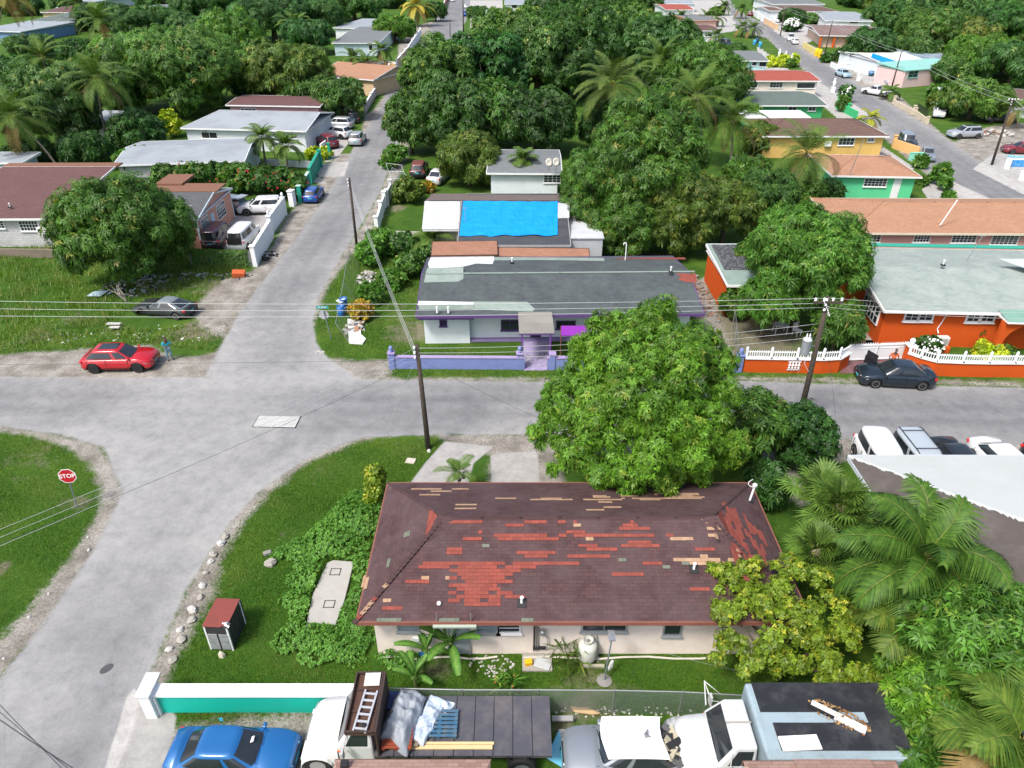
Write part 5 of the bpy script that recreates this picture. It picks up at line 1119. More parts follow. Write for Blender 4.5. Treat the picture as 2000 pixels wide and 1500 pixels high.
# ------------------------------------------------------------------ trucks
def truck_cab(r, x0, col, cabroof, hoodL=1.55, cabL=1.5, W=2.1, zf=2.35, rack=None):
	"""conventional truck, nose toward -x; x0 = rear of cab"""
	hw = W/2; xc = x0-cabL; xn = xc-hoodL
	n = 14; vs = []; fs = []; q = 11
	for k in range(n+1):
		t = k/n; x = xn+(xc-xn)*t; e = math.sin(min(1, t*2.2)*math.pi/2)**.6; w_ = hw*(.62+.26*e+.08*t); zt = 1.05+.42*e+.10*t
		prof = [(w_, .55),(w_*1.0, .8),(w_*.98, zt*.78),(w_*.86, zt-.06),(w_*.55, zt),(0, zt+.03)]
		vs += [(x, -a, b) for a, b in prof]+[(x, a, b) for a, b in prof[-2::-1]]
	for i in range(n):
		for k in range(q-1): fs.append((i*q+k, (i+1)*q+k, (i+1)*q+k+1, i*q+k+1))
	fs.append(tuple(range(q)))
	MB().add(vs, fs).build('bonnet', col, r, smooth=True)
	for sg in (1, -1):
		m = MB(); pts = []
		for k in range(9):
			a = math.pi*k/8; pts.append((xc-.75-.55*math.cos(a), .5+.55*math.sin(a)))
		for i in range(8):
			(xa, za),(xb, zb) = pts[i], pts[i+1]
			m.add([(xa, sg*hw*.66, za+.06),(xb, sg*hw*.66, zb+.06),(xb, sg*hw, zb),(xa, sg*hw, za),(xa, sg*hw, za-.12),(xb, sg*hw, zb-.12)], [(0, 1, 2, 3) if sg < 0 else (3, 2, 1, 0),(3, 2, 5, 4) if sg < 0 else (4, 5, 2, 3)])
		m.build('fender', col, r, smooth=True)
	m = MB(); s = .22
	vs = [(xc, -hw*.93, .6),(x0, -hw*.93, .6),(x0, hw*.93, .6),(xc, hw*.93, .6),(xc, -hw*.93, 1.5),(x0, -hw*.93, 1.5),(x0, hw*.93, 1.5),(xc, hw*.93, 1.5),
		(xc+.5, -hw*.8, zf),(x0-.03, -hw*.8, zf),(x0-.03, hw*.8, zf),(xc+.5, hw*.8, zf)]
	m.add(vs, [(0, 3, 2, 1),(0, 1, 5, 4),(1, 2, 6, 5),(2, 3, 7, 6),(3, 0, 4, 7),(4, 5, 9, 8),(5, 6, 10, 9),(6, 7, 11, 10),(7, 4, 8, 11),(8, 9, 10, 11)])
	m.build('cab', col, r,bevel=.07)
	def slab(name, pts, off, mt):
		a, b, c = (Vector(p) for p in pts[:3]); nn = (b-a).cross(c-a).normalized()*off; MB().add([Vector(p)+nn for p in pts]+[Vector(p)-nn for p in pts], [(0, 1, 2, 3),(7, 6, 5, 4),(0, 4, 5, 1),(1, 5, 6, 2),(2, 6, 7, 3),(3, 7, 4, 0)]).build(name, mt, r)
	def lp(a, b, t): return tuple(a[i]+(b[i]-a[i])*t for i in range(3))
	w4, w7, w8, w11 = vs[4], vs[7], vs[8], vs[11]
	slab('windshield', [lp(lp(w4, w7, .06), lp(w8, w11, .06), .06), lp(lp(w4, w7, .94), lp(w8, w11, .94), .06), lp(lp(w4, w7, .94), lp(w8, w11, .94), .82), lp(lp(w4, w7, .06), lp(w8, w11, .06), .82)], .012, glass())
	for a, b, c, d in ((vs[4], vs[5], vs[9], vs[8]),(vs[7], vs[6], vs[10], vs[11])):
		slab('side_window', [lp(lp(a, b, .22), lp(d, c, .22), .08), lp(lp(a, b, .85), lp(d, c, .85), .08), lp(lp(a, b, .85), lp(d, c, .85), .8), lp(lp(a, b, .22), lp(d, c, .22), .8)], .012, glass())
	for sg in (1, -1):
		MB().cbox((xn+.12, sg*hw*.52, .82),(.1, .3, .2)).build('headlight', LAMP, r,bevel=.03)
		MB().cbox((xc+.08, sg*hw*.94, 1.32),(.16, .04, .07)).build('marker_light', mat('orange lens', (.5, .1, .02), .3, .1), r,bevel=.01)
		m = MB(); m.tube([(xc+.35, sg*hw*.9, 1.35),(xc+.25, sg*(hw+.28), 1.5),(xc+.38, sg*(hw*.85), 2.1)], .018, 6, 0); m.cbox((xc+.28, sg*(hw+.25), 1.62),(.08, .22, .42), 0); m.build('mirror', mat('mirror grey', (.4, .4, .4), .4, .2), r)
		m = MB().lathe([(.28, 0),(.46, .03),(.48, .08),(.48, .22),(.46, .26),(.25, .26)], 20, 0, (0, 0, 0), Matrix.Translation((xc-.75, sg*(hw-.3), .48)) @ Matrix.Rotation(-sg*math.pi/2, 4, 'X')); o = m.build('wheel', TYRE, r)
		MB().lathe([(.1, .1),(.24, .18),(.27, .262)], 14, 0, (0, 0, 0), Matrix.Translation((xc-.75, sg*(hw-.3), .48)) @ Matrix.Rotation(-sg*math.pi/2, 4, 'X')).build('rim', RIM, o)
	MB().cbox((xn-.03, 0, .62),(.18, W*.86, .24)).build('bumper', mat('white bumper', (.6, .6, .6), .5, .3), r,bevel=.04)
	MB().cbox((xn+.03, 0, .95),(.06, hw*.9, .3)).build('grille', BLK, r,bevel=.02)
	MB().box(xn+.5, -.42, .45, x0+.2, .42, .62).build('chassis', UNDER, r)
	m = MB()
	for sg in (-1, 1): m.tube([(xc+.02, sg*.45-.3, 1.52),(xc+.16, sg*.45+.25, 1.75)], .014, 5)
	m.build('wiper', BLK, r)
	return xn, xc
def rear_wheels(r, x, hw, n=1, z=.48):
	for sg in (1, -1):
		M_ = Matrix.Translation((x, sg*(hw-.5), z)) @ Matrix.Rotation(-sg*math.pi/2, 4, 'X')
		o = MB().lathe([(.28, 0),(.46, .03),(.48, .08),(.48, .4),(.46, .46),(.25, .46)], 20, 0, (0, 0, 0), M_).build('wheel', TYRE, r)
		MB().lathe([(.08, .3),(.24, .34),(.27, .462)], 14, 0, (0, 0, 0), M_).build('rim', RIM, o)
def flatbed():
	# bed top corners in the photo at z 1.15
	zb = 1.2; A = P(757, 1362, zb); B = P(1073, 1357, zb); C = P(1079, 1476, zb); yb = (A.y+B.y)/2; yf = C.y; yc = (yb+yf)/2; Wd = yb-yf
	r = thing('flatbed_truck', 'white flatbed truck with rusty cab rack and dark steel bed beside the teal wall', 'truck', (A.x-.15, yc, 0)); ox = r.location.x
	truck_cab(r, .0, paint('white truck paint', (.60, .61, .61), .35), None, W=2.15, hoodL=1.2, cabL=1.2)
	steel = mat('dark steel deck', (.085, .085, .10), .5, .9, 1.3, metal=.2, dirtcol=(.19, .165, .155), bmp=.2)
	x1 = B.x-ox; hw = Wd/2; m = MB()
	n = 9
	for k in range(n): m.box(.02+x1*k/n, -hw, zb-.06, x1*(k+1)/n-.006, hw, zb+.003*(k % 2))
	m.box(.02, -hw+.02, zb-.16, x1-.01, hw-.02, zb-.062, 0)
	for k in range(8):
		for sg in (-1, 1): m.box(.4+k*(x1-.6)/8, sg*(hw+.02)-.025, zb-.14, .5+k*(x1-.6)/8, sg*(hw+.02)+.025, zb-.02, 1)
	m.build('bed', [steel, BLK], r)
	# rusty rack tray above the cab (runs across)
	z = 2.36; m = MB(); xa, xb, w2 = -.80, .14, hw+.02
	m.box(xa, -w2, z, xb, w2, z+.05, 0)
	for q in ((xa, -w2, xa+.05, w2),(xb-.05, -w2, xb, w2)): m.box(q[0], q[1], z+.052, q[2], q[3], z+.2, 1)
	for yy in (-w2, w2-.05): m.box(xa+.052, yy, z+.052, xb-.052, yy+.05, z+.2, 1)
	for yy in (-.35, .45): m.box(xa+.06, yy, z+.052, xb-.06, yy+.04, z+.10, 1)
	m.build('cab_rack', [RUST, mat('dark rusty rim', (.05, .03, .024), .7, .4)], r)
	m = MB(); m.box(.15, -w2, zb+.01, .22, w2, z+.2); m.build('headboard', mat('dark rusty rim', 0), r)
	rear_wheels(r, x1-1.0, hw+.1)
	MB().box(0, -.42, .5, x1-.1, .42, .75).build('frame', UNDER, r)
	def put(o, x, y, z_, lab, cat, rz=0, g=None): o.location = (ox+x, yc+y, z_); o.rotation_euler.z = rz; tag(o, lab, cat, g); return o
	# ladder on the rack
	al = mat('aluminium', (.6, .61, .62), .35, .15, metal=.5); lad = thing('ladder', 'short aluminium ladder lying on the rusty cab rack', 'ladder', (ox-.25, yc-.35, z+.13), R(-6))
	for sg in (-1, 1): MB().box(sg*.2-.03, -.75, 0, sg*.2+.03, .75, .06).build('rail', al, lad)
	for k in range(6): MB().box(-.17, -.66+k*.25, .01, .17, -.62+k*.25+.03, .05).build('rung', al, lad)
	o = MB().box(-.26, -.25, 0, .26, .25, .02).build('white_board', mat('dusty white board', (.5, .5, .46), .7, .3)); put(o, -.2, .78, z+.21, 'square white board lying on the rusty rack', 'board', .03)
	o = MB().blob((0, 0, .05),(.12, .07, .05), 0, 8, 6, .1).build('small_pulley', BLK); put(o, -.22, -.9, z+.2, 'small black clamp on the lower end of the ladder', 'clamp')
	# pallets
	def pallet(name, lab, x, y, rz, mt, z_=zb+.01, sx=1.0, sy=1.2, g=None, n=7):
		t = thing(name, lab, 'pallet', (ox+x, yc+y, z_), rz, g)
		for k in range(3): MB().box(-sx/2, -sy/2+.02+k*(sy-.14)/2, .02, sx/2, -sy/2+.12+k*(sy-.14)/2, .12).build('runner', mt, t)
		for k in range(n): MB().box(-sx/2+k*(sx-.1)/(n-1), -sy/2, .122, -sx/2+.1+k*(sx-.1)/(n-1), sy/2, .14).build('deck_board', mt, t)
		return t
	wood = mat('old pallet wood', (.22, .18, .13), .8, .5, 2); bw = mat('blue pallet wood', (.025, .11, .20), .8, .8, 3, dirtcol=(.22, .19, .14)); rd = mat('red pallet wood', (.25, .05, .02), .8, .5, 2)
	t = pallet('blue_pallet', 'blue wooden pallet on the truck bed with plastic sheeting over its left side', 2.1, -.02, 0, bw, sx=1.0, sy=1.2); t.rotation_euler.z = R(90)
	pallet('grey_pallet', 'weathered grey pallet under the crumpled tarpaulin', .85, -.35, R(90), wood, g=None)
	pallet('red_pallet', 'reddish pallet end showing at the lower edge below the tarpaulin', .75, -.62, R(90), rd, z_=zb+.16, sx=.8, sy=1.0)
	pallet('dark_blue_pallet', 'dark blue pallet at the far side under the tarpaulin', .65, .85, R(90), mat('dark blue pallet wood', (.03, .05, .14), .7, .5, 2), sx=.7, sy=1.0)
	# crumpled tarpaulin
	def crumple(name, lab, mt, pts, rz, z0, amp, seed, cat='tarpaulin', h_=.35):
		rr = random.Random(seed); n = 34; vs = []; fs = []
		import mathutils
		for j in range(n+1):
			for k in range(n+1):
				a = k/n; b = j/n; x = (a-.5)*pts[0]; y = (b-.5)*pts[1]; e = min(a, 1-a, b, 1-b)*2
				ns = mathutils.noise.fractal(Vector((x*2.1+seed, y*2.1, seed)), .9, 2.1, 4); rid = abs(mathutils.noise.noise(Vector((x*3.1, y*2.2, seed*2))))
				wob = 1+.28*mathutils.noise.noise(Vector((math.atan2(y, x)*1.4, seed, 0)))
				vs.append((x*wob, y*wob, max(.0, h_*min(1, e*2.2)**.5+amp*ns*min(1, e*4)-rid*.22*min(1, e*4))))
		for j in range(n):
			for k in range(n): fs.append((j*(n+1)+k, j*(n+1)+k+1, (j+1)*(n+1)+k+1, (j+1)*(n+1)+k))
		return MB().add(vs, fs).build(name, mt, None, smooth=True)
	gt = mat('grey tarpaulin cloth', (.27, .30, .34), .5, .3, 3)
	put(crumple('crumpled_tarpaulin', '', gt, (1.05, 2.15), 0, 0, .16, 3, h_=.5), .85, .12, zb+.12, 'large crumpled grey tarpaulin heaped on pallets behind the cab', 'tarpaulin', R(-14))
	pl = mat('clear plastic sheet', (.42, .50, .60), .25, .3, 3)
	put(crumple('plastic_sheet', '', pl, (.62, 1.5), 0, 0, .1, 8, h_=.22), 1.62, .0, zb+.1, 'wrinkled translucent plastic sheet draped on the blue pallet', 'plastic sheet', R(-22))
	put(crumple('plastic_wrap', '', pl, (.9, .5), 0, 0, .08, 12, h_=.15), 2.0, .72, zb+.02, 'crumpled piece of clear plastic on the bed beyond the blue pallet', 'plastic sheet', R(-20))
	pine = mat('new pine', (.62, .46, .24), .6, .12, 2)
	for k, (dy, L_) in enumerate(((-hw+.38, 2.85),(-hw+.22, 2.85))):
		o = MB().box(0, 0, 0, L_, .09+.05*k, .05).build('timber_plank', pine,bevel=.004); put(o, 1.1-.05*k, dy-.02, zb+.01, ('narrow pale timber plank, the inner one of the pair on the truck bed', 'wider pale timber plank at the near edge of the truck bed')[k], 'plank', 0, 'new planks on the truck bed')
flatbed()
def boxtruck():
	z = 2.55; A = P(1482, 1332, z); B = P(1705, 1345, z); C = P(1520, 1470, z)
	yb = A.y; yf = P(1500, 1483, z).y; yc = (yb+yf)/2; Wd = yb-yf; ox = P(1475, 1400, z).x
	r = thing('box_truck', 'old white truck with pale blue box body and peeling black roof', 'truck', (ox, yc, 0)); hw = Wd/2
	wp = mat('chalky white truck paint', (.52, .54, .545), .5, .35, 2, dirtcol=(.3, .26, .22))
	truck_cab(r, -.1, wp, None, W=2.15, hoodL=1.15, cabL=1.2, zf=2.35)
	MB().box(-.95, -.03, 2.352, -.12, .03, 2.37).build('roof_tape', mat('grey tape', (.3, .28, .25), .8, .3), r)
	bl = mat('pale blue box paint', (.27, .35, .39), .65, .6, 1.5, dirtcol=(.15, .17, .18)); L_ = 4.6
	m = MB().box(0, -hw, .85, L_, hw, z-.02); m.build('box_body', bl, r,bevel=.09)
	bk = mat('black tar roofing', (.020, .021, .025), .45, .7, 1.3, dirtcol=(.09, .095, .10))
	m = MB(); m.box(.22, hw*.18, z-.019, L_, hw-.03, z+.012); m.box(.5, -hw+.28, z-.019, L_-.2, -.02-.12, z+.012); m.box(L_-1.0, -hw+.3, z-.018, L_-.02, hw-.04, z+.016)
	m.build('tar_roofing', bk, r)
	rear_wheels(r, 3.3, hw); MB().box(0, -.42, .5, L_, .42, .84).build('frame', UNDER, r)
	m = MB()
	for sg in (1, -1):
		m.tube([(-1.0, sg*hw*.95, 1.6),(-1.15, sg*(hw+.5), 1.9),(-.7, sg*(hw*.9), 2.0),(-1.15, sg*(hw+.5), 1.9),(-1.1, sg*(hw+.05), 1.2)], .022, 6)
	m.build('mirror_bracket', WHITE, r)
	def put(o, px, py, zz, rz, lab, cat): o.location = P(px, py, zz); o.rotation_euler.z = rz; tag(o, lab, cat)
	m = MB().box(-.85, -.12, 0, .85, .12, .1); m.box(-.9, -.14, -.005, -.1, -.125, .16, 1); o = m.build('broken_beam', [mat('white painted wood', (.68, .67, .65), .6, .25, 3, dirtcol=(.3, .15, .1)), BLK]); put(o, 1636, 1402, z+.03, R(-34), 'broken white wooden beam lying diagonally on the black truck roof', 'beam')
	o = MB().box(-.62, -.24, 0, .62, .24, .06).build('white_plank', mat('white board', (.72, .71, .68), .6, .15),bevel=.01); put(o, 1562, 1452, z+.03, R(3), 'clean white board on the near edge of the truck roof', 'board')
	heap('dry_leaves', 'dry brown leaves and splinters around the broken white beam', 'leaves', 'box', [mat('dry leaf brown', (.20, .10, .035), .9, .4), mat('splinter tan', (.35, .22, .10), .9, .3)], 150, (1.0, .35), smin=.02, smax=.07, hgt=.12, loc=P(1640, 1400, z+.03), seed=9, kind='stuff').rotation_euler.z = R(-34)
boxtruck()
# ------------------------------------------------------------------ vegetation
def leafmat(key, rough=.5, trans=.22, spec=.35):
	m, b = newmat(key); n, l = nodes(m)
	at = n.new('ShaderNodeVertexColor'); at.layer_name = 'tint'
	f = noise(n, l, 6, 2, .5, pos(n, l)); r = ramp(n, [(.3, (.75, .75, .75)),(.7, (1.2, 1.2, 1.2))]); l.new(f, r.inputs[0])
	c = mixc(n, l, 1., at.outputs[0], r.outputs[0], 'MULTIPLY')
	l.new(c, b.inputs['Base Color']); b.inputs['Roughness'].default_value = rough; b.inputs['Specular IOR Level'].default_value = spec
	t = n.new('ShaderNodeBsdfTranslucent'); l.new(mixc(n, l, 1., c, (1.3, 1.5, .5), 'MULTIPLY'), t.inputs[0])
	ms = n.new('ShaderNodeMixShader'); ms.inputs[0].default_value = trans; l.new(b.outputs[0], ms.inputs[1]); l.new(t.outputs[0], ms.inputs[2])
	l.new(ms.outputs[0], n['Material Output'].inputs[0]); return m
LEAF = leafmat('leaves', trans=.3); PALMM = leafmat('palm leaflets', .55, .15, .2)
BARK = mat('bark', (.13, .10, .075), .9, .5, 3); PBARK = mat('palm trunk', (.20, .17, .135), .9, .45, 4)
def unit(v): return v/np.maximum(np.linalg.norm(v, axis=1, keepdims=True), 1e-9)
def rosettes(C, N, rg, k, L, Wd, cols, spread=(62, 104), droop=.25, jit=.2):
	"""k leaves round every point C with normal N; returns V,F,tints"""
	n = len(C); N = unit(N + rg.normal(0, jit, (n, 3)))
	T = unit(np.cross(N, rg.normal(0, 1, (n, 3)))); B = np.cross(N, T)
	C2 = np.repeat(C, k, 0); N2 = np.repeat(N, k, 0); T2 = np.repeat(T, k, 0); B2 = np.repeat(B, k, 0)
	a = (np.tile(np.arange(k), n)*2.399 + rg.uniform(-.4, .4, n*k))[:, None]; el = np.radians(rg.uniform(*spread, n*k))[:, None]
	d = unit((T2*np.cos(a)+B2*np.sin(a))*np.sin(el)+N2*np.cos(el)); d[:, 2] -= droop*.4; d = unit(d)
	side = unit(np.cross(d, N2)+1e-6); Ls = (L*rg.uniform(.65, 1.25, n*k))[:, None]; Ws = Ls*(Wd/L)
	mid = C2+d*Ls*.5+N2*Ls*.07; tip = C2+d*Ls; tip[:, 2:] -= droop*Ls
	V = np.stack([C2+d*Ls*.06, mid+side*Ws, tip, mid-side*Ws], 1).reshape(-1, 3)
	F = np.arange(n*k*4).reshape(-1, 4)
	ct = np.repeat(cols, k, 0)*rg.uniform(.75, 1.25, (n*k, 1)); ct = np.repeat(ct, 4, 0)
	return V, F, np.concatenate([np.clip(ct, 0, 1), np.ones((len(ct), 1))], 1)
def join(parts):
	V, F, T = [], [], []; b = 0
	for v, f, t in parts: V.append(v); F.append(f+b); T.append(t); b += len(v)
	return np.concatenate(V), np.concatenate(F), np.concatenate(T)
def leaves_obj(name, parts, parent, m=LEAF):
	V, F, T = join(parts); return npmesh(name, V, F, m, parent, attrs={'tint': ('FLOAT_COLOR', 'POINT', T)})
PAL = dict(
mango=((0.032, 0.087, 0.014),(0.087, 0.196, 0.023),(0.232, 0.232, 0.043), .06),
hero=((.052, .140, .012),(.150, .310, .024),(.27, .33, .045), .07),
olive=((.042, .092, .014),(.115, .185, .026),(.27, .27, .05), .10),
forest=((0.026, 0.080, 0.014),(0.072, 0.171, 0.029),(0.189, 0.275, 0.043), .05),
bright=((.036, .108, .014),(.098, .235, .026),(.22, .31, .045), .07),
yellow=((.085, .155, .012),(.19, .28, .022),(.38, .38, .035), .16),
lime=((0.145, 0.275, 0.014),(0.435, 0.522, 0.022),(0.652, 0.652, 0.043), .3),
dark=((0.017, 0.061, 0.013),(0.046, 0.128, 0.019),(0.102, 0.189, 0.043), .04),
croton=((0.145, 0.131, 0.014),(0.435, 0.319, 0.029),(0.652, 0.290, 0.043), .3),
creeper=((.060, .175, .022),(.14, .32, .045),(.2, .36, .06), .08))
def tints(rg, C, pal, lobe=None):
	d, li, yg, py = PAL[pal]; d, li, yg = map(np.array, (d, li, yg)); n = len(C)
	ph = rg.uniform(0, 6, 6)
	s = .5+.25*(np.sin(C[:, 0]*.9+ph[0])*np.cos(C[:, 1]*.8+ph[1])+np.sin(C[:, 2]*1.1+ph[2]+C[:, 0]*.5))
	k = np.clip(s*.6+rg.uniform(0, .55, n), 0, 1)[:, None]
	c = d*(1-k)+li*k; y = (rg.random(n) < py)[:, None]*rg.uniform(.3, 1, (n, 1)); return c*(1-y)+yg*y
def crown_parts(rg, cen, rad, pal, L=.26, Wd=.035, k=8, dens=9., l1=14, l2=8, s1=.40, s2=.52, low=-.35, fill=True, droop=.25, lobes=None, gap=0.):
	"""lumpy crown: big lobes carrying small ones, rosettes on the outer surface, a sparser inner layer behind"""
	cen = np.array(cen, float); rad = np.array(rad, float); S = []
	if lobes is None:
		n1 = l1; i = np.arange(n1)+.5; z = 1-i/n1*(1-low); th = i*2.399+rg.uniform(0, 6); q = np.sqrt(np.maximum(0, 1-z*z))
		dirs = unit(np.stack([q*np.cos(th), q*np.sin(th), z], 1)+rg.normal(0, .10, (n1, 3)))
		r1 = s1*rad.mean()*rg.uniform(.75, 1.2, n1); c1 = cen+dirs*(rad-r1[:, None]*.95)
	else: c1 = np.array([l_[:3] for l_ in lobes], float); r1 = np.array([l_[3] for l_ in lobes], float)
	C_, R_ = [], []
	for c, r in zip(c1, r1):
		C_.append(c); R_.append(r*.62)
		for _ in range(l2):
			d = rg.normal(0, 1, 3)+np.sign(c-cen)*.35; d[2] += .35; d /= np.linalg.norm(d); rr = r*s2*rg.uniform(.7, 1.2); C_.append(c+d*(r-rr*.3)); R_.append(rr)
	C_, R_ = np.array(C_), np.array(R_)
	if gap: keep = rg.random(len(C_)) > gap; C_, R_ = C_[keep], R_[keep]
	def layer(sc, dn, Lk, kk):
		area = 4*math.pi*(R_**2).sum()*.62; n = int(area*dn); idx = rg.choice(len(R_), n, p=R_**2/(R_**2).sum())
		d = unit(rg.normal(0, 1, (n, 3))); p = C_[idx]+d*R_[idx, None]*sc*rg.uniform(.97, 1.03, (n, 1))
		out = (d*unit((p-cen)/rad)).sum(1)+.45*d[:, 2]; ok = out > -.25
		p, d, idx = p[ok], d[ok], idx[ok]; inside = np.zeros(len(p), bool)
		for j in range(len(R_)):
			m_ = ((p-C_[j])**2).sum(1) < (R_[j]*sc*.90)**2; m_[idx == j] = False; inside |= m_
		ok = ~inside & (p[:, 2] > .15); p, d = p[ok], d[ok]
		if not len(p): return None
		nn = unit(d+np.array([0, 0, .18])+.1*unit((p-cen)/rad)); bv = rg.uniform(.7, 1.3, len(R_)); t = tints(rg, p, pal)*bv[idx[ok]][:, None]
		return rosettes(p, nn, rg, kk, Lk, Wd*Lk/L, t, droop=droop)
	out = [layer(1., dens, L, k)]
	if fill: out += [layer(.62, dens*.6, L*1.3, max(4, k-2)), layer(.3, dens*1.2, L*1.8, 5)]
	return [o for o in out if o]
def trunk_obj(parent, H, r, rg, targets, m=BARK, lean=(0, 0)):
	mb = MB(); h0 = H*.3; mb.tube([(0, 0, -.1),(lean[0]*.5, lean[1]*.5, h0*.5),(lean[0], lean[1], h0)], [r*1.25, r, r*.85], 8)
	for t in targets[:8]:
		t = np.array(t); a = np.array([lean[0], lean[1], h0*.9]); md = (a+t)/2+np.array([0, 0, -.08*H])
		mb.tube([a, md, t], [r*.6, r*.38, r*.12], 6)
	return mb.build('trunk', m, parent, smooth=True)
TI = [0]
def tree(bx, by, ytop, rpx, pal='mango', label='', name='mango_tree', cat='tree', group=None, L=None, ry=None, zlow=.14, seed=None, k=8, dens=None, low=-.35, l1=15, l2=8, droop=.25, gap=0, lobes=None, shape=None, Wd=.13, s1=.40, s2=.50, flat=None, yaw=0):
	TI[0] += 1; rg = np.random.default_rng(seed or TI[0]*11); B = P(bx, by); H = max(1.2, ztop(0, B.y, ytop)); zl = H*zlow; rz = (H-zl)/2*.95; tt = (B.y*CT+(CAMH-zl-rz)*ST)/FPX; B.x = (bx-1000)*tt; rx = rpx*tt*(.92 if by > 340 else 1.12); ry_ = ry or rx; pm = ppm(by)/2
	if L is None: L = min(.6, max(.2, 3.1/pm))
	if dens is None: dens = min(14, .80/(L*L))
	r = thing(name, label, cat, B, yaw, group)
	cen = (0, 0, zl+rz); parts = crown_parts(rg, cen, (rx, ry_, rz), pal, L, L*Wd, k, dens, l1, l2, low=low, droop=droop, gap=gap, s1=s1, s2=s2, lobes=lobes)
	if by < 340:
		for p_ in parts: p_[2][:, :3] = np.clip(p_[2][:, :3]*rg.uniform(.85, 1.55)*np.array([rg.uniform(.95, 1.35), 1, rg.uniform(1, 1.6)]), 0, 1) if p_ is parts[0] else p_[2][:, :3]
	leaves_obj('crown', parts, r)
	tg = [(rx*.6*math.cos(a), ry_*.6*math.sin(a), zl+rz*(1+.3*math.sin(a*3))) for a in np.arange(0, 6.28, .9)]
	trunk_obj(r, H, max(.07, rx*.07), rg, tg); return r
# ---- palms
def frond(rg, az, el, Ln, bend, nl=34, ll=.75, lw=.042, hang=.55, sweep=0., tint=((.045, .105, .012),(.10, .17, .02)), dry=0, cup=.25):
	n = 14; p = np.zeros(3); e = el; pts = []; tans = []
	for i in range(n+1):
		d = np.array([math.cos(az)*math.cos(e), math.sin(az)*math.cos(e), math.sin(e)]); pts.append(p.copy()); tans.append(d); p = p+d*Ln/n; e -= bend/n*(.5+1.1*i/n)
		az += sweep/n
	pts, tans = np.array(pts), np.array(tans)
	t = np.repeat(np.linspace(.14, .99, nl), 2); sd = np.tile([1., -1.], nl); f = t*n; i = np.minimum(f.astype(int), n-1); fr = (f-i)[:, None]
	b = pts[i]*(1-fr)+pts[i+1]*fr; tn = unit(tans[i]*(1-fr)+tans[i+1]*fr); sv = unit(np.cross(tn, [0, 0, 1.])+1e-6)*sd[:, None]; up = np.cross(unit(np.cross(tn, [0, 0, 1.])+1e-6), tn)
	Ls = (ll*np.sin(np.clip(t*.92+.12, 0, 1)*math.pi)**.55*rg.uniform(.85, 1.12, len(t)))[:, None]; Ls = np.maximum(Ls, ll*.25)
	d1 = unit(sv*.85+tn*(.35+.5*t[:, None])+up*cup); d2 = d1.copy(); d2[:, 2] -= hang*(1+rg.uniform(-.3, .3, len(t))); d2 = unit(d2)
	m = b+d1*Ls*.45; tip = m+d2*Ls*.6; w_ = tn*lw*.5*(1+0*Ls)
	V = np.stack([b-w_*.5, b+w_*.5, m+w_, m-w_, tip+w_*.25, tip-w_*.25], 1).reshape(-1, 3)
	q = np.arange(len(t))[:, None]*6; F = np.concatenate([q+np.array([0, 1, 2, 3]), q+np.array([3, 2, 4, 5])])
	a, c = np.array(tint[0]), np.array(tint[1]); kk = rg.uniform(0, 1, (len(t), 1)); ct = a*(1-kk)+c*kk
	if dry: ct = ct*(1-dry)+np.array([.22, .13, .05])*dry
	T = np.repeat(ct, 6, 0)
	# rachis as a thin three-sided strip
	wr = .022*Ln/3; s0 = unit(np.cross(tans, [0, 0, 1.])+1e-6); tp = np.linspace(1, .2, n+1)[:, None]
	rv = np.stack([pts-s0*wr*tp, pts+s0*wr*tp, pts+np.array([0, 0, 1.])*wr*1.1*tp], 1).reshape(-1, 3); rf = []
	for i in range(n):
		o = i*3; rf += [[o, o+3, o+5, o+2], [o+2, o+5, o+4, o+1], [o+1, o+4, o+3, o]]
	rt = np.tile(np.array([.26, .26, .06])*(1-dry)+np.array([.25, .16, .07])*dry, (len(rv), 1))
	V2 = np.concatenate([V, rv]); F2 = np.concatenate([F, np.array(rf)+len(V)]); T2 = np.concatenate([T, rt]); return V2, F2, np.concatenate([T2, np.ones((len(T2), 1))], 1)
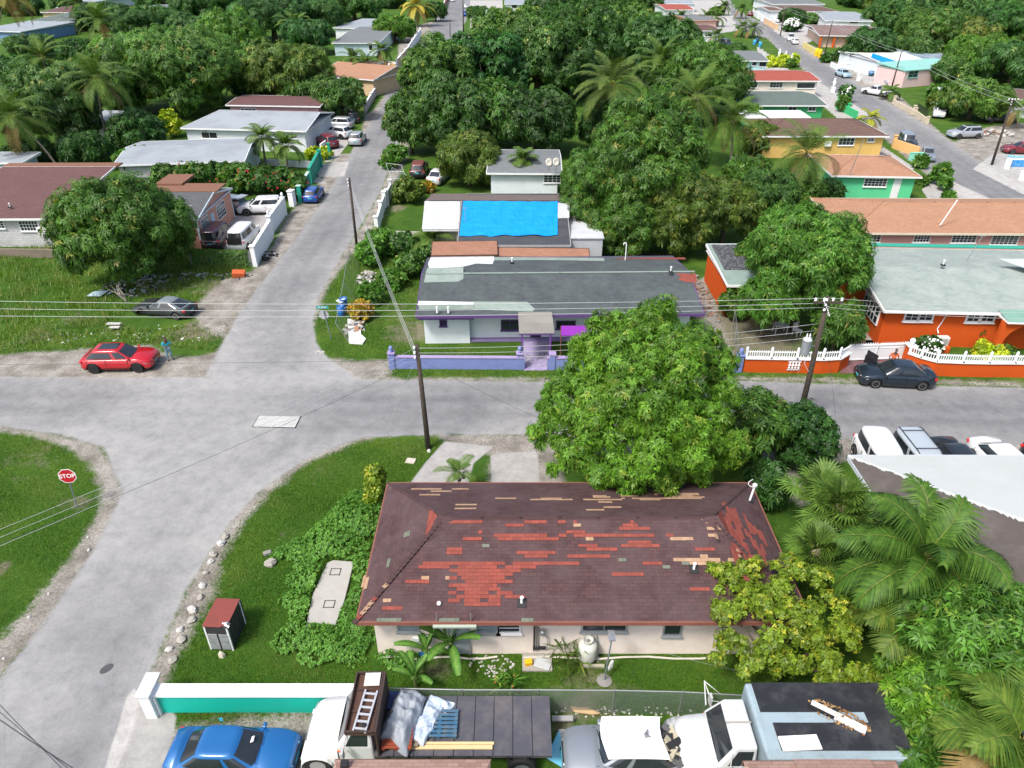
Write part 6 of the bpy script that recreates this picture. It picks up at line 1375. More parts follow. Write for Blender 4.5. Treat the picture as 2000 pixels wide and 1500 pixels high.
def palm(bx, by, cx, cy, Ln=3.4, nf=20, label='', name='coconut_palm', group=None, seed=None, tint=None, wind=None, ll=.8, Hc=None, dry=2, nl=34, lw=.045, loc=None, tr=.14, elmin=-35, hang=.55, cat='palm'):
	"""bx,by base pixel; cx,cy pixel of the crown's heart"""
	TI[0] += 1; rg = np.random.default_rng(seed or TI[0]*7); B = Vector(loc) if loc else P(bx, by)
	H = Hc if Hc else ztop(0, B.y, cy); top = P(cx, cy, H) if not loc else B+Vector((0, 0, H)); r = thing(name, label, cat, B, 0, group)
	off = np.array([top.x-B.x, (top.y-B.y), H]); parts = []; tint = tint or ((.045, .10, .016),(.11, .18, .03)); Ln *= 1.12; lw = max(lw, .55/(ppm(by)/2)); nl = int(nl*1.5)
	for i in range(nf):
		az = i*2.399+rg.uniform(-.2, .2); q = i/nf; el = R(80-(80-elmin)*q**.8)+rg.uniform(-.1, .1)
		az_s = 0
		if wind is not None: dlt = (wind-az+math.pi) % (2*math.pi)-math.pi; az_s = dlt*.45
		v, f, t = frond(rg, az, el, Ln*rg.uniform(.85, 1.1)*(.75+.25*min(1, q*3)), 1.15+.5*q+rg.uniform(-.2, .3), nl, ll*rg.uniform(.9, 1.1), lw, hang, az_s, tint, dry=(.8 if i >= nf-dry else 0))
		parts.append((v+off, f, t))
	leaves_obj('crown', parts, r, PALMM)
	mb = MB(); n = 8; pts = [(off[0]*(t**1.6), off[1]*(t**1.6), -.1+(H+.05)*t) for t in [i/n for i in range(n+1)]]
	mb.tube(pts, [tr*1.5]+[tr*(1-.25*i/n) for i in range(n)], 10);
	for k in range(4): mb.blob((off[0]+.2*math.cos(k*1.6), off[1]+.2*math.sin(k*1.6), H-.22), .12, 0, 6, 5, .1)
	mb.build('trunk', PBARK, r, smooth=True); return r
def fanpalm(bx, by, heads, label, Rf=.95, nl=14):
	rg = np.random.default_rng(77); B = P(bx, by); r = thing('fan_palm', label, 'palm', B); parts = []
	for (cx, cy, z, nfan) in heads:
		C = P(cx, cy, z)-B; C = np.array(C)
		for i in range(nfan):
			az = i*2.399; q = i/nfan; el = R(75-85*q); d = np.array([math.cos(az)*math.cos(el), math.sin(az)*math.cos(el), math.sin(el)]); pl = rg.uniform(.6, 1.05); hub = C+d*pl+np.array([0, 0, -.12*pl])
			parts.append(rosette_fan(rg, C, hub, d, Rf*rg.uniform(.85, 1.1)))
	leaves_obj('crown', parts, r, PALMM)
	mb = MB()
	for (cx, cy, z, nfan) in heads:
		C = P(cx, cy, z)-B; mb.tube([(0, 0, -.1),(C.x*.3, C.y*.3, C.z*.4), tuple(C)], [.2, .18, .16], 8)
	mb.build('trunk', PBARK, r, smooth=True); return r
def rosette_fan(rg, C, hub, d, Rf):
	up = np.array([0, 0, 1.]); s = np.cross(d, up); s /= max(1e-6, np.linalg.norm(s)); nrm = np.cross(s, d); n = 26; V, F, T = [], [], []
	col = np.array([.07, .13, .02])*rg.uniform(.8, 1.4)
	for k in range(n):
		a = (k/(n-1)-.5)*R(250); dd = d*math.cos(a)+s*math.sin(a); dn = np.cross(nrm, dd); L = Rf*(.65+.35*math.cos(a*.6))*rg.uniform(.9, 1.1); w_ = .055*Rf
		m = hub+dd*L*.55+nrm*.05*L*(1 if k % 2 else -.2); t_ = hub+dd*L; t_ = t_-np.array([0, 0, .22*L*rg.uniform(.5, 1.5)])
		b = len(V)*1; V += [hub, m+dn*w_, t_, m-dn*w_]; F.append([b, b+1, b+2, b+3]); T += [col*rg.uniform(.8, 1.3)]*4
	b = len(V); w_ = s*.02; V += [C-w_, C+w_, hub+w_, hub-w_]; F.append([b, b+1, b+2, b+3]); T += [np.array([.2, .25, .05])]*4
	return np.array(V), np.array(F), np.concatenate([np.array(T), np.ones((len(T), 1))], 1)
def banana(bx, by, label, seed=1, n=9, sc=1., z=0):
	rg = np.random.default_rng(seed); r = thing('banana_plant', label, 'plant', P(bx, by, z)); parts = []
	for i in range(n):
		az = i*2.399+rg.uniform(-.3, .3); el = R(84-42*(i/n)); Ln = sc*rg.uniform(1.2, 1.8); m = 12; p = np.array([0, 0, .7*sc]); e = el; P_ = []; D_ = []
		for j in range(m+1):
			d = np.array([math.cos(az)*math.cos(e), math.sin(az)*math.cos(e), math.sin(e)]); P_.append(p.copy()); D_.append(d); p = p+d*Ln/m; e -= (.5+.9*i/n)/m
		P_, D_ = np.array(P_), np.array(D_); s = unit(np.cross(D_, [0, 0, 1.])); t = np.linspace(0, 1, m+1)[:, None]; w_ = sc*.165*np.clip(np.sin(np.clip(t*1.05-.12, 0, 1)*math.pi), .02, 1)**.5*(t > .15)+.015
		up = np.cross(s, D_); V = np.stack([P_-s*w_+up*w_*.25, P_, P_+s*w_+up*w_*.25], 1).reshape(-1, 3); F = []
		for j in range(m): o = j*3; F += [[o, o+1, o+4, o+3], [o+1, o+2, o+5, o+4]]
		c = np.array([.035, .12, .016])*rg.uniform(.7, 1.4); T = np.tile(c, (len(V), 1)); T[1::3] = [.16, .30, .06]
		parts.append((V, np.array(F), np.concatenate([T, np.ones((len(T), 1))], 1)))
	leaves_obj('leaves', parts, r, PALMM); MB().tube([(0, 0, 0),(0, 0, .8*sc)], [.09*sc, .06*sc], 8).build('stem', mat('banana stem', (.18, .22, .07), .6, .3), r); return r
def bush(bx, by, w_, h_, pal, label, name='bush', group=None, d=None, L=.13, Wd=.28, k=6, dens=22, z=0, flowers=None, cat='bush', yaw=0, l1=9, l2=5, loc=None, seed=None, droop=.1):
	TI[0] += 1; rg = np.random.default_rng(seed or TI[0]*13); B = Vector(loc) if loc else P(bx, by, z); pm = ppm(by)/2 if by else 20; L = max(L, 2.6/pm); dens = min(dens, .62/(L*L))
	r = thing(name, label, cat, B, yaw, group); d = d or w_; cen = (0, 0, h_*.5)
	parts = crown_parts(rg, cen, (w_/2, d/2, h_*.52), pal, L, L*Wd, k, dens, l1, l2, low=-.6, droop=droop, s1=.5)
	leaves_obj('foliage', parts, r)
	if flowers:
		col, n, s = flowers; m = MB()
		for _ in range(n):
			a = rg.normal(0, 1, 3); a[2] = abs(a[2]); a[1] -= .4; a /= np.linalg.norm(a); p = np.array(cen)+a*np.array([w_/2, d/2, h_*.52])*rg.uniform(.95, 1.08); m.blob(p, s*rg.uniform(.7, 1.2), 0, 5, 4, .2)
		m.build('blossoms', mat('blossom '+str(col), col, .6, .1), r)
	MB().tube([(0, 0, -.05),(0, 0, h_*.5)], [.05, .03], 6).build('stem', BARK, r); return r
# ------------------------------------------------------------------ planting the trees
# big mango behind the near house
def hero():
	B = P(1255, 873); g = lambda px, py, z: [*(P(px, py, z)-B)]
	L_ = []
	for px, py, z, r in ((1200, 660, 7.6, 1.5),(1280, 640, 8.2, 1.6),(1345, 670, 7.6, 1.5),(1235, 705, 7.9, 1.7),(1320, 720, 7.8, 1.8),(1160, 700, 6.4, 1.4),(1385, 720, 6.6, 1.4),(1180, 770, 6.6, 1.7),(1255, 790, 7.2, 1.8),(1330, 800, 6.8, 1.7),(1390, 790, 5.8, 1.5),
						(1120, 760, 5.2, 1.4),(1130, 830, 4.8, 1.5),(1190, 850, 5.6, 1.6),(1260, 870, 5.6, 1.6),(1330, 870, 5.0, 1.6),(1395, 860, 4.4, 1.5),(1075, 800, 4.2, .75),(1062, 845, 3.4, .85),(1105, 890, 3.4, 1.2),(1160, 905, 3.8, 1.3),(1225, 915, 4.2, 1.3),(1290, 920, 4.2, 1.2),(1350, 905, 3.7, 1.2),
						(1075, 775, 4.4, .55),(1250, 690, 5.5, 2.2),(1300, 800, 4.5, 2.4),(1180, 800, 4, 2.)):
		L_.append((*g(px, py, z), r))
	r = thing('mango_tree', 'huge bright green mango tree overhanging the back of the maroon-roofed house', 'tree', B)
	rg = np.random.default_rng(5); leaves_obj('crown', crown_parts(rg, (0, 0, 4.2),(5, 4, 4.5), 'hero', .21, .028, 10, 15, l2=8, s2=.50, lobes=[(*q[:3], q[3]*.80) for q in L_], droop=.2), r)
	trunk_obj(r, 8, .35, rg, [l_[:3] for l_ in L_[::4]])
hero()
tree(1475, 905, 765, 72, 'mango', 'darker mango tree right of the huge one, over the roof corner with the service mast', L=.28, l1=12, zlow=.1, dens=7)
tree(1440, 900, 830, 60, 'mango', 'low dark mango crown filling the gap between the huge mango and the roof mast', L=.28, l1=10, zlow=.05, dens=7)
tree(1483, 835, 765, 28, 'olive', 'small olive green mango crown beside the road at the foot of the transformer pole', L=.26, l1=8, zlow=.2, dens=7)
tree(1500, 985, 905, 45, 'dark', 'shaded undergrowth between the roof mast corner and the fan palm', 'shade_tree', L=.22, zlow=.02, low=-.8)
bush(1555, 905, 3.2, 3.6, 'dark', 'vine smothered bush wrapped round the base of the transformer pole', 'vine_bush', L=.14, dens=26, l1=14)
# lot and left side
tree(238, 545, 345, 132, 'mango', 'dark round mango tree over the rubbish heap in the overgrown lot', L=.34, zlow=.05, l1=18, l2=10, low=-.6)
tree(335, 215, 60, 125, 'mango', 'widest dome of mango foliage behind the yard, left of the metal-roofed bungalow', zlow=.1, l1=22, low=-.5)
tree(230, 235, 90, 80, 'mango', 'mango tree forming the left shoulder of the widest dome', zlow=.1, low=-.5)
tree(450, 150, 14, 55, 'bright', 'upright bright green mango tree behind the widest dome', zlow=.1, low=-.5)
tree(395, 120, 22, 60, 'dark', 'darker mango tree between the upright bright one and the far palm', zlow=.1, low=-.5)
tree(562, 205, 80, 78, 'olive', 'olive-brown tinted mango tree in front of the brown gabled house', zlow=.12, low=-.5)
tree(665, 232, 150, 45, 'forest', 'loose small-leaved tree beside the parked silver crossover', 'shade_tree', zlow=.2, gap=.15)
tree(610, 215, 150, 50, 'forest', 'low leafy tree between the olive mango and the loose small-leaved one', 'shade_tree', zlow=.15)
tree(100, 300, 122, 78, 'forest', 'broad dark layered tree between the left coconut palms', 'shade_tree', zlow=.1, low=-.5, l1=18)
tree(35, 190, 110, 60, 'dark', 'dark tree behind the broad layered tree at the left edge', 'shade_tree', low=-.4)
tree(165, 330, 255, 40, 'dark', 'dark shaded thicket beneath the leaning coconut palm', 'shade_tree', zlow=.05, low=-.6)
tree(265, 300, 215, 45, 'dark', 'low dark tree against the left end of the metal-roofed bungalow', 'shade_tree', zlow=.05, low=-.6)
tree(205, 60, 5, 45, 'dark', 'dark tree in the far left distance behind the tall palm', 'shade_tree', low=-.4)
tree(530, 78, -10, 70, 'dark', 'tall dark mass of foliage behind the far-left roofs, top centre-left', 'shade_tree', low=-.5, l1=18)
tree(610, 70, -5, 52, 'forest', 'mid green tree just left of the far grey roofs', 'shade_tree', low=-.4)
tree(690, 40, -20, 52, 'forest', 'loose green tree beyond the whitish roof', 'shade_tree', low=-.4, gap=.1)
tree(600, 105, 38, 45, 'dark', 'dark tree between the cluster palm and the tan gable', 'shade_tree', low=-.4)
tree(770, 82, 28, 36, 'bright', 'dense round clipped tree beside the white street wall', 'round_tree', zlow=.1, low=-.7, l1=26, l2=12, s1=.3, s2=.4)
tree(850, 42, 2, 20, 'dark', 'small dark tree by the pink wall near the top of the left street', 'shade_tree')
tree(330, 20, -25, 60, 'forest', 'green tree at the top edge left of the tall dark mass', 'shade_tree')
tree(128, 30, -15, 25, 'forest', 'small far tree by the tan-eaved house at the top left', 'shade_tree')
bush(338, 268, 2.6, 3.6, 'lime', 'yellow-lime shrub at the left end of the metal-roofed bungalow', 'shrub', L=.2)
bush(285, 345, 6.5, 3.2, 'bright', 'light green bush in front of the low blue-grey roof', 'shrub', L=.2, d=4)
for i, (x, y, w_, pal, lab) in enumerate(((360, 372, 7, 'mango', 'hedge section behind the pink house roof, leftmost of the row'),(425, 372, 7, 'forest', 'hedge section left of the red blossoms'),(490, 378, 7, 'mango', 'dense hedge section with a few red blossoms behind the white suv'),(550, 388, 6, 'forest', 'hedge section with many red blossoms beside the green street wall'))):
	bush(x, y, w_, 2.9, pal, lab, 'hedge', 'tall hedge behind the pink house', d=3.4, L=.22, flowers=((.5, .02, .05), 10 if i < 2 else 34, .09), cat='hedge')
bush(622, 310, 3.2, 1.3, 'lime', 'low yellow-green bush behind the green gate pillar', 'shrub', d=2)
# forest in the middle
FG = 'trees of the dense grove between the two streets'
for i, (bx, by, yt, rp, pal, lab) in enumerate((
	(800, 300, 175, 42, 'forest', 'slender dark tree at the kerb, first of the grove along the left street'),(855, 235, 65, 62, 'forest', 'leafy tree where the grove begins beside the left street'),(880, 300, 140, 70, 'forest', 'tree in the left part of the grove behind the black suv'),
	(950, 215, 50, 75, 'dark', 'dark tree in the heart of the grove'),(960, 290, 150, 80, 'forest', 'broad tree of the grove above the pale cottage'),(1040, 300, 170, 75, 'dark', 'dark tree of the grove just left of the big coconut palm'),
	(1050, 200, 30, 85, 'forest', 'wide open tree of the grove below the far orange house'),(1000, 130, 12, 70, 'forest', 'tree at the back of the grove near the white house with blue shutters'),(1130, 130, 2, 85, 'forest', 'tallest wide tree at the back of the grove'),
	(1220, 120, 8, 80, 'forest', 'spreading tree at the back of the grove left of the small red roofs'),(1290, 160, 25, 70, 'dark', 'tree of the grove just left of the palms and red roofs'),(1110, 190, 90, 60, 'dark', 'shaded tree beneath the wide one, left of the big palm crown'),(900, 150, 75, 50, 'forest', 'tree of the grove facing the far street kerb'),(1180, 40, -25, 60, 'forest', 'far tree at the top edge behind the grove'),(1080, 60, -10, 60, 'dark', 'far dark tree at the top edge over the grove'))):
	tree(bx, by, yt, rp, pal, lab, 'grove_tree', group=FG, zlow=.05, low=-.6, gap=.12, l1=18, k=7, Wd=.2)
tree(915, 362, 255, 70, 'olive', 'yellow-tinged tree with bare twigs behind the left end of the tarpaulin house', 'shade_tree', zlow=.05, low=-.6, l1=16)
tree(1365, 235, 75, 85, 'mango', 'round mango dome right of the palms, above the small green house', zlow=.1, low=-.5, l1=20)
tree(1262, 470, 165, 118, 'mango', 'giant mango tree with bare grey twigs in the centre of the grove', zlow=.02, low=-.7, l1=30, l2=12, L=.34, s1=.33)
tree(1160, 478, 270, 75, 'mango', 'mango tree left flank of the giant, beside the pale cottage', zlow=.02, low=-.7, l1=18)
tree(1330, 495, 325, 82, 'olive', 'golden-olive mango tree in front of the giant one', zlow=.03, low=-.7, l1=18)
tree(1215, 500, 375, 75, 'mango', 'mango foliage spilling over the back eave of the dark-roofed white house', zlow=.02, low=-.7, l1=16)
tree(1420, 475, 345, 70, 'olive', 'olive green tree right of the golden one, above the orange shed', zlow=.1, low=-.6, l1=16)
tree(1500, 445, 325, 65, 'forest', 'low broad tree below the leaning palm by the green house', 'shade_tree', zlow=.1, low=-.6)
tree(1560, 425, 330, 50, 'mango', 'tree tucked behind the round mango at the long pink house', zlow=.1, low=-.6)
tree(1575, 635, 402, 122, 'bright', 'round bright mango tree beside the orange house', zlow=.22, low=-.4, l1=20, l2=11, L=.30)
tree(1500, 660, 545, 62, 'bright', 'lower mango crown left of the second utility pole', zlow=.2, low=-.4, L=.30)
tree(1640, 690, 580, 48, 'mango', 'mango branch mass hanging over the white gate', zlow=.15, low=-.4, L=.30)
tree(1462, 560, 478, 46, 'mango', 'leafy tree hiding most of the orange shed roof', zlow=.2, L=.28)
tree(1132, 400, 300, 36, 'mango', 'mango branch mass reaching over the right end of the pale cottage', zlow=.1, low=-.6)
bush(1430, 620, 2.2, 2.2, 'mango', 'tangled weeds beside the orange shed', 'shrub', L=.2)
for x, y, w_, h_, lab in ((930, 478, 2.2, 1., 'small leafy weed bush on the salmon shed roof edge'),(1130, 495, 4, 2.3, 'large-leaved bush beside the flat extension of the tarpaulin house'),(1170, 500, 3, 2, 'dark bush at the back of the white house'),(1010, 492, 5, .5, 'row of low weeds between tarpaulin house and sheds')):
	bush(x, y, w_, h_, 'bright', lab, 'shrub', L=.2)
# yard between fence and tarp house
for x, y, w_, h_, pal, lab in ((745, 500, 3.2, 2.4, 'bright', 'feathery green bush beside the first yard fence post'),(720, 520, 2, 2.2, 'creeper', 'small drooping bush against the leaning fence'),(790, 500, 3, 2, 'forest', 'green bush in the fenced yard, middle one'),(800, 540, 2.5, 2, 'mango', 'bush above the rock border in the fenced yard'),(765, 560, 2.5, 1.2, 'bright', 'low weeds beside the rubble pile'),(840, 530, 2.4, 2.2, 'forest', 'bush touching the corner of the dark-roofed white house'),
					(800, 395, 3.5, 2.4, 'olive', 'brownish leafy bush behind the white street posts'),(775, 318, 3, 2, 'bright', 'spiky bright bush beside the fallen fence'),(760, 330, 2, 1.6, 'bright', 'small bush at the top of the fallen chain fence'),(835, 375, 1.6, 1, 'croton', 'small orange-yellow bush in the black suv yard')):
	bush(x, y, w_, h_, pal, lab, 'shrub', L=.17)
bush(726, 590, 2.0, 1.5, 'bright', 'round clipped deep green bush beside the leaning fence', 'clipped_bush', L=.07, dens=70, k=5, l1=16, seed=3)
bush(706, 622, 1.7, 1.3, 'croton', 'round orange-yellow croton bush above the broken slab', 'croton_bush', L=.14, dens=40)
bush(737, 985, 1.0, 2.3, 'yellow', 'yellow-green bush hugging the left eave corner of the maroon-roofed house', 'shrub', L=.14, d=1.6)
# right street vegetation
tree(1700, 132, 50, 40, 'dark', 'dark round tree in front of the brown-roofed porch house', 'shade_tree', zlow=.1)
tree(1905, 232, 158, 58, 'mango', 'low round tree with a flat base in the far right yard', 'round_tree', zlow=.15, low=-.3, l1=18)
tree(1548, 50, 17, 22, 'dark', 'small round dark tree behind the white flowering bush', 'shade_tree')
tree(1590, 47, 27, 20, 'mango', 'small round mango beside the orange-pillared house', 'shade_tree')
WG = 'trees of the wood at the upper right'
for i, (bx, by, yt, rp, pal, lab) in enumerate(((1760, 60, -5, 60, 'forest', 'first tree of the upper right wood above the dark brown roof'),(1820, 95, 15, 60, 'mango', 'tree of the wood behind the patterned roof'),(1880, 60, -30, 70, 'forest', 'tall tree of the wood at the top edge'),(1920, 145, 70, 62, 'bright', 'bright leafy tree of the wood beside the pink teal-edged house'),(1980, 100, 5, 70, 'dark', 'dark tree of the wood at the right edge'),(1985, 165, 80, 55, 'forest', 'tree of the wood above the right edge house'),(1900, 100, 35, 50, 'olive', 'yellowish tree in the middle of the wood'),(1960, 40, -40, 60, 'mango', 'far tree of the wood at the top right corner'),(2060, 150, 40, 60, 'forest', 'tree of the wood partly beyond the right edge'),(1700, 15, -25, 45, 'dark', 'far dark tree right of the brown roof with two pipes'),(1840, 30, -40, 60, 'dark', 'back tree of the wood at the top'))):
	tree(bx, by, yt, rp, pal, lab, 'wood_tree', group=WG, low=-.5, l1=16, zlow=.05)
bush(1545, 62, 4.5, 3.4, 'dark', 'bush covered with white blossoms beside the white delivery van', 'flowering_bush', flowers=((.75, .76, .74), 170, .28))
bush(1644, 218, 1.6, 2.2, 'mango', 'round-headed small tree at the green gate of the small green house', 'shrub'); bush(1648, 200, 1.8, 2.6, 'dark', 'white flowering shrub at the kerb by the small green house', 'flowering_bush', flowers=((.75, .76, .74), 50, .16))
bush(1832, 360, 2.0, 2.3, 'bright', 'large clipped ball topiary beside the green house', 'topiary', L=.14, dens=40); bush(1842, 372, 1.3, 1.4, 'bright', 'small clipped topiary ball in front of the large one', 'topiary', L=.14); bush(1800, 362, 1.2, 1, 'mango', 'small round bush by the green house path', 'topiary', L=.14); bush(1850, 392, 1.2, .9, 'bright', 'lowest clipped bush near the long pink house corner', 'topiary', L=.14)
bush(1796, 328, 1.6, 1.4, 'mango', 'leafy shrub at the mint wall by the grey pickup', 'shrub'); bush(1820, 192, 2, 2.2, 'bright', 'palm-like shrub at the lawn corner by the pickup tail', 'shrub'); bush(1840, 215, 5, 2, 'olive', 'brownish shrubs in front of the white arched doorway', 'shrub')
bush(1522, 130, 8, 1.8, 'lime', 'yellow-green clipped hedge beside white statues on the far kerb', 'hedge', d=3, L=.3); bush(1640, 120, 3, 2.4, 'forest', 'green bush before the butter-trimmed porch', 'shrub'); bush(1705, 288, 1.8, 1.4, 'bright', 'green shrub at the yellow house end', 'shrub')
bush(1612, 122, 2, 1.5, 'dark', 'small dark bush at the foot of the far utility pole', 'shrub'); bush(1540, 132, 2, 1.3, 'mango', 'little bush by the white statue wall', 'shrub')
# ivy and shrubs at long pink house, orange house garden
for x, y, w_, h_, lab in ((1765, 492, 2.6, 2.5, 'ivy climbing the rose wall left of the middle window'),(1828, 492, 1.2, 2.3, 'narrow ivy column on the rose wall'),(1905, 494, 3, 1.3, 'low shrub under the louvred window'),(1935, 493, 1.6, 1.2, 'small dark shrub at the rose wall')):
	bush(x, y, w_, h_, 'dark', lab, 'ivy' if 'ivy' in lab else 'shrub', d=1, L=.17)
bush(1803, 660, 1.7, 1.5, 'mango', 'round dark bush under the left white window of the orange house', 'garden_bush', L=.13); bush(1893, 668, 1.6, 1.6, 'mango', 'round dark bush under the right white window of the orange house', 'garden_bush', L=.13); bush(1770, 668, 1.2, .9, 'bright', 'spiky light fern beside the round dark bush', 'fern', L=.25, Wd=.12)
bush(1740, 665, 1, .7, 'croton', 'reddish low plant at the orange house corner', 'croton_bush', L=.14); bush(1867, 662, .9, .8, 'croton', 'small yellow croton right of the air conditioner', 'croton_bush', L=.14); bush(1968, 668, 1, 1, 'croton', 'orange-red croton at the foot of the porch arch', 'croton_bush', L=.14)
bush(1812, 690, 1.6, 1.1, 'dark', 'bush dotted with white blooms inside the orange wall', 'flowering_bush', flowers=((.8, .8, .78), 55, .07), L=.12); bush(1926, 700, 2.1, 1., 'lime', 'bright yellow-green bush inside the curved orange wall', 'garden_bush', L=.12); bush(1960, 700, 1, .9, 'mango', 'small dark green bush right of the yellow-green one', 'garden_bush', L=.12)
# ---- palms
palm(120, 340, 24, 228, 4.6, 24, 'large coconut palm with long drooping fronds at the left edge', ll=1.1, Hc=6.5)
palm(215, 300, 188, 155, 5.2, 22, 'tall coconut palm with wide fronds left of the mango dome', ll=1.1)
palm(110, 200, 82, 112, 5.4, 18, 'coconut palm with upswept windblown fronds, far left', ll=1.1, wind=2.2)
palm(210, 120, 195, 42, 6, 20, 'tall far coconut palm above the widest mango dome', ll=1.4, nl=26, lw=.09)
palm(0, 120, 12, -8, 6.5, 22, 'yellowing coconut palm at the top left corner', ll=1.5, nl=26, lw=.1, tint=((.12, .12, .02),(.28, .24, .05)), dry=5)
palm(160, 60, 150, 8, 6, 18, 'distant coconut palm by the tan-eaved house', ll=1.4, nl=22, lw=.1)
palm(578, 100, 578, 52, 5.5, 16, 'feathery palm rising between dark trees behind the tan gable', ll=1.2, nl=24, lw=.08, elmin=10)
palm(812, 52, 812, 12, 6.5, 22, 'golden yellow coconut palm beside the top of the white street wall', ll=1.4, nl=26, lw=.12, tint=((.30, .27, .03),(.48, .38, .06)), dry=4)
for i, (x, y, lab) in enumerate(((690, 125, 'clustered palm beside the tan gable, left one'),(715, 135, 'clustered palm behind the peach wall, right one'),(745, 110, 'palm behind the white street wall nearest the round clipped tree'))):
	palm(x, y+30, x, y-12, 3.4, 16, lab, name='garden_palm', group='garden palms along the left street', nl=22, lw=.09)
palm(520, 328, 512, 268, 2.6, 18, 'left of two bushy garden palms above the flowering hedge', name='garden_palm', nl=26, lw=.06); palm(562, 330, 558, 285, 2.4, 18, 'right of two bushy garden palms above the flowering hedge', name='garden_palm', nl=26, lw=.06)
palm(1022, 372, 1022, 312, 2.1, 18, 'small palm with curled fronds before the pale cottage', name='garden_palm', nl=24, lw=.06)
palm(842, 505, 848, 470, 2.1, 16, 'small dark palm at the left end of the tarpaulin house', name='garden_palm', nl=26, lw=.05, elmin=-10)
palm(1215, 300, 1195, 165, 6.0, 28, 'largest coconut palm of the grove, with golden edged fronds', ll=1.3, tint=((.045, .095, .02),(.14, .19, .04)), lw=.06, nl=40, dry=1)
palm(1300, 230, 1292, 118, 5.4, 20, 'coconut palm behind and right of the largest one', ll=1.2, lw=.07)
palm(1370, 330, 1362, 190, 5.4, 20, 'coconut palm with upright fronds beside the giant mango', ll=1.2, wind=1.0, lw=.06)
palm(1425, 330, 1432, 235, 4.8, 20, 'coconut palm above the olive trees, left of the yellow house', ll=1.2, wind=.5, lw=.06)
palm(1585, 420, 1575, 300, 4.6, 22, 'coconut palm beside the bright green house', ll=1.1, wind=2.6, lw=.055)
for i, (x, y, lab) in enumerate(((1448, 24, 'palm standing at the far lane, right of the dark suv'),(1450, 60, 'group palm in front of the far lane, left one'),(1470, 62, 'group palm in front of the far lane, right one'),(1380, 40, 'little palm on the salmon-fascia house'),(1402, 40, 'second little palm near the round gate'),(1398, 76, 'small palm before the small red-roofed house'),(1414, 18, 'small palm by the dark suv'),(1330, 38, 'spiky palm left of the salmon-fascia house'))):
	palm(x, y+12, x, y-6, 3.6, 14, lab, name='garden_palm', group='small palms beside the far lane', nl=16, lw=.14, ll=.9)
palm(1700, 275, 1700, 232, 2.0, 12, 'small yellow palm behind the ridge of the yellow house', name='garden_palm', nl=18, lw=.09, tint=((.2, .24, .02),(.35, .35, .04)))
palm(1745, 195, 1742, 180, 2.2, 12, 'bushy little palm by the white pickup', name='garden_palm', nl=18, lw=.08); palm(1985, 250, 1990, 215, 3, 14, 'palm beside the last utility pole at the right edge', name='garden_palm', nl=20, lw=.08)
palm(912, 68, 932, 50, 4, 12, 'small palm at the kerb of the far left street', name='garden_palm', nl=16, lw=.12)
# cycad-like small palm on the drive behind the near house
palm(895, 955, 897, 925, 1.15, 8, 'young palm shoot behind the eave of the maroon-roofed house', name='garden_palm', nl=22, lw=.035, ll=.36, Hc=1.5, elmin=15, hang=.25, dry=0, tr=.05)
# ---- foreground right
def almond():
	B = P(1520, 1325); r = thing('almond_tree', 'yellow-green broadleaf tree over the right end of the maroon-roofed house', 'tree', B); L_ = []
	for px, py, z, q in ((1415, 1130, 3.6, .5),(1470, 1125, 3.9, .6),(1540, 1120, 3.8, .6),(1595, 1140, 3.4, .55),(1420, 1190, 3.3, .55),(1490, 1190, 3.5, .7),(1560, 1190, 3.3, .65),(1430, 1250, 2.7, .5),(1500, 1250, 2.9, .65),(1570, 1250, 2.8, .65),(1640, 1240, 2.6, .6),(1470, 1300, 2.1, .5),(1540, 1300, 2.2, .6),(1610, 1300, 2.2, .6),(1670, 1310, 2.0, .5),(1390, 1115, 3.5, .25),(1630, 1190, 2.9, .5),(1400, 1290, 2.2, .25),(1700, 1330, 1.8, .4),(1600, 1345, 1.8, .4),(1450, 1160, 3.5, .45),(1520, 1160, 3.6, .5)): L_.append((*(P(px, py, z)-B), q))
	rg = np.random.default_rng(31); leaves_obj('crown', crown_parts(rg, (0, .6, 2),(3, 2.4, 2.2), 'yellow', .115, .032, 7, 32, l2=7, s2=.55, lobes=L_, droop=.12), r); trunk_obj(r, 3.6, .13, rg, [l_[:3] for l_ in L_[::2]])
almond()
fanpalm(1640, 1060, ((1640, 990, 3.2, 26),(1590, 1080, 2.6, 14),(1700, 1040, 2.8, 14),(1600, 960, 2.9, 12)), 'fan palm with split round leaves beside the brown roofed corner building')
palm(1790, 1260, 1805, 1090, 3.3, 26, 'large windblown coconut palm at the right, in front of the brown roof', ll=1.15, nl=46, lw=.06, wind=2.9, Hc=5.2, tint=((.028, .080, .010),(.080, .155, .020)), hang=1.0)
palm(1830, 1290, 1780, 1200, 2.2, 12, 'lower coconut palm with yellow ribs just above the black truck roof', ll=1.0, nl=44, lw=.055, wind=3.1, Hc=3.6, tint=((.03, .08, .010),(.12, .16, .022)), elmin=-10)
palm(2010, 1560, 1995, 1450, 2.3, 14, 'coconut palm crown in the bottom right corner', ll=1.0, nl=40, lw=.07, Hc=4.6, tint=((.04, .10, .012),(.12, .18, .025)), elmin=-10)
tree(1880, 1400, 1160, 130, 'bright', 'bright mango tree at the right edge below the windblown palm', L=.28, k=10, dens=9, zlow=.1, low=-.5, l1=20, ry=2.4)
tree(2000, 1400, 1175, 100, 'bright', 'mango tree cut by the right edge', L=.28, k=10, dens=9, zlow=.1, low=-.5, ry=2.2)
tree(1830, 1440, 1300, 130, 'hero', 'long-leaved mango tree hanging over the rear of the box truck', L=.28, k=10, dens=9, zlow=.1, low=-.6, l1=20, ry=1.8)
tree(1770, 1520, 1420, 85, 'bright', 'small mango crown at the bottom edge right of the box truck', L=.26, k=10, dens=9, zlow=.1, low=-.6, ry=1.4)
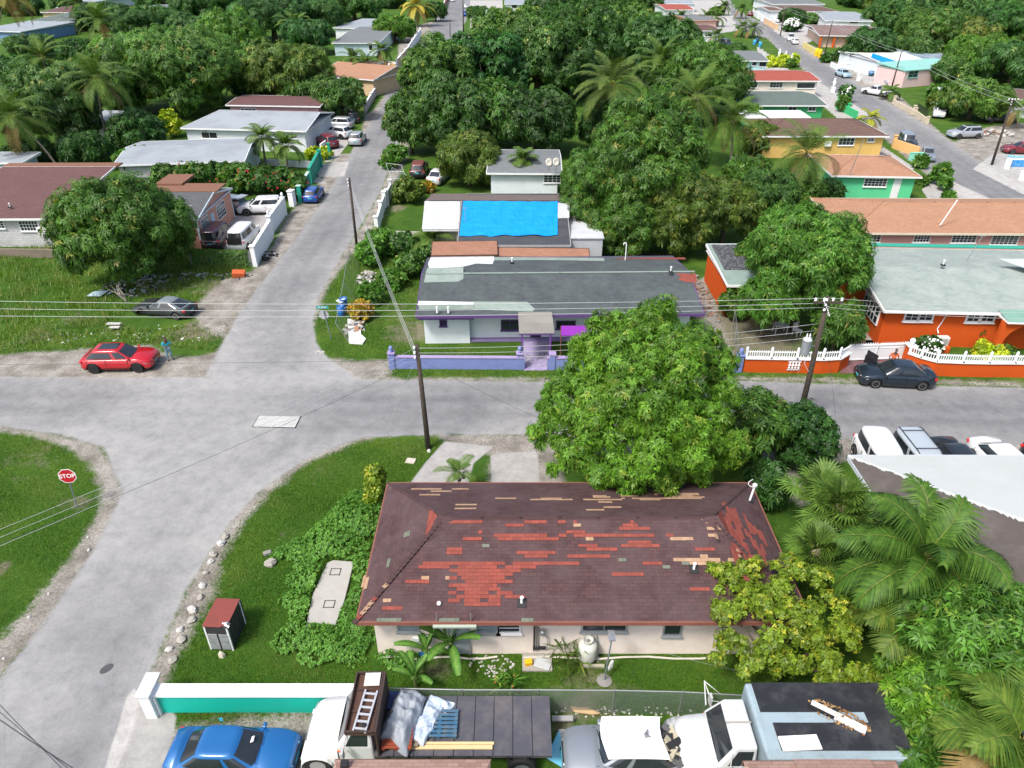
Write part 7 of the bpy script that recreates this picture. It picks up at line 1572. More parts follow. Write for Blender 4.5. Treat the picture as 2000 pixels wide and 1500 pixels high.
tree(1930, 1500, 1370, 100, 'hero', 'mango crown in the lower right below the edge palm', L=.28, k=10, dens=9, zlow=.1, low=-.6, ry=1.6)
# ---- near yard plants
banana(882, 1283, 'large banana plant with broad leaves before the grey metal door', 2, 11, 1.05); banana(835, 1290, 'smaller banana plant with a yellow leaf left of the large one', 5, 6, .8); banana(812, 1342, 'low banana plant behind the chain fence above the truck cab', 8, 7, .75)
bush(1110, 1297, 1.3, .8, 'olive', 'tuft of stiff grey-green grass beside the gas tank', 'grass_clump', L=.5, Wd=.04, dens=26, k=9, cat='plant')
bush(990, 1345, .9, .5, 'bright', 'daylily clump with orange blooms behind the chain fence', 'daylily', flowers=((.6, .18, .06), 7, .045), L=.3, Wd=.06, cat='plant')
# ---- creeping ground cover beside the house (one spreading mass)
def creeper():
	rg = np.random.default_rng(9); spots = ((700, 1020, 2.0, .8),(650, 1060, 1.7, .7),(590, 1080, 1.0, .5),(620, 1130, 1.2, .5),(590, 1180, 1., .4),(600, 1240, 1.3, .5),(650, 1260, 1.3, .5),(700, 1230, 1., .4),(550, 1085, .5, .35),(710, 1110, .8, .6),(700, 1170, .6, .45),(680, 1205, .6, .4),(630, 1220, .8, .4),(765, 1285, .6, .3),(800, 1290, .5, .3),(690, 1270, .8, .35))
	Cs, Ns = [], []
	for x, y, r, h_ in spots:
		r *= .88
		c = P(x, y); n = int(420*r*r); a = rg.uniform(0, 6.28, n); d = np.sqrt(rg.random(n))*r*(1+.25*np.sin(a*3+x)); z = h_*np.cos(np.clip(d/r, 0, 1)*1.4)**.7*rg.uniform(.75, 1.1, n); Cs.append(np.stack([c.x+d*np.cos(a), c.y+d*np.sin(a), z], 1)); Ns.append(np.stack([.5*np.cos(a), .5*np.sin(a), np.ones(n)], 1))
	C = np.concatenate(Cs); N = unit(np.concatenate(Ns)); ok = sdist(C[:, :2], W2([(598, 1227),(612, 1165),(640, 1103),(652, 1098),(689, 1101),(690, 1108),(674, 1175),(655, 1227)])) > .06
	C, N = C[ok], N[ok]; o = leaves_obj('creeper', [rosettes(C, N, rg, 7, .09, .028, tints(rg, C*2, 'creeper'), spread=(30, 95), droop=.15)], None); tag(o, 'mound of light green creeping weed between the lawn and the maroon-roofed house', 'ground cover', kind='stuff')
creeper()
# ---- grass blades: weeds of the lot, verges and lawns
CARP = P(322, 612)
def blades(name, label, polys, per, hgt, wid, pal, seed, excl=True, maxn=200000, clump=0.):
	rg = np.random.default_rng(seed); Cs = []
	for p in polys:
		w2 = W2(p); lo, hi = w2.min(0), w2.max(0); n = int(min(maxn, np.prod(hi-lo)*per)); q = rg.uniform(lo, hi, (n, 2)); q = q[sdist(q, w2) < -.05]; Cs.append(q)
	q = np.concatenate(Cs)
	if excl: q = q[(union(q, ROADS) > .25) & (union(q, CONCS) > .05) & (union(q, SANDS) > rg.uniform(-.5, .3, len(q)))]
	q = q[np.hypot((q[:, 0]-CARP.x)*.6, q[:, 1]-CARP.y+.8) > 1.9]
	if clump:
		s = np.sin(q[:, 0]*1.7+2*np.sin(q[:, 1]*.9))*np.cos(q[:, 1]*1.9+np.sin(q[:, 0])); q = q[s+rg.uniform(-.6, .6, len(q)) > clump-.8]
	n = len(q); a = rg.uniform(0, 6.28, n); h_ = hgt*rg.uniform(.5, 1.4, n)*(1+.35*np.sin(q[:, 0]*.8)*np.sin(q[:, 1]*1.1)); ln = rg.uniform(.2, .9, n)*h_
	C = np.stack([q[:, 0], q[:, 1], np.zeros(n)], 1); d = np.stack([np.cos(a), np.sin(a), np.zeros(n)], 1); s = np.stack([-np.sin(a), np.cos(a), np.zeros(n)], 1)*wid/2
	tip = C+d*ln[:, None]; tip[:, 2] = h_; V = np.stack([C-s, C+s, tip], 1).reshape(-1, 3); F = np.arange(3*n).reshape(-1, 3); t = tints(rg, C*1.3, pal); dr_ = np.clip((np.sin(q[:, 0]*.9+1.3*np.sin(q[:, 1]*.7))*np.sin(q[:, 1]*1.1+q[:, 0]*.3)-.25)*1.1+rg.uniform(-.25, .25, n), 0, .65)[:, None]; t = np.repeat(t*(1-dr_)+np.array([.19, .21, .05])*dr_, 3, 0)
	o = npmesh(name, V, F, LEAF, attrs={'tint': ('FLOAT_COLOR', 'POINT', np.concatenate([t, np.ones((len(t), 1))], 1))}); tag(o, label, 'grass', kind='stuff')
PAL['lawn'] = ((.055, .135, .009),(.105, .205, .014),(.20, .22, .03), .08); PAL['weed'] = ((.055, .130, .010),(.135, .230, .020),(.28, .26, .07), .16)
blades('weeds', 'tall unkempt weeds and grass covering the empty lot', [[(-60, 480),(120, 480),(480, 520),(540, 530),(440, 650),(420, 690),(300, 675),(150, 685),(-60, 695)]], 62, .34, .05, 'weed', 1, clump=.32)
blades('lawn_grass', 'mown green grass of the street corner lawn and side yard', [[(870, 870),(862, 850),(700, 850),(600, 890),(500, 965),(440, 1060),(330, 1300),(320, 1340),(740, 1340),(700, 1215),(752, 945),(800, 940)], [(736, 1275),(1500, 1275),(1500, 1400),(1080, 1400),(740, 1400)], [(330, 1385),(620, 1385),(620, 1415),(340, 1425)]], 560, .06, .03, 'lawn', 2, maxn=260000)
blades('corner_grass', 'short green grass of the left corner island with the stop sign', [[(-80, 845),(60, 850),(130, 875),(175, 910),(198, 960),(190, 1010),(130, 1100),(60, 1180),(-80, 1290)]], 420, .06, .03, 'lawn', 3)
blades('yard_grass', 'grass of the open corner yard and the verge along the blue wall', [[(612, 640),(620, 590),(700, 485),(840, 490),(812, 620),(820, 680),(1100, 690),(1100, 738),(700, 735),(630, 690)], [(1450, 728),(2000, 745),(2000, 757),(1450, 743)]], 160, .10, .04, 'lawn', 4)
# ---- far filler: trees of the distant blocks
for bx, by, yt, rp, pal, lab in ((60, 110, 70, 40, 'forest', 'tree behind the blue-grey flat roof at the far left'),(150, 120, 75, 32, 'dark', 'tree right of the parked far white car'),(250, 75, 20, 50, 'dark', 'tree below the rose-white house at the top left'),(300, 60, 12, 40, 'forest', 'leafy tree right of the rose-white far house'),(400, 35, -18, 55, 'dark', 'dark tree at the top edge left of centre'),
	(470, 30, -30, 50, 'forest', 'tall green tree at the top edge, left part'),(560, 10, -40, 50, 'mango', 'far mango at the top edge'),(760, 15, -25, 35, 'dark', 'dark tree at the top edge by the golden palm'),(640, 15, -30, 45, 'dark', 'far dark tree left of the golden palm'),(935, 35, 12, 20, 'forest', 'small tree behind the far silver car'),(965, 100, 55, 32, 'forest', 'tree in front of the dark-roofed mint house'),
	(1440, 115, 85, 18, 'forest', 'small tree behind the light blue house'),(1490, 12, -8, 18, 'dark', 'small dark tree at the top of the far lane'),(1250, 20, -20, 40, 'forest', 'tree at the top edge left of the red roofs'),(1430, 180, 130, 30, 'mango', 'tree between the red roof and the round mango dome'),(1450, 250, 200, 34, 'mango', 'tree left of the yellow house'),(1480, 300, 235, 34, 'olive', 'tree under the yellow house eave, left end'),
	(1460, 380, 300, 50, 'mango', 'dark mango filling the gap left of the green house'),(1620, 400, 350, 30, 'dark', 'dark low tree at the left end of the long pink house'),(1665, 10, -15, 25, 'forest', 'tree behind the long pale blue-grey roof'),(40, 30, -10, 35, 'dark', 'dark tree in the top left corner behind the yellow palm'),(1400, 30, 14, 12, 'mango', 'small tree on the far lane corner'),(20, 250, 170, 55, 'mango', 'mango tree behind the large palm at the left edge'),
	(60, 330, 270, 45, 'dark', 'dark undergrowth tree at the foot of the large left palm'),(155, 205, 150, 42, 'forest', 'tree between the upswept and the tall palm'),(1190, 290, 190, 55, 'dark', 'shaded tree below the largest grove palm'),(1740, 22, -12, 40, 'mango', 'mango at the top between the grey roof and the wood'),(1790, 130, 70, 40, 'forest', 'tree rising behind the torn-roof house'),(1860, 170, 110, 30, 'forest', 'tree behind the pink teal-edged house'),(500, 185, 150, 45, 'dark', 'dark tree below the olive mango')):
	tree(bx, by, yt, rp, pal, lab, 'shade_tree', low=-.6, zlow=.04)
# ------------------------------------------------------------------ walls, fences, gates
def wallrun(name, label, pts, h, t, m, cap=None, cat='wall', posts=(), z0=0, group=None, caph=.07, pm=None, finial=None, ph=.35, stucco=None):
	"""wall along photo ground pixels; parts: wall, coping, posts"""
	W_ = [P(x, y) for x, y in pts]; o0 = W_[0].copy(); r = thing(name, label, cat, o0, 0, group); L_ = [p-o0 for p in W_]
	m1, m2 = MB(), MB()
	for a, b in zip(L_[:-1], L_[1:]):
		d = (b-a); ln = d.length; an = math.atan2(d.y, d.x); c = (a+b)/2
		m1.cbox((c.x, c.y, h/2),(ln+t*.5, t, h), 0, an)
		if cap: m2.cbox((c.x, c.y, h+caph/2+.002),(ln+t*.8, t+.08, caph), 0, an)
	m1.build('wall_panel', m, r)
	if cap: m2.build('coping', cap, r)
	for px, py in posts:
		p = P(px, py)-o0; s = t+.16; mb = MB().cbox((p.x, p.y, (h+ph)/2),(s, s, h+ph), 0, 0); mb.cbox((p.x, p.y, h+ph+.04),(s+.12, s+.12, .08), 1)
		o = mb.build('post', [pm or m, cap or pm or m], r,bevel=.01)
		if finial: MB().lathe([(.10, 0),(.13, .06),(.07, .12),(.15, .24),(.13, .34),(.03, .46)], 12, 0, (p.x, p.y, h+ph+.08)).build('finial', finial, o, True)
	return r
TEAL = mat('turquoise paint', (.0, .40, .31), .7, .3, 1.1, dirtcol=(.05, .27, .22)); WPAINT = mat('white wall paint', (.72, .74, .75), .7, .14, 1.2); PERI = mat('periwinkle paint', (.17, .22, .46), .7, .5, 1.2, dirtcol=(.10, .12, .22))
PEACH = mat('peach wall paint', (.66, .45, .26), .8, .25); EMER = mat('emerald wall paint', (.01, .27, .18), .7, .25)
# near teal wall with white coping and end post
def teal():
	A = P(315, 1392, 0); B = P(712, 1396, 0); o0 = A.copy(); r = thing('teal_wall', 'turquoise garden wall with wide white coping and white corner post by the lower road', 'wall', o0)
	L = B.x-A.x; h = 1.0; MB().box(0, .0, 0, L, .22, h).build('wall_panel', TEAL, r); MB().box(-.1, -.08, h+.002, L, .42, h+.12).build('coping', WPAINT, r,bevel=.01)
	MB().box(-.42, -.25, 0, -.02, .5, 1.25).build('post', WPAINT, r,bevel=.02); MB().box(-.50, -.30, 1.252, .02, .72, 1.34).build('post_cap', mat('worn white cap', (.55, .56, .57), .8, .5, 3), r,bevel=.01)
	MB().box(.0, -.12, .0, .07, -.003, 1.0).build('pilaster', WPAINT, r)
teal()
wallrun('blue_wall', 'faded periwinkle blue front wall with lilac coping left of the violet path', [(762, 719),(1023, 721)], .85, .2, PERI, mat('lilac coping', (.32, .25, .45), .7, .3), posts=((767, 719),(1015, 720)), finial=PERI, ph=.3)
wallrun('blue_wall_short', 'short piece of periwinkle wall between violet path and huge mango tree', [(1070, 721),(1230, 723)], .85, .2, PERI, mat('lilac coping', 0), posts=((1078, 721),), ph=.3)
wallrun('blue_wall_end', 'end of the blue wall with tall pointed post meeting the orange wall', [(1400, 724),(1447, 725)], .7, .2, PERI, None, posts=((1441, 725),), finial=PERI, ph=.5)
p = [P(*q) for q in ((1024, 724),(1068, 724),(1077, 668),(1022, 668))]; c0 = p[0].copy()
mb = MB().add([q-c0+Vector((0, 0, .05)) for q in p], [(0, 1, 2, 3)]); mb.add([q-c0-Vector((0, 0, .1)) for q in p[:2]]+[q-c0+Vector((0, 0, .049)) for q in p[:2]], [(0, 1, 3, 2)]); o = mb.build('violet_path', mat('violet path paint', (.30, .25, .42), .8, .6, .9, dirtcol=(.45, .43, .48))); o.location = c0; tag(o, kind='structure')
# orange wall with white balustrade
def balus(name, label, pts, h=1.0, grille=None):
	W_ = [P(*q) for q in pts]; o0 = W_[0].copy(); r = thing(name, label, 'wall', o0); L_ = [q-o0 for q in W_]; m1, m2, m3 = MB(), MB(), MB()
	for a, b in zip(L_[:-1], L_[1:]):
		d = b-a; an = math.atan2(d.y, d.x); c = (a+b)/2; m1.cbox((c.x, c.y, h/2),(d.length+.12, .24, h), 0, an); m2.cbox((c.x, c.y-.02, h+.035),(d.length+.15, .36, .07), 0, an)
		n = max(2, int(d.length/.14)); u = d.normalized()
		m3.cbox((c.x, c.y+.03, h+.45),(d.length, .06, .06), 0, an)
		for k in range(n):
			q = a+u*(k+.5)*d.length/n; m3.cbox((q.x, q.y+.03, h+.31),(.045, .045, .48), 0, an)
		for q in (a, ): m3.cbox((q.x, q.y+.03, h+.36),(.13, .13, .6), 0, an); m3.lathe([(.07, 0),(.09, .06),(.02, .16)], 8, 0, (q.x, q.y+.03, h+.66))
	m1.build('wall_panel', ORG, r); m2.build('coping', WPAINT, r); m3.build('balustrade', WPAINT, r)
	if grille:
		q = P(*grille)-o0; g = MB()
		g.box(q.x-.4, q.y-.165, .25, q.x+.4, q.y-.125, .32); g.box(q.x-.4, q.y-.165, .83, q.x+.4, q.y-.125, .9)
		for k in range(4): g.lathe([(.03, 0),(.075, .1),(.05, .2),(.09, .3),(.04, .42),(.05, .5)], 8, 0, (q.x-.3+k*.2, q.y-.16, .32))
		g.build('ornamental_grille', WPAINT, r)
	return r, o0
balus('orange_wall', 'orange wall with white picket balustrade left of the white gate', [(1452, 725),(1500, 726),(1550, 727),(1600, 728),(1632, 726),(1650, 715)], grille=(1546, 727))
balus('curved_orange_wall', 'orange wall curving down from its tall gate post, in front of the garden', [(1768, 716),(1790, 724),(1820, 732),(1870, 734),(1920, 735),(1970, 735),(2030, 737),(2080, 738)])
def whitegate():
	A, B = P(1650, 706), P(1766, 702); o0 = A.copy(); r = thing('white_gate', 'white double driveway gate between the two orange walls', 'gate', o0); d = B-A; an = math.atan2(d.y, d.x); L = d.length; r.rotation_euler.z = an
	for k in range(2):
		x0 = k*L/2+.03; x1 = (k+1)*L/2-.03; lf = MB(); lf.box(x0, -.03, .12, x1, .03, 1.15); o = lf.build('gate_leaf', WPAINT, r)
		f = MB(); f.box(x0, -.06, 1.15, x1, .06, 1.25); f.box(x0, -.055, .1, x1, .055, .19); f.box(x0, -.055, .19, x0+.09, .055, 1.15); f.box(x1-.09, -.055, .19, x1, .055, 1.15); f.box(x0, -.05, .95, x1, .05, 1.0)
		for j in range(12):
			x = x0+.1+(x1-x0-.2)*j/11; f.add([(x-.03, -.03, 1.25),(x+.03, -.03, 1.25),(x+.03, .03, 1.25),(x-.03, .03, 1.25),(x, 0, 1.42)], [(0, 1, 4),(1, 2, 4),(2, 3, 4),(3, 0, 4)])
		f.build('gate_frame', WPAINT, o)
	q = P(1768, 710)-o0
	r2 = thing('gate_post', 'orange gate post with white cap and ball finial right of the white gate', 'post', P(1768, 710)); MB().box(-.22, -.25, 0, .22, .25, 1.35).build('pillar', ORG, r2,bevel=.01); MB().box(-.3, -.33, 1.352, .3, .33, 1.45).build('cap', WPAINT, r2,bevel=.02); MB().lathe([(.16, 0),(.1, .08),(.17, .2),(.18, .3),(.1, .42),(.02, .45)], 14, 0, (0, 0, 1.45)).build('finial', WPAINT, r2, True)
	p = [P(*v) for v in ((1640, 730),(1768, 730),(1762, 665),(1668, 665))]; c = p[0].copy(); o = MB().add([v-c+Vector((0, 0, .03)) for v in p], [(0, 1, 2, 3)]).build('maroon_driveway', mat('maroon concrete', (.14, .06, .065), .8, .6, .9, dirtcol=(.25, .19, .19))); o.location = c; tag(o, kind='structure')
whitegate()
# left street white wall in two heights with turned caps, vine wall, green wall and posts
wallrun('white_street_wall', 'lower white wall with ornate cap, nearest the junction on the left street', [(500, 520),(532, 466)], 1.7, .22, WPAINT, WPAINT, posts=((500, 520),), ph=.1)
wallrun('white_yard_wall', 'upper white wall stretch running beside the white suv', [(530, 458),(558, 418)], 1.7, .22, WPAINT, WPAINT, posts=((531, 458),(557, 420)), finial=WPAINT, ph=.1)
wallrun('vine_wall', 'grey wall smothered in vines behind the rubbish, below the two parked vans', [(375, 517),(492, 520)], 1.3, .2, mat('mossy grey wall', (.22, .23, .21), .9, .6, 1, dirtcol=(.05, .08, .03)), None)
rg0 = np.random.default_rng(21)
def vine():
	a, b = P(380, 517), P(488, 520); n = 900; t = rg0.random(n); z = rg0.uniform(.1, 1.4, n); C = np.stack([a.x+(b.x-a.x)*t, a.y+(b.y-a.y)*t-.14-.1*rg0.random(n), z], 1); tp = rg0.random(n) < .35; C[tp, 2] = 1.38; C[tp, 1] += .2*rg0.random(tp.sum())
	o = leaves_obj('wall_vine', [rosettes(C, np.tile([0, -.8, .4], (n, 1)), rg0, 6, .16, .05, tints(rg0, C*2, 'mango'))], None); tag(o, 'dark green vine mat hanging over the grey wall below the vans', 'vine', kind='stuff')
vine()
o = wallrun('block_garden_wall', 'low stained block wall below the block house, half covered by weeds', [(-80, 500),(110, 503)], .75, .2, mat('stained low wall', (.20, .16, .13), .9, .6, 1, dirtcol=(.06, .08, .03)), None)
wallrun('emerald_wall', 'stepped emerald green wall beside the blue hatchback', [(588, 395),(606, 366)], 1.7, .25, EMER, mat('pale green cap', (.4, .55, .48), .7, .2), posts=((588, 396),), ph=.1)
wallrun('emerald_wall_upper', 'second emerald green wall piece with post, farther up the left street', [(608, 360),(627, 322)], 1.8, .25, EMER, EMER, posts=((627, 326),), ph=.2)
wallrun('emerald_post_wall', 'short white fence ending at the tall emerald gate post', [(628, 300),(643, 288)], 1.2, .18, WPAINT, None, posts=((645, 310),), pm=EMER, ph=.7)
wallrun('white_gate_pillar', 'white square pillar beside the blue hatchback', [(571, 403),(574, 401)], 1.6, .55, WPAINT, WPAINT)
wallrun('rose_fence', 'pinkish white street fence with small statues below the olive mango tree', [(713, 222),(738, 180)], 1.3, .2, mat('rose white fence', (.6, .5, .52), .8, .2), WPAINT, posts=((716, 216),(726, 200),(737, 183)), ph=.2)
wallrun('peach_fence', 'peach street wall with white trim in front of the brown gabled house', [(738, 178),(762, 143)], 1.7, .2, PEACH, WPAINT, posts=((739, 178),(747, 166),(755, 154),(762, 144)), ph=.2)
wallrun('peach_wall_corner', 'peach wall corner with dark gate opening above the drive', [(750, 138),(774, 143)], 2.0, .25, PEACH, WPAINT, posts=((773, 148),(755, 140)), ph=.3)
wallrun('cream_fence', 'stepped cream and white fence panels above the peach wall', [(775, 138),(800, 108)], 2.0, .2, PEACH, WPAINT, posts=((776, 138),(784, 128),(792, 118),(800, 108)), pm=WPAINT, ph=.3)
wallrun('long_white_fence', 'long white street wall climbing past the round clipped tree', [(800, 106),(822, 72)], 2.0, .2, WPAINT, WPAINT, posts=((806, 97),(812, 88),(822, 72)), ph=.3)
wallrun('coral_wall', 'coral pink wall at the top of the left street', [(866, 22),(876, -6)], 2.2, .25, mat('coral wall', (.60, .2, .16), .8, .2), WPAINT)
wallrun('white_street_posts', 'broken white wall with square posts right of the left street', [(738, 452),(752, 402)], 1.3, .2, WPAINT, None, posts=((737, 456),(745, 425),(752, 405)), ph=.35)
wallrun('upper_white_posts', 'pale wall stub with tall posts above the broken white wall', [(756, 402),(765, 380)], 1.3, .2, mat('grey white wall', (.5, .52, .52), .8, .3), None, posts=((757, 402),(764, 382)), ph=.4)
wallrun('yard_cross_wall', 'low rubble wall crossing the yard left of the tarpaulin house', [(752, 456),(820, 458)], .25, .25, mat('rubble edge', (.36, .34, .31), .9, .5, 3), None)
wallrun('white_court_wall', 'long low white wall behind the palms above the hedge', [(520, 322),(612, 328)], .7, .2, WPAINT, None)
# right street walls
wallrun('cream_grille_wall', 'cream garden wall with grille panels on the far lawn edge', [(1745, 203),(1784, 224)], .7, .2, mat('cream wall', (.55, .48, .36), .8, .3), None, posts=((1745, 203),(1784, 222)), ph=.5)
wallrun('cream_railing_wall', 'cream garden wall with dark railings right of the grille wall', [(1786, 224),(1810, 242)], .7, .2, mat('cream wall', 0), None, posts=((1787, 224),(1810, 242)), ph=.3)
A, B = P(1788, 223), P(1809, 239); r = thing('iron_railing', 'dark iron railing on top of the cream wall', 'railing', A); d = B-A; m = MB()
for k in range(16): q = d*((k+.5)/16); m.box(q.x-.03, q.y-.03, .7, q.x+.03, q.y+.03, 1.7)
m.build('bars', BLK, r)
wallrun('yellow_wall', 'pale yellow street wall ending in a bright yellow pillar', [(1568, 92),(1593, 108)], 1.2, .25, mat('yellow wall', (.62, .52, .2), .8, .2), None)
for k, (x, y) in enumerate(((1594, 110),(1600, 112))):
	r = thing('yellow_drum', ('bright yellow pillar at the end of the yellow wall, left one', 'bright yellow pillar nearest the far utility pole, right one')[k], 'pillar', P(x, y)); MB().lathe([(.42, 0),(.45, .1),(.45, 1.5),(.38, 1.7),(.1, 1.8)], 16).build('shaft', mat('signal yellow', (.75, .48, .01), .5, .2), r, True); MB().lathe([(.47, .7),(.47, .8)], 16).build('band', mat('yellow band', (.5, .3, .01), .6, .2), r)
wallrun('peach_far_wall', 'peach wall with pillars beside the far street near the top', [(1493, 46),(1517, 59)], 1.6, .25, PEACH, WPAINT, posts=((1493, 46),(1505, 53),(1517, 59)), ph=.2)
wallrun('white_far_wall', 'white wall at the bend of the far lane', [(1470, 30),(1490, 43)], 1.8, .25, WPAINT, None, posts=((1470, 30),(1480, 37)), ph=.3)
wallrun('orange_street_wall', 'orange-yellow wall in front of the yellow house beside the grey jeep', [(1745, 290),(1792, 306)], 1.2, .22, mat('apricot paint', (.66, .40, .16), .8, .2), None, posts=((1744, 289),), ph=.4)
wallrun('mint_balustrade', 'mint green balustrade wall joining the orange-yellow wall', [(1775, 313),(1802, 313)], .9, .22, mat('mint paint', (.22, .58, .42), .7, .2), mat('mint paint', 0))
wallrun('emerald_garden_wall', 'emerald wall with white statue posts by the small green house', [(1633, 212),(1672, 232)], 1.1, .22, mat('emerald garden', (.04, .42, .16), .7, .2), None, posts=((1636, 207),(1655, 222)), ph=.4)
wallrun('white_blue_wall', 'white wall with bright blue painted patch at the right edge', [(1962, 328),(2060, 328)], 1.3, .25, WPAINT, mat('sky blue cap', (.15, .5, .7), .6, .2), posts=((1966, 330),), ph=.2)
q = P(1985, 328); r = thing('blue_relief', 'bright blue painted relief on the white wall at the right edge', 'relief', (q.x, q.y-.16, .1)); MB().box(-.9, -.03, .1, .9, .03, .9).build('plaque', mat('bright blue relief', (.02, .25, .6), .6, .5, 3, dirtcol=(.6, .7, .75)), r)
wallrun('white_low_wall', 'blank white wall end at the right edge below the blue painted patch', [(1990, 352),(2080, 352)], 1.0, .25, WPAINT, WPAINT)
wallrun('white_arch_wall', 'white curved garden wall by the pale blue sedan', [(1622, 130),(1650, 144)], .9, .25, WPAINT, None, posts=((1640, 138),(1652, 146)), ph=1.1)
SG = 'white garden statues on the far kerb'
for k, (x, y, lab) in enumerate(((1520, 118, 'white statue on the wall behind the clipped hedge, leftmost'),(1532, 122, 'white statue in the middle of the far kerb row'),(1543, 130, 'white statue at the front of the far kerb row'),(1676, 158, 'tall white statue figure by the pale blue sedan'),(1626, 180, 'small white statue on the kerb of the small green house'))):
	r = thing('garden_statue', lab, 'statue', P(x, y), 0, SG); MB().box(-.3, -.3, 0, .3, .3, .9).build('pedestal', WPAINT, r); MB().lathe([(.3, .9),(.2, 1.2),(.32, 1.6),(.22, 1.9),(.1, 2.0),(.17, 2.15),(.12, 2.35),(.02, 2.4)], 10).build('figure', WPAINT, r, True)
# ------------------------------------------------------------------ chain link fences
FENCEM = mat('galvanised wire', (.30, .36, .34), .5, .2, metal=.4)
def chain(name, label, pts, h, posts_n, wire=.006, cell=.075, lean=(0, 0, 0), rail=True, cat='fence'):
	W_ = [P(*q) for q in pts]; o0 = W_[0].copy(); r = thing(name, label, cat, o0); lv = Vector(lean)
	wv = MB(); rl = MB()
	for a, b in zip(W_[:-1], W_[1:]):
		a, b = a-o0, b-o0; d = b-a; L = d.length; u = d/L; nn = Vector((-u.y, u.x, 0)); T = lambda s, z: a+u*s+Vector((0, 0, z))+lv*(z/h)
		k = -h
		while k < L:
			for sg in (1, -1):
				s0, s1 = (k, k+h) if sg > 0 else (k+h, k); z0, z1 = 0, h
				def clip(s, z, s2, z2):
					if s < 0: z = z+(z2-z)*(0-s)/(s2-s); s = 0
					if s > L: z = z+(z2-z)*(L-s)/(s2-s); s = L
					return s, z
				c0, c1 = clip(s0, z0, s1, z1), clip(s1, z1, s0, z0)
				if abs(c0[0]-c1[0]) < 1e-3: continue
				p0, p1 = T(*c0), T(*c1); dd = (p1-p0).normalized(); w_ = dd.cross(nn)*wire/2; o_ = nn*.003*sg
				wv.add([p0-w_+o_, p0+w_+o_, p1+w_+o_, p1-w_+o_], [(0, 1, 2, 3)])
			k += cell
		if rail: rl.tube([T(0, h), T(L, h)], .022, 6)
	wv.build('wire_mesh', FENCEM, r)
	if rail: rl.build('top_rail', MTL, r)
	tot = [q-o0 for q in W_];
	for k in range(posts_n):
		t = k/(posts_n-1)*(len(tot)-1); i = min(int(t), len(tot)-2); q = tot[i].lerp(tot[i+1], t-i); MB().tube([(q.x, q.y, -.1), tuple(Vector((q.x, q.y, h+.03))+lv)], .03, 7).build('post', MTL, r)
	return r
chain('chain_link_fence', 'long grey chain-link fence with round posts between the yard and the trucks', [(738, 1388),(905, 1392),(1050, 1392),(1195, 1393),(1325, 1396),(1475, 1405)], 1.35, 6, wire=.012, cell=.085)
chain('leaning_fence', 'slack chain-link fence leaning over the corner beside the street sign', [(703, 520),(695, 585),(683, 668)], 1.5, 3, wire=.012, cell=.14, lean=(-.8, 0, -.05))
chain('fallen_fence', 'fallen chain fence panels by the kerb below the spiky bush', [(762, 356),(790, 372)], 1.6, 3, wire=.014, cell=.2, lean=(.3, .4, 0)); chain('yard_fence', 'old chain fence behind the rubble pile in the yard', [(735, 498),(790, 500),(830, 512)], 1.2, 3, wire=.010, cell=.16)
chain('side_fence', 'sagging chain fence beside the orange wall under the round mango', [(1430, 640),(1436, 712)], 1.4, 3, wire=.010, cell=.16)
r = thing('fence_panel_gate', 'white tube gate frame standing askew by the fallen fence', 'gate', P(778, 350)); MB().tube([(-.8, 0, .05),(-1.3, .2, 1.8),(.4, .5, 1.5),(.9, .1, .1),(-.8, 0, .05)], .03, 6).build('tube_frame', WHITE, r); MB().tube([(-1.1, .1, .9),(.6, .3, .8)], .025, 6).build('crossbar', WHITE, r)
# ------------------------------------------------------------------ utility poles and cables
POLE = mat('dark creosoted wood', (.055, .042, .032), .9, .5, 5, dirtcol=(.13, .11, .09)); CERAM = mat('white insulator', (.7, .7, .7), .3, .1)
def upole(name, label, base, topy, topx, r0=.15, arms=None, tf=False, spool=True):
	B = P(*base); H = ztop(0, B.y, topy); T_ = P(topx, topy, H)-B; T_.y = 0; t = thing(name, label, 'utility pole', B); T_ = Vector((T_.x, 0, H))
	MB().tube([(0, 0, -.3), T_*.5+Vector((0, 0, .0)), T_], [r0, r0*.85, r0*.68], 12).build('shaft', POLE, t, smooth=True)
	if spool:
		for k in range(3): MB().lathe([(.05, 0),(.07, .03),(.04, .06),(.07, .09),(.05, .12)], 8, 0, (T_.x-.12, -.16, H-.15-k*.28)).build('insulator', CERAM, t)
	if arms:
		a = MB().cbox((T_.x, -.12, H-.25),(arms, .09, .11)).build('crossarm', POLE, t)
		for k in (-.45, -.15, .15, .45): MB().lathe([(.03, 0),(.07, .05),(.05, .1),(.08, .14),(.03, .2)], 8, 0, (T_.x+k*arms, -.12, H-.19)).build('insulator', CERAM, t)
	if tf:
		q = T_*.69; m = MB().lathe([(.2, 0),(.24, .05),(.24, .85),(.26, .87),(.2, .95),(.06, .99)], 18, 0, (q.x-.62, -.12, q.z-.75)); m.build('transformer', mat('pale grey transformer', (.50, .53, .55), .4, .3, 2), t, True)
		for dx in (-.08, .08): MB().lathe([(.03, 0),(.05, .05),(.03, .1),(.05, .15),(.02, .28)], 8, 0, (q.x-.62+dx, -.12, q.z+.22)).build('bushing', CERAM, t)
		MB().tube([(q.x-.4, -.1, q.z-.3),(q.x-.05, 0, q.z-.3)], .03, 6).build('bracket', MTL, t)
		for k in range(5): MB().tube([(T_.x-.3+k*.13, -.15, H-.1-.2*k),(T_.x-.15+k*.08, -.3, H-.35-.15*k),(T_.x+.1, -.14, H-.5-.1*k)], .02, 5).build('fuse_lead', CERAM, t)
		MB().tube([(q.x-.5, -.12, q.z-.8),(q.x-.45, -.1, q.z-1.4),(q.x-.1, -.05, q.z-1.9)], .015, 5).build('drop_lead', CERAM, t)
	return B+T_
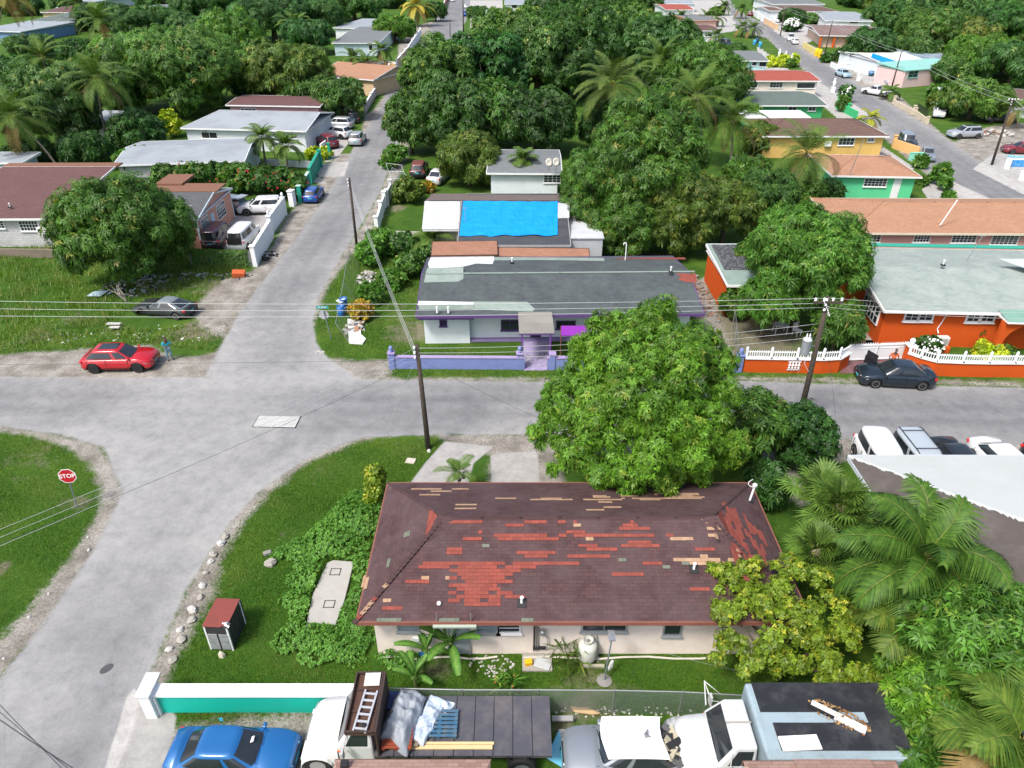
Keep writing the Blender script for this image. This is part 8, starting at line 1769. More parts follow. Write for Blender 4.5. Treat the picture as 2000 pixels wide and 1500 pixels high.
T1 = upole('utility_pole', 'dark wooden utility pole on the grass corner behind the maroon-roofed house', (837, 876), 673, 814)
T2 = upole('utility_pole', 'wooden utility pole with grey transformer and crossarm beside the main road', (1557, 835), 580, 1618, r0=.17, arms=1.5, tf=True)
T3 = upole('utility_pole', 'bare wooden utility pole at the left street kerb beside the fenced yard', (697, 482), 347, 682, r0=.13)
T4 = upole('utility_pole', 'dark leaning utility pole by the white and blue wall at the right', (1937, 322), 192, 1979, r0=.16, arms=1.2)
T5 = upole('utility_pole', 'slim utility pole beside the white pickup on the far street', (1742, 168), 97, 1762, r0=.13)
T6 = upole('utility_pole', 'dark utility pole right of the yellow pillars on the far street', (1607, 122), 40, 1626, r0=.15)
T7 = upole('utility_pole', 'thin utility pole by the white delivery van', (1524, 70), 12, 1534, r0=.16)
T8 = upole('utility_pole', 'dark utility pole on the right side of the far left street', (905, 62), -12, 904, r0=.2)
T9 = upole('utility_pole', 'short bare pole stump left of the far street palm', (879, 72), 38, 879, r0=.13, spool=False)
PALEC = mat('pale bare cable', (.42, .44, .43), .4, .1); DARKC = mat('dark cable', (.05, .05, .055), .6, .1)
def cable(label, a, b, sag=.3, r_=.016, m=PALEC, group=None, name='power_cable'):
	a, b = Vector(a), Vector(b); n = 24; mb = MB(); c = (a+b)/2; r_ *= .6
	mb.tube([a.lerp(b, t)-c-Vector((0, 0, 4*sag*t*(1-t))) for t in [i/n for i in range(n+1)]], r_, 5)
	o = mb.build(name, m, None, smooth=True); o.location = c; tag(o, label, 'cable', group); return o
hz_ = T2.z
G3 = 'three pale cables running left across the junction from the transformer pole'
for k, (dz, y0, nm, w) in enumerate(((-.02, 588, 'uppermost', .5),(-.30, 603, 'middle', -.1),(-.55, 617, 'lowest', -.5))):
	e = P(-20, y0, hz_+dz+.1); cable(nm+' of the three pale cables running left from the transformer pole', T2+Vector((w*.3, -.1, dz)), e, .25, .02, group=G3)
	e2 = P(2060, (600, 612, 624)[k], hz_+dz); cable(nm+' of the three pale cables running right from the transformer pole', T2+Vector((.15, -.1, dz)), e2, .12, .014, group='three pale cables running right')
for k, nm in enumerate(('top', 'middle', 'bottom')):
	dz = -.15-.28*k; cable(nm+' of the three cables from the corner pole up to the left street pole', T1+Vector((-.12, 0, dz)), T3+Vector((.12, 0, -.7-.35*k)), .35, .017, group='three cables over the corner yard')
	cable(nm+' of the three cables from the corner pole right to the transformer pole', T1+Vector((.1, -.1, dz)), T2+Vector((-.25, -.1, -1.5-.4*k)), .35, .017, group='three cables before the violet path')
	e = P(-40, (1050, 1066, 1083)[k], T1.z+dz*1.0); cable(nm+' of the three thin pale cables crossing the junction to the lower left', T1+Vector((-.1, -.15, dz)), e, .2, .013, group='three thin cables to the lower left')
cable('dark cable crossing the junction below the three thin pale ones', T1+Vector((-.1, -.1, -1.0)), P(-40, 1078, T1.z-1.2), .25, .013, DARKC)
cable('long dark cable along the far edge of the main road', T1+Vector((-.1, 0, -.9)), P(-40, 712, 5.2), .05, .013, DARKC)
cable('dark stay cable from the corner pole toward the huge mango tree', T1+Vector((.1, 0, -.9)), P(1060, 820, 3.0), .1, .012, DARKC)
for k in range(3): cable(('upper', 'middle', 'lower')[k]+' dark cable in the bottom left corner over the road', P(-30, 1345+20*k, 6), P(150+20*k, 1530, 6.2), .1, .018 if k < 2 else .026, DARKC, 'dark cables in the bottom left corner')
cable('thin stay wire left of the corner pole down to the lawn', T1+Vector((0, 0, -.5)), P(745, 868, 0), .0, .01, PALEC, name='stay_wire'); cable('thin stay wire from the transformer pole to the verge beyond the road', T2+Vector((0, 0, -1)), P(1640, 880, 0), 0, .012, DARKC, name='stay_wire')
cable('thin white guy wire left of the transformer pole', T2+Vector((0, 0, -2)), P(1538, 770, 0), 0, .012, PALEC, name='stay_wire')
for k, (a, b, lab) in enumerate(((T4, T5, 'pale cable between the leaning pole and the slim pole on the far street'),(T5, T6, 'pale cable between the slim pole and the dark far street pole'),(T6, T7, 'pale cable between the dark far pole and the thin pole by the van'))):
	for j, w in enumerate(('upper ', 'lower ')): cable(w+lab, a+Vector((0, 0, -.1-.5*j)), b+Vector((0, 0, -.1-.5*j)), .5, .03, PALEC, 'cables along the far right street')
cable('pale cable from the leaning pole off the right edge', T4, P(2080, 262, 5), .2, .03)
cable('dark service cable from the left street pole to the pink house', T3+Vector((0, 0, -.3)), P(437, 385, 3.5), .6, .014, DARKC)
cable('thin dark clothes line beneath the service cable, over the left street', T3+Vector((0, 0, -.9)), P(560, 425, 2), .2, .01, DARKC)
# ------------------------------------------------------------------ signs
def text(s, size, m, parent, loc, rot, name='lettering', ext=.004):
	c = bpy.data.curves.new(name, 'FONT'); c.body = s; c.size = size; c.extrude = ext; c.align_x = 'CENTER'; c.align_y = 'CENTER'; c.offset = size*.018
	o = bpy.data.objects.new(name, c); COL.objects.link(o); dg = bpy.context.evaluated_depsgraph_get(); me = bpy.data.meshes.new_from_object(o.evaluated_get(dg)); bpy.data.objects.remove(o)
	o = bpy.data.objects.new(name, me); COL.objects.link(o); me.materials.clear(); me.materials.append(m); o.parent = parent; o.location = loc; o.rotation_euler = rot; return o
def stop():
	B = P(151, 992); t = thing('stop_sign', 'red octagonal STOP sign on a steel post in the left grass corner', 'sign', B); H = 2.05; q = P(127, 935, H)-B; top = Vector((q.x, q.y*0, H+.1))
	MB().tube([(0, 0, -.1),(top.x, top.y+.03, H+.3)], .035, 8).build('post', mat('galvanised post', (.22, .27, .29), .5, .4, metal=.4), t)
	f = thing('x', None, None); bpy.data.objects.remove(f)
	oc = lambda r: [(r*math.cos(R(22.5+45*k)), r*math.sin(R(22.5+45*k))) for k in range(8)]
	yaw = R(8); Mx = Matrix.Translation((top.x, top.y-.03, H)) @ Matrix.Rotation(yaw, 4, 'Z') @ Matrix.Rotation(R(90-4), 4, 'X')
	pl = MB().prism(oc(.42), -.006, .004); pl = pl.build('sign_plate', mat('sign white', (.75, .75, .75), .5, .1), t); pl.matrix_local = Mx
	rd = MB().prism(oc(.385), .0045, .008).build('red_face', mat('sign red', (.42, .012, .02), .5, .12), pl)
	text('STOP', .30, mat('sign white', 0), pl, (0, 0, .010),(0, 0, 0))
stop()
def street_sign():
	B = P(648, 664); t = thing('street_sign', 'street name sign above the grey back of a stop sign at the corner', 'sign', B); H = 2.35; x = (P(637, 592, H)-B).x
	MB().tube([(0, 0, -.1),(x, 0, H+.25)], .035, 8).build('post', mat('galvanised post', 0), t)
	oc = [(.36*math.cos(R(22.5+45*k)), .36*math.sin(R(22.5+45*k))) for k in range(8)]
	pl = MB().prism(oc, -.005, .005).build('stop_sign_back', mat('bare aluminium back', (.36, .36, .40), .5, .3), t); pl.matrix_local = Matrix.Translation((x-.0, .06, H-.42)) @ Matrix.Rotation(R(90), 4, 'X')
	gp = MB().box(-.42, -.015, -.09, .42, .015, .09).build('name_plate', mat('teal sign plate', (.02, .30, .30), .5, .15), t); gp.location = (x, -.04, H+.2)
	text('ST. JAMES', .13, mat('sign white', 0), gp, (0, -.017, 0),(math.pi/2, 0, 0))
street_sign()
# ------------------------------------------------------------------ people
SKIN = mat('brown skin', (.11, .055, .035), .6, .1)
def person(label, at, yaw, cols, pose='stand', h=1.72, z=0):
	r = thing('person', label, 'person', at, yaw); s = h/1.72; hair = mat('black hair', (.01, .01, .01), .8, .1)
	hip = .93 if pose != 'sit' else .48; kn = .50 if pose != 'sit' else .50
	J = {}
	bend = .10 if pose == 'phone' else 0
	J['pel'] = (0, 0, hip); J['sp'] = (0, .01-bend*.3, hip+.22); J['ch'] = (0, -bend*.6, hip+.42); J['nk'] = (0, -bend, hip+.56); J['hd'] = (0, -bend-.06, hip+.66)
	for sg, S_ in ((1, 'r'),(-1, 'l')):
		J['hp'+S_] = (sg*.10, 0, hip-.04)
		if pose == 'sit': J['kn'+S_] = (sg*.13, -.42, hip+.0); J['an'+S_] = (sg*.13, -.45, .09); J['to'+S_] = (sg*.14, -.62, .05)
		else: J['kn'+S_] = (sg*.11, -.03-(.06 if sg > 0 else 0), kn); J['an'+S_] = (sg*.12+(.05 if sg > 0 and pose == 'phone' else 0), .02, .08); J['to'+S_] = (sg*.14+(.04 if sg > 0 else 0), -.16, .035)
		J['sh'+S_] = (sg*.18, -bend*.6, hip+.47)
		if pose in ('phone', 'sit', 'hold'): J['el'+S_] = (sg*.25, -.08, hip+.20); J['wr'+S_] = (sg*.08, -.30-bend, hip+.28); J['pa'+S_] = (sg*.05, -.37-bend, hip+.31); fd = Vector((-sg*.02, -.07, .02))
		else: J['el'+S_] = (sg*.26, .02, hip+.20); J['wr'+S_] = (sg*.26, -.08, hip-.03); J['pa'+S_] = (sg*.26, -.10, hip-.10); fd = Vector((0, -.02, -.075))
		for k in range(5):
			o = Vector(J['pa'+S_]); a = o+Vector((.018*(k-2)*(1), 0, 0))+fd*.5; b = a+fd*(.7, 1., 1.1, 1., .8)[k]*.7
			if k == 0: a = o+Vector((-sg*.04, -.01, .01)); b = a+fd*.5+Vector((-sg*.02, 0, .01))
			J['f%s%d' % (S_, k)] = tuple(a); J['g%s%d' % (S_, k)] = tuple(b)
	E_ = [('pel', 'sp'),('sp', 'ch'),('ch', 'nk'),('nk', 'hd')]; RD = {'pel': .125, 'sp': .115, 'ch': .13, 'nk': .055, 'hd': .06}
	for S_ in 'rl':
		E_ += [('pel', 'hp'+S_),('hp'+S_, 'kn'+S_),('kn'+S_, 'an'+S_),('an'+S_, 'to'+S_),('ch', 'sh'+S_),('sh'+S_, 'el'+S_),('el'+S_, 'wr'+S_),('wr'+S_, 'pa'+S_)]+[('pa'+S_, 'f%s%d' % (S_, k)) for k in range(5)]+[('f%s%d' % (S_, k), 'g%s%d' % (S_, k)) for k in range(5)]
		RD.update({'hp'+S_: .085, 'kn'+S_: .058, 'an'+S_: .038, 'to'+S_: .035, 'sh'+S_: .06, 'el'+S_: .042, 'wr'+S_: .028, 'pa'+S_: .032}); RD.update({'f%s%d' % (S_, k): .010 for k in range(5)}); RD.update({'g%s%d' % (S_, k): .008 for k in range(5)})
	def skin(name, keys, m, grow=1., sub=1, root='pel', add=0):
		ks = [k for k in J if k in keys]; ix = {k: i for i, k in enumerate(ks)}; me = bpy.data.meshes.new(name)
		me.from_pydata([tuple(Vector(J[k])*s) for k in ks], [(ix[a], ix[b]) for a, b in E_ if a in ix and b in ix], []); me.materials.append(m)
		o = bpy.data.objects.new(name, me); COL.objects.link(o); o.parent = r; sk = o.modifiers.new('skin', 'SKIN')
		sl = me.skin_vertices[0].data if me.skin_vertices else None
		if sl is None: me.attributes; return o
		for k, i in ix.items(): sl[i].radius = (RD[k]*grow*s+add, (RD[k]*grow*s+add)*(.8 if k in ('pel', 'sp', 'ch') else 1)); sl[i].use_root = (k == root)
		o.modifiers.new('sub', 'SUBSURF').levels = sub; o.modifiers['sub'].render_levels = sub; return o
	bo = skin('body', list(J), SKIN)
	# head shape with face, on the same figure
	c = Vector(J['hd'])*s+Vector((0, -.015, .075*s)); m = MB().blob(c, (.078*s, .095*s, .115*s), 0, 14, 10, 0); m.blob(c+Vector((0, -.095*s, -.01)),(.012, .02, .02), 0, 6, 5, 0); m.blob(c+Vector((.078*s, 0, -.01)),(.012, .02, .03), 0, 6, 5, 0); m.blob(c+Vector((-.078*s, 0, -.01)),(.012, .02, .03), 0, 6, 5, 0)
	for sg in (1, -1): m.blob(c+Vector((sg*.03, -.085*s, .012)),(.012, .008, .008), 1, 6, 5, 0)
	m.cbox(c+Vector((0, -.088*s, -.045)),(.045, .01, .01), 2); m.build('head', [SKIN, mat('eye white', (.6, .6, .6), .4, 0), mat('lips', (.15, .04, .035), .6, 0)], r, True)
	MB().blob(c+Vector((0, .018, .025)),(.086*s, .098*s, .108*s), 0, 12, 8, .02).build('hair', hair, r, True)
	skin('shirt', ['pel', 'sp', 'ch', 'shr', 'shl', 'elr', 'ell'], cols[0], 1.12, 1, 'ch', .008)
	skin('trousers', ['pel', 'hpr', 'hpl', 'knr', 'knl'] + ([] if len(cols) > 2 and cols[2] else ['anr', 'anl']), cols[1], 1.14, 1, 'pel', .008)
	for S_ in 'rl':
		a, b = Vector(J['an'+S_])*s, Vector(J['to'+S_])*s; MB().blob((a+b)/2-Vector((0, 0, .015)),(.05, .13, .045), 0, 10, 6, 0).build('shoe', BLK, r, True)
	return r
cy = mat('cyan shirt', (.03, .38, .48), .8, .2); jn = mat('pale denim', (.16, .28, .36), .8, .4, 6)
person('person in cyan shirt and pale jeans looking at a phone beside the red suv', P(333, 703), R(35),(cy, jn), 'phone', 1.72)
person('person in an orange shirt standing behind the open door of the dark sedan', P(1737, 727), R(-20),(mat('orange shirt', (.62, .14, .05), .8, .2), mat('dark trousers', (.03, .03, .04), .8, .2)), 'stand', 1.7)
person('person in pinkish white top and brown shorts standing before the white suv', P(466, 420), R(10),(mat('pale pink shirt', (.55, .42, .42), .8, .3), mat('brown shorts', (.16, .07, .045), .8, .3), True), 'stand', 1.65)
person('person in dark clothes sitting on a white bucket by the pink house corner', P(443, 425), R(40),(mat('dark teal shirt', (.02, .06, .08), .8, .3), mat('dark blue trousers', (.03, .05, .08), .8, .3)), 'sit', 1.7)
bk_ = thing('bucket', 'white bucket used as a seat by the pink house corner', 'bucket', P(443, 425)); MB().lathe([(.12, 0),(.15, .33),(.16, .34),(.145, .345)], 14).build('pail', WHITE, bk_, True); MB().tube([(-.15, 0, .3),(-.1, -.14, .22),(.1, -.14, .22),(.15, 0, .3)], .008, 5).build('handle', MTL, bk_)
# ------------------------------------------------------------------ small things
def cabinet():
	B = P(440, 1275); t = thing('rusty_cabinet', 'old metal cabinet with rusty red top and grey grille sides, on the lawn', 'cabinet', (P(447, 1243)), R(-3)); w, d, h = .47, 1.0, 1.4
	gm = mat('grimy grey steel', (.26, .28, .28), .6, .6, 4, dirtcol=(.04, .04, .04))
	MB().box(-w+.03, -d+.35, .02, w-.03, d-.35, h-.02).build('box', mat('dark interior', (.03, .03, .03), .8, .2), t)
	y0, y1 = -d+.33, d-.33
	for q in ((-w, y0),(w-.06, y0),(-w, y1-.06),(w-.06, y1-.06)): MB().box(q[0], q[1], 0, q[0]+.06, q[1]+.06, h).build('corner_post', WHITE, t)
	m = MB()
	for k in range(2):
		for j in range(5): x0 = -w+.08+k*(w-.03); m.box(x0, y0-.01, .08+j*.18, x0+w-.1, y0+.03, .08+j*.18+.15)
	m.build('front_panel', gm, t); m = MB()
	for j in range(8): m.box(w-.045, y0+.1+j*.18, .12, w-.01, y0+.2+j*.18, h-.12)
	m.build('side_slat', mat('dark slat', (.05, .055, .055), .5, .4), t)
	MB().box(-w-.02, y0-.03, h, w+.02, y1+.03, h+.045).build('top', mat('rust red sheet', (.20, .045, .035), .75, .5, 3, dirtcol=(.10, .04, .035)), t,bevel=.01)
	heap('tin_debris', 'crumpled foil and wire on top of the rusty cabinet', 'debris', 'box', [MTL, BLK, WHITE], 12, (.15, .15), smin=.03, smax=.1, hgt=.1, loc=P(440, 1222, h+.05), seed=3)
	o = MB().blob((0, 0, .08),(.15, .1, .2), 0, 6, 5, .2).build('broken_brick', mat('pale stone', (.55, .5, .4), .9, .4, 6)); o.location = P(434, 1282); tag(o, 'pale broken block leaning on the front of the rusty cabinet', 'block')
cabinet()
def slab():
	pts = [(598, 1227),(612, 1165),(640, 1103),(652, 1098),(689, 1101),(690, 1108),(674, 1175),(655, 1227)]; W_ = [P(*q) for q in pts]; c = P(645, 1165); t = thing('concrete_slab', 'pale concrete septic slab with two square hatches beside the creeping weeds', 'slab', c)
	cm = mat('pale rough concrete', (.36, .35, .325), .9, .6, 1.8, dirtcol=(.27, .25, .21), bmp=.3); MB().prism([((p-c).x, (p-c).y) for p in W_[::-1]], 0, .14).build('slab_top', cm, t,bevel=.02)
	for px, py in ((643, 1180),(655, 1117)):
		q = P(px, py, .14)-c; m = MB(); a, b = .23, .2
		for x0, y0, x1, y1 in ((-a, -b, a, -b+.035),(-a, b-.035, a, b),(-a, -b, -a+.035, b),(a-.035, -b, a, b)): m.box(q.x+x0, q.y+y0, .141, q.x+x1, q.y+y1, .165)
		m.box(q.x-a+.036, q.y-b+.036, .1401, q.x+a-.036, q.y+b-.036, .146, 1); m.build('hatch', [mat('dark joint', (.10, .10, .08), .9, .3), cm], t)
slab()
STN = [mat('limestone', (.34, .32, .285), .95, .4, 5, bmp=.5), mat('grey stone', (.22, .215, .2), .95, .4, 5, bmp=.5), mat('white rubble', (.44, .43, .405), .9, .3, 5)]
def rock(px, py, s, lab, g=None, k=0, sz=.7):
	o = MB().blob((0, 0, s*.35),(s, s*.8, s*sz), 0, 9, 7, .22).build('rock', STN[k]); o.location = P(px, py); o.rotation_euler.z = rnd.uniform(0, 6); tag(o, lab, 'rock', g)
rock(529, 1103, .28, 'big rough limestone boulder beside the small round weed', k=0); o = MB().cbox((0, 0, .1),(.36, .22, .16)).build('broken_block', STN[1],bevel=.03); o.location = P(523, 1083); o.rotation_euler.z = .5; tag(o, 'grey broken block just above the limestone boulder', 'block')
rock(838, 882, .13, 'white stone at the foot of the corner pole', k=2)
K = [(440, 1050),(433, 1062),(416, 1085),(412, 1098),(402, 1120),(395, 1145),(392, 1168),(376, 1193),(375, 1213),(352, 1232),(355, 1250),(331, 1270),(337, 1292)]
for i, (x, y) in enumerate(K): rock(x, y, rnd.uniform(.14, .22), 'whitish kerb rock at the lawn edge, '+('first at the top of the row', 'second from the top of the row', 'third from the top', 'fourth from the top', 'fifth from the top', 'sixth from the top', 'middle one of the row', 'sixth from the bottom', 'fifth from the bottom', 'fourth from the bottom', 'third from the bottom', 'second from the bottom', 'last, nearest the teal wall')[i], 'row of white rocks along the lawn edge', (0, 2)[i % 2], .5)
for i, (x, y) in enumerate(((172, 1050),(174, 1075),(96, 1160),(57, 1206),(8, 1287))): rock(x, y, .07+.02*(i % 2), 'small loose stone left of the lower road, '+('nearest the stop sign', 'just below the topmost', 'third one down', 'fourth one down', 'lowest one near the left edge')[i], 'small stones left of the lower road', 2)
o = MB().cbox((0, 0, .03),(.5, .42, .06)).build('utility_cover', mat('pinkish concrete cover', (.5, .44, .38), .9, .3)); o.location = P(802, 901); o.rotation_euler.z = -.2; tag(o, 'small pale square cover in the lawn left of the driveway', 'cover')
def grate():
	c = P(541, 824); t = thing('road_grate', 'long pale steel drain grate set in the asphalt of the junction', 'grate', (c.x, c.y, .006), R(-2)); L = P(581, 824).x-P(500, 824).x; D = P(541, 814).y-P(541, 834).y; g = mat('pale steel', (.50, .50, .48), .6, .3)
	m = MB(); m.box(-L/2-.06, -D/2-.06, 0, L/2+.06, D/2+.06, .012); m.build('pit', BLK, t)
	for k in range(4):
		x0 = -L/2+L*k/4+.02; x1 = -L/2+L*(k+1)/4-.02; m = MB()
		for j in range(9): x = x0+(x1-x0)*j/8; m.box(x-.026, -D/2, .014, x+.026, D/2, .03)
		for j in range(8): y = -D/2+D*j/7; m.box(x0, y-.02, .0141, x1, y+.02, .0302)
		m.build('grate_panel', g, t)
grate()
o = MB().lathe([(.16, 0),(.16, .01),(.13, .012)], 18).build('manhole_cover', mat('dark iron', (.06, .06, .065), .7, .3)); o.location = P(208, 1306, .002); o.scale = (1.1, 1.6, 1); o.rotation_euler.z = -.7; tag(o, 'dark oval iron cover in the asphalt of the lower road', 'cover')
def bins():
	B = P(671, 612); t = thing('blue_bin', 'tall blue barrel bin with ribbed sides near the leaning fence', 'bin', P(673, 606)); bl = mat('blue plastic', (.01, .13, .42), .4, .2)
	MB().lathe([(.24, 0),(.27, .05),(.29, .5),(.30, .95),(.32, 1.0),(.28, 1.0),(.26, .1)], 18).build('barrel', bl, t, True); MB().lathe([(.31, .3),(.31, .34)], 18).build('hoop', mat('white streak', (.5, .6, .7), .5, .2), t)
	t = thing('blue_bin', 'shorter blue bin with a white lid board resting on it', 'bin', P(667, 616)); MB().lathe([(.22, 0),(.25, .05),(.27, .8),(.24, .8),(.22, .1)], 18).build('barrel', bl, t, True); MB().lathe([(.28, .3),(.28, .33)], 16).build('hoop', bl, t)
	o = MB().cbox((0, 0, 0),(.62, .62, .03)).build('white_board', WHITE); o.location = P(667, 587, .84)-Vector((0, .0, 0)); o.rotation_euler.z = R(45); tag(o, 'white square board lying on the shorter blue bin', 'board')
bins()
WR = [STN[2], STN[0], mat('rust brown debris', (.30, .16, .09), .9, .4), mat('grey boards', 0)]
def rubble(name, lab, px, py, rad, n, smax=.3, h=.3, mats=WR, it='box', seed=1, kind='stuff'): heap(name, lab, 'rubble', it, mats, n, rad, smin=.05, smax=smax, hgt=h, loc=P(px, py), seed=seed, kind=kind)
rubble('rubble_pile', 'heap of pale broken stone by the fence in the corner yard', 717, 543, (.8, 1.4), 60, .22, .35, [STN[0], STN[1], STN[2]], 'rock', 4)
rubble('broken_slab_pile', 'broken boards and plaster on the white slab under the leaning fence', 694, 640, (.8, 1.1), 60, .28, .4, seed=5)
p_ = [P(*q) for q in ((679, 625),(682, 672),(708, 674),(715, 664),(705, 655),(704, 628))]; c = p_[1].copy(); o = MB().prism([((q-c).x, (q-c).y) for q in p_], .02, .12).build('white_slab', mat('white slab', 0),bevel=.01); o.location = c; tag(o, 'white broken slab lying under the leaning fence', 'slab')
DK = [STN[2], mat('dark junk', (.03, .03, .035), .8, .4), mat('grey boards', 0), mat('pale blue junk', (.35, .48, .55), .7, .3), BLK, STN[1]]
rubble('dump_heap', 'scattered rubbish heap with boards and torn sheets under the dark mango tree', 265, 558, (2.6, 2.2), 200, .24, .4, DK, seed=6)
rubble('dump_heap', 'rubbish strewn along the foot of the vine wall', 400, 540, (4, .8), 90, .2, .25, DK, seed=7); rubble('litter', 'white litter at the verge above the red suv', 200, 660, (4.5, 1.0), 60, .09, .05, [STN[2], WHITE], seed=8); rubble('litter', 'litter scattered on the lot by the wrecked coupe', 360, 650, (4, 1.5), 40, .09, .04, [STN[2], WHITE], seed=9)
rubble('litter', 'black bags and stones by the white street wall', 520, 500, (1, 1.2), 50, .2, .2, [BLK, BLK, STN[2]], 'rock', 10); rubble('rubble_pile', 'brown stones along the right end of the dark-roofed white house', 1370, 575, (.7, 5), 120, .2, .15, [mat('reddish stone', (.22, .13, .09), .9, .5), STN[1]], 'rock', 11)
rubble('rubble_pile', 'heap of sand and boards behind the silver suv in the far yard', 1935, 262, (3.5, 2), 90, .5, .5, [STN[2], STN[0], WR[2]], seed=12); rubble('litter', 'small white litter under the chain fence by the trucks', 1190, 1392, (3.2, .25), 70, .05, .02, [STN[2]], 'rock', 13)
rubble('litter', 'pale pebbles and scraps under the banana plants', 960, 1300, (.9, .5), 60, .06, .03, [STN[2], STN[0]], 'rock', 14); rubble('litter', 'white crumbs on the grey strip by the violet path corner', 625, 688, (.3, .2), 12, .07, .02, [STN[2]], 'rock', 15)
o = MB().add([(0, 0, .15),(1.1, .1, .1),(1.5, .7, .3),(.6, .9, .2),(.5, .45, .35)], [(0, 1, 4),(1, 2, 4),(2, 3, 4),(3, 0, 4)]).build('blue_sheet', mat('pale blue junk', 0)); o.location = P(168, 582); tag(o, 'torn pale blue sheet at the left end of the rubbish heap', 'sheet')
o = MB().box(-.5, -.3, .05, .5, .3, .5).build('orange_crate', mat('orange rust crate', (.50, .10, .03), .7, .3),bevel=.02); o.location = P(467, 540); o.rotation_euler = (.2, .1, .2); tag(o, 'orange-red box lying in the grass before the vine wall', 'box')
for k, (x, y, s, lab) in enumerate(((224, 638, 1.0, 'flat pale board lying in the weeds above the red suv'),(226, 645, .7, 'shorter white board right below the flat pale one'))):
	o = MB().cbox((0, 0, .25),(s, .3, .05)).build('loose_plank', STN[2]); o.location = P(x, y); tag(o, lab, 'plank')
o = MB();
for k in range(7): o.tube([(0, 0, 0),(rnd.uniform(-.5, .2), rnd.uniform(-.2, .3), .7),(rnd.uniform(-1.2, .4), rnd.uniform(-.5, .6), rnd.uniform(.9, 1.6))], [.04, .03, .01], 5)
o = o.build('dead_branches', mat('bleached twig', (.40, .36, .30), .9, .3)); o.location = P(248, 590); tag(o, 'bleached bare branches sticking out of the weeds behind the wrecked coupe', 'branches')
# dead grey twigs in the giant mango
for k, (x, y, z, lab) in enumerate(((1265, 300, 5.5, 'bare grey twigs in the middle of the giant mango crown'),(1185, 315, 5, 'bare grey twigs at the left side of the giant mango crown'))):
	m = MB(); q = P(x, y, z)-Vector((0, 2.2, 0))
	for j in range(26):
		a = rnd.uniform(0, 6.28); e = rnd.uniform(.1, 1.3); d = Vector((math.cos(a)*math.cos(e), math.sin(a)*math.cos(e)-.3, math.sin(e))); L_ = rnd.uniform(.9, 2.0); md = d*L_*.5+Vector((rnd.uniform(-.2, .2), 0, rnd.uniform(-.1, .2))); m.tube([(0, 0, -1), md, d*L_], [.05, .03, .012], 4)
		m.tube([md, md+Vector((rnd.uniform(-.5, .5), rnd.uniform(-.3, .3), rnd.uniform(.2, .6)))], [.02, .008], 4)
	o = m.build('bare_twigs', mat('grey twig', (.30, .28, .25), .9, .3)); o.location = q; tag(o, lab, 'branches')
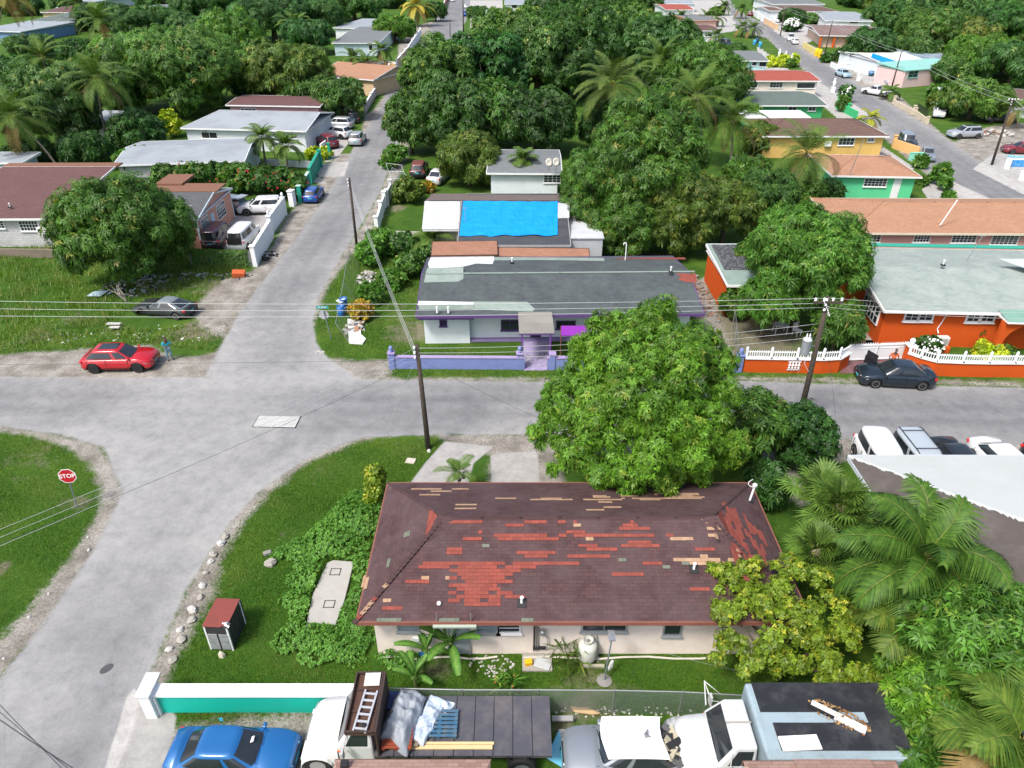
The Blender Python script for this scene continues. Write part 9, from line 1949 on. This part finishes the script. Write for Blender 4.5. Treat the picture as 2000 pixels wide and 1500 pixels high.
# back yard of the near house: gas tank, clothes pole, concrete pad items
def yard():
	B = P(1146, 1288); t = thing('gas_tank', 'white upright gas tank on a plank base against the cream house wall', 'tank', B); wt = mat('cream tank paint', (.55, .56, .50), .4, .3, 3)
	MB().lathe([(.2, .1),(.33, .16),(.37, .3),(.37, .85),(.33, .98),(.2, 1.06),(.17, 1.07)], 24).build('vessel', wt, t, True); MB().lathe([(.18, 1.05),(.2, 1.2),(.2, 1.22),(.17, 1.2),(.16, 1.08)], 20).build('collar', wt, t, True); MB().lathe([(.05, 1.06),(.06, 1.16)], 8).build('valve', MTL, t)
	MB().box(-.2, -.4, .0, .65, -.28, .1).build('base_plank', mat('old wood slats', 0), t)
	o = MB().tube([(0, 0, 0),(-.1, .5, 1.5)], .025, 6).build('leaning_rod', mat('grey boards', 0)); o.location = P(1168, 1293); tag(o, 'thin grey batten leaning on the wall right of the gas tank', 'batten')
	B = P(1180, 1330); t = thing('clothes_post', 'steel clothes-line post with a white cloth tied to it in the back yard', 'post', B); H = ztop(0, B.y, 1240); MB().tube([(0, 0, 0),(.12, .0, H)], .03, 8).build('shaft', mat('galvanised post', 0), t); MB().lathe([(.28, 0),(.3, .04),(.1, .1)], 10).build('footing', STN[1], t); MB().box(-.02, -.2, H-.1, .22, .25, H-.05).build('crossbar', MTL, t)
	o = MB().blob((0, 0, 0),(.09, .06, .32), 0, 8, 8, .25).build('white_cloth', mat('white cloth', (.72, .72, .72), .8, .1), None, True); o.location = P(1193, 1300, .6); o.rotation_euler.y = .15; tag(o, 'white cloth hanging knotted on the clothes-line post', 'cloth')
	cable('thin clothes line running right from the steel post', (B.x+.12, B.y, H-.1), P(1440, 1310, 1.2), .1, .006, PALEC, name='clothes_line')
	o = MB().cbox((0, 0, .04),(1.15, .75, .08)).build('concrete_pad', mat('paving pad', (.30, .28, .25), .9, .4, 3)); o.location = P(1049, 1296); tag(o, 'square concrete pad behind the house with a yellow crate on it', 'slab')
	o = thing('yellow_crate', 'small yellow-orange crate on the concrete pad', 'crate', P(1032, 1297, .08), .2); yc = mat('yellow plastic', (.75, .40, .01), .5, .15); MB().box(-.13, -.1, 0, .13, .1, .16).build('tub', yc, o,bevel=.01); MB().box(-.14, -.11, .161, .14, .11, .18).build('lid', yc, o)
	o = MB().box(-.32, -.22, 0, .32, .22, .06).build('metal_tray', mat('pale metal tray', (.42, .44, .44), .5, .3, 4),bevel=.02); o.location = P(1060, 1297, .08); o.rotation_euler.z = -.35; tag(o, 'pale grey metal tray on the concrete pad right of the yellow crate', 'tray')
	o = MB().box(-.16, -.1, 0, .16, .1, .12).build('blue_tub', mat('blue plastic', 0),bevel=.02); o.location = P(825, 1280); tag(o, 'small blue tub on the ground left of the large banana plant', 'tub')
	o = MB().blob((0, 0, .05),(.55, .14, .07), 0, 12, 6, .3).build('dead_log', mat('tan log', (.42, .30, .16), .9, .4, 6), None, True); o.location = P(1143, 1390, .05); o.rotation_euler.z = -.2; tag(o, 'tan twisted log lying in the grass below the chain fence', 'log')
	for k, (y, L_, lab) in enumerate(((1413, .75, 'grey plank end between the flatbed and the silver wreck'),(1440, .3, 'short plank stub behind the flatbed'))):
		o = MB().cbox((0, 0, .3),(L_, .2, .06)).build('plank_end', mat('grey boards', 0)); o.location = P(1098, y); tag(o, lab, 'plank')
yard()
# clutter by the far lane and orange garden
for k, (x, y, c, lab) in enumerate(((1473, 88, (.05, .3, .5), 'blue barrel at the bend of the far lane, left one'),(1484, 92, (.05, .3, .5), 'blue barrel at the bend of the far lane, right one'),(1478, 84, (.02, .05, .12), 'dark barrel between the two blue ones at the far lane'))):
	t = thing('barrel', lab, 'barrel', P(x, y)); MB().lathe([(.4, 0),(.45, .1),(.45, 1.2),(.4, 1.25)], 14).build('drum', mat('drum '+str(c), c, .5, .2), t, True); MB().lathe([(.46, .6),(.46, .66)], 14).build('hoop', BLK, t)
t = thing('garden_table', 'pale garden table under the round mango tree', 'table', P(1522, 650)); MB().box(-.5, -.35, .66, .5, .35, .72).build('table_top', WHITE, t,bevel=.01)
for sx in (-.4, .4):
	for sy in (-.28, .28): MB().box(sx-.03, sy-.03, 0, sx+.03, sy+.03, .66).build('leg', WHITE, t)
t = thing('plastic_chair', 'pale plastic chair beside the garden table under the mango', 'chair', P(1555, 655), .5); MB().box(-.25, -.25, .4, .25, .25, .45).build('seat', WHITE, t); MB().box(-.25, .2, .45, .25, .26, .95).build('backrest', WHITE, t)
for sx in (-.2, .2):
	for sy in (-.2, .2): MB().box(sx-.02, sy-.02, 0, sx+.02, sy+.02, .4).build('leg', WHITE, t)
p_ = [P(*q) for q in ((1690, 640),(1700, 600),(1722, 600),(1728, 672),(1690, 672))]; c = p_[0].copy(); o = MB().prism([((q-c).x, (q-c).y) for q in p_], 0, .03).build('side_drive', mat('paving pad', 0)); o.location = c; tag(o, kind='structure')
# parked-yard furniture: taxi-like door flag on blue sedan
t = thing('door_flag', 'tiny teal flag standing on the roof edge of the blue sedan', 'flag', P(437, 1410, 1.3)); MB().tube([(0, 0, -.05),(0, 0, .25)], .008, 5).build('stick', MTL, t); MB().box(-.12, -.004, .05, .0, .004, .24).build('cloth', mat('teal cloth', (.03, .35, .45), .6, .1), t)
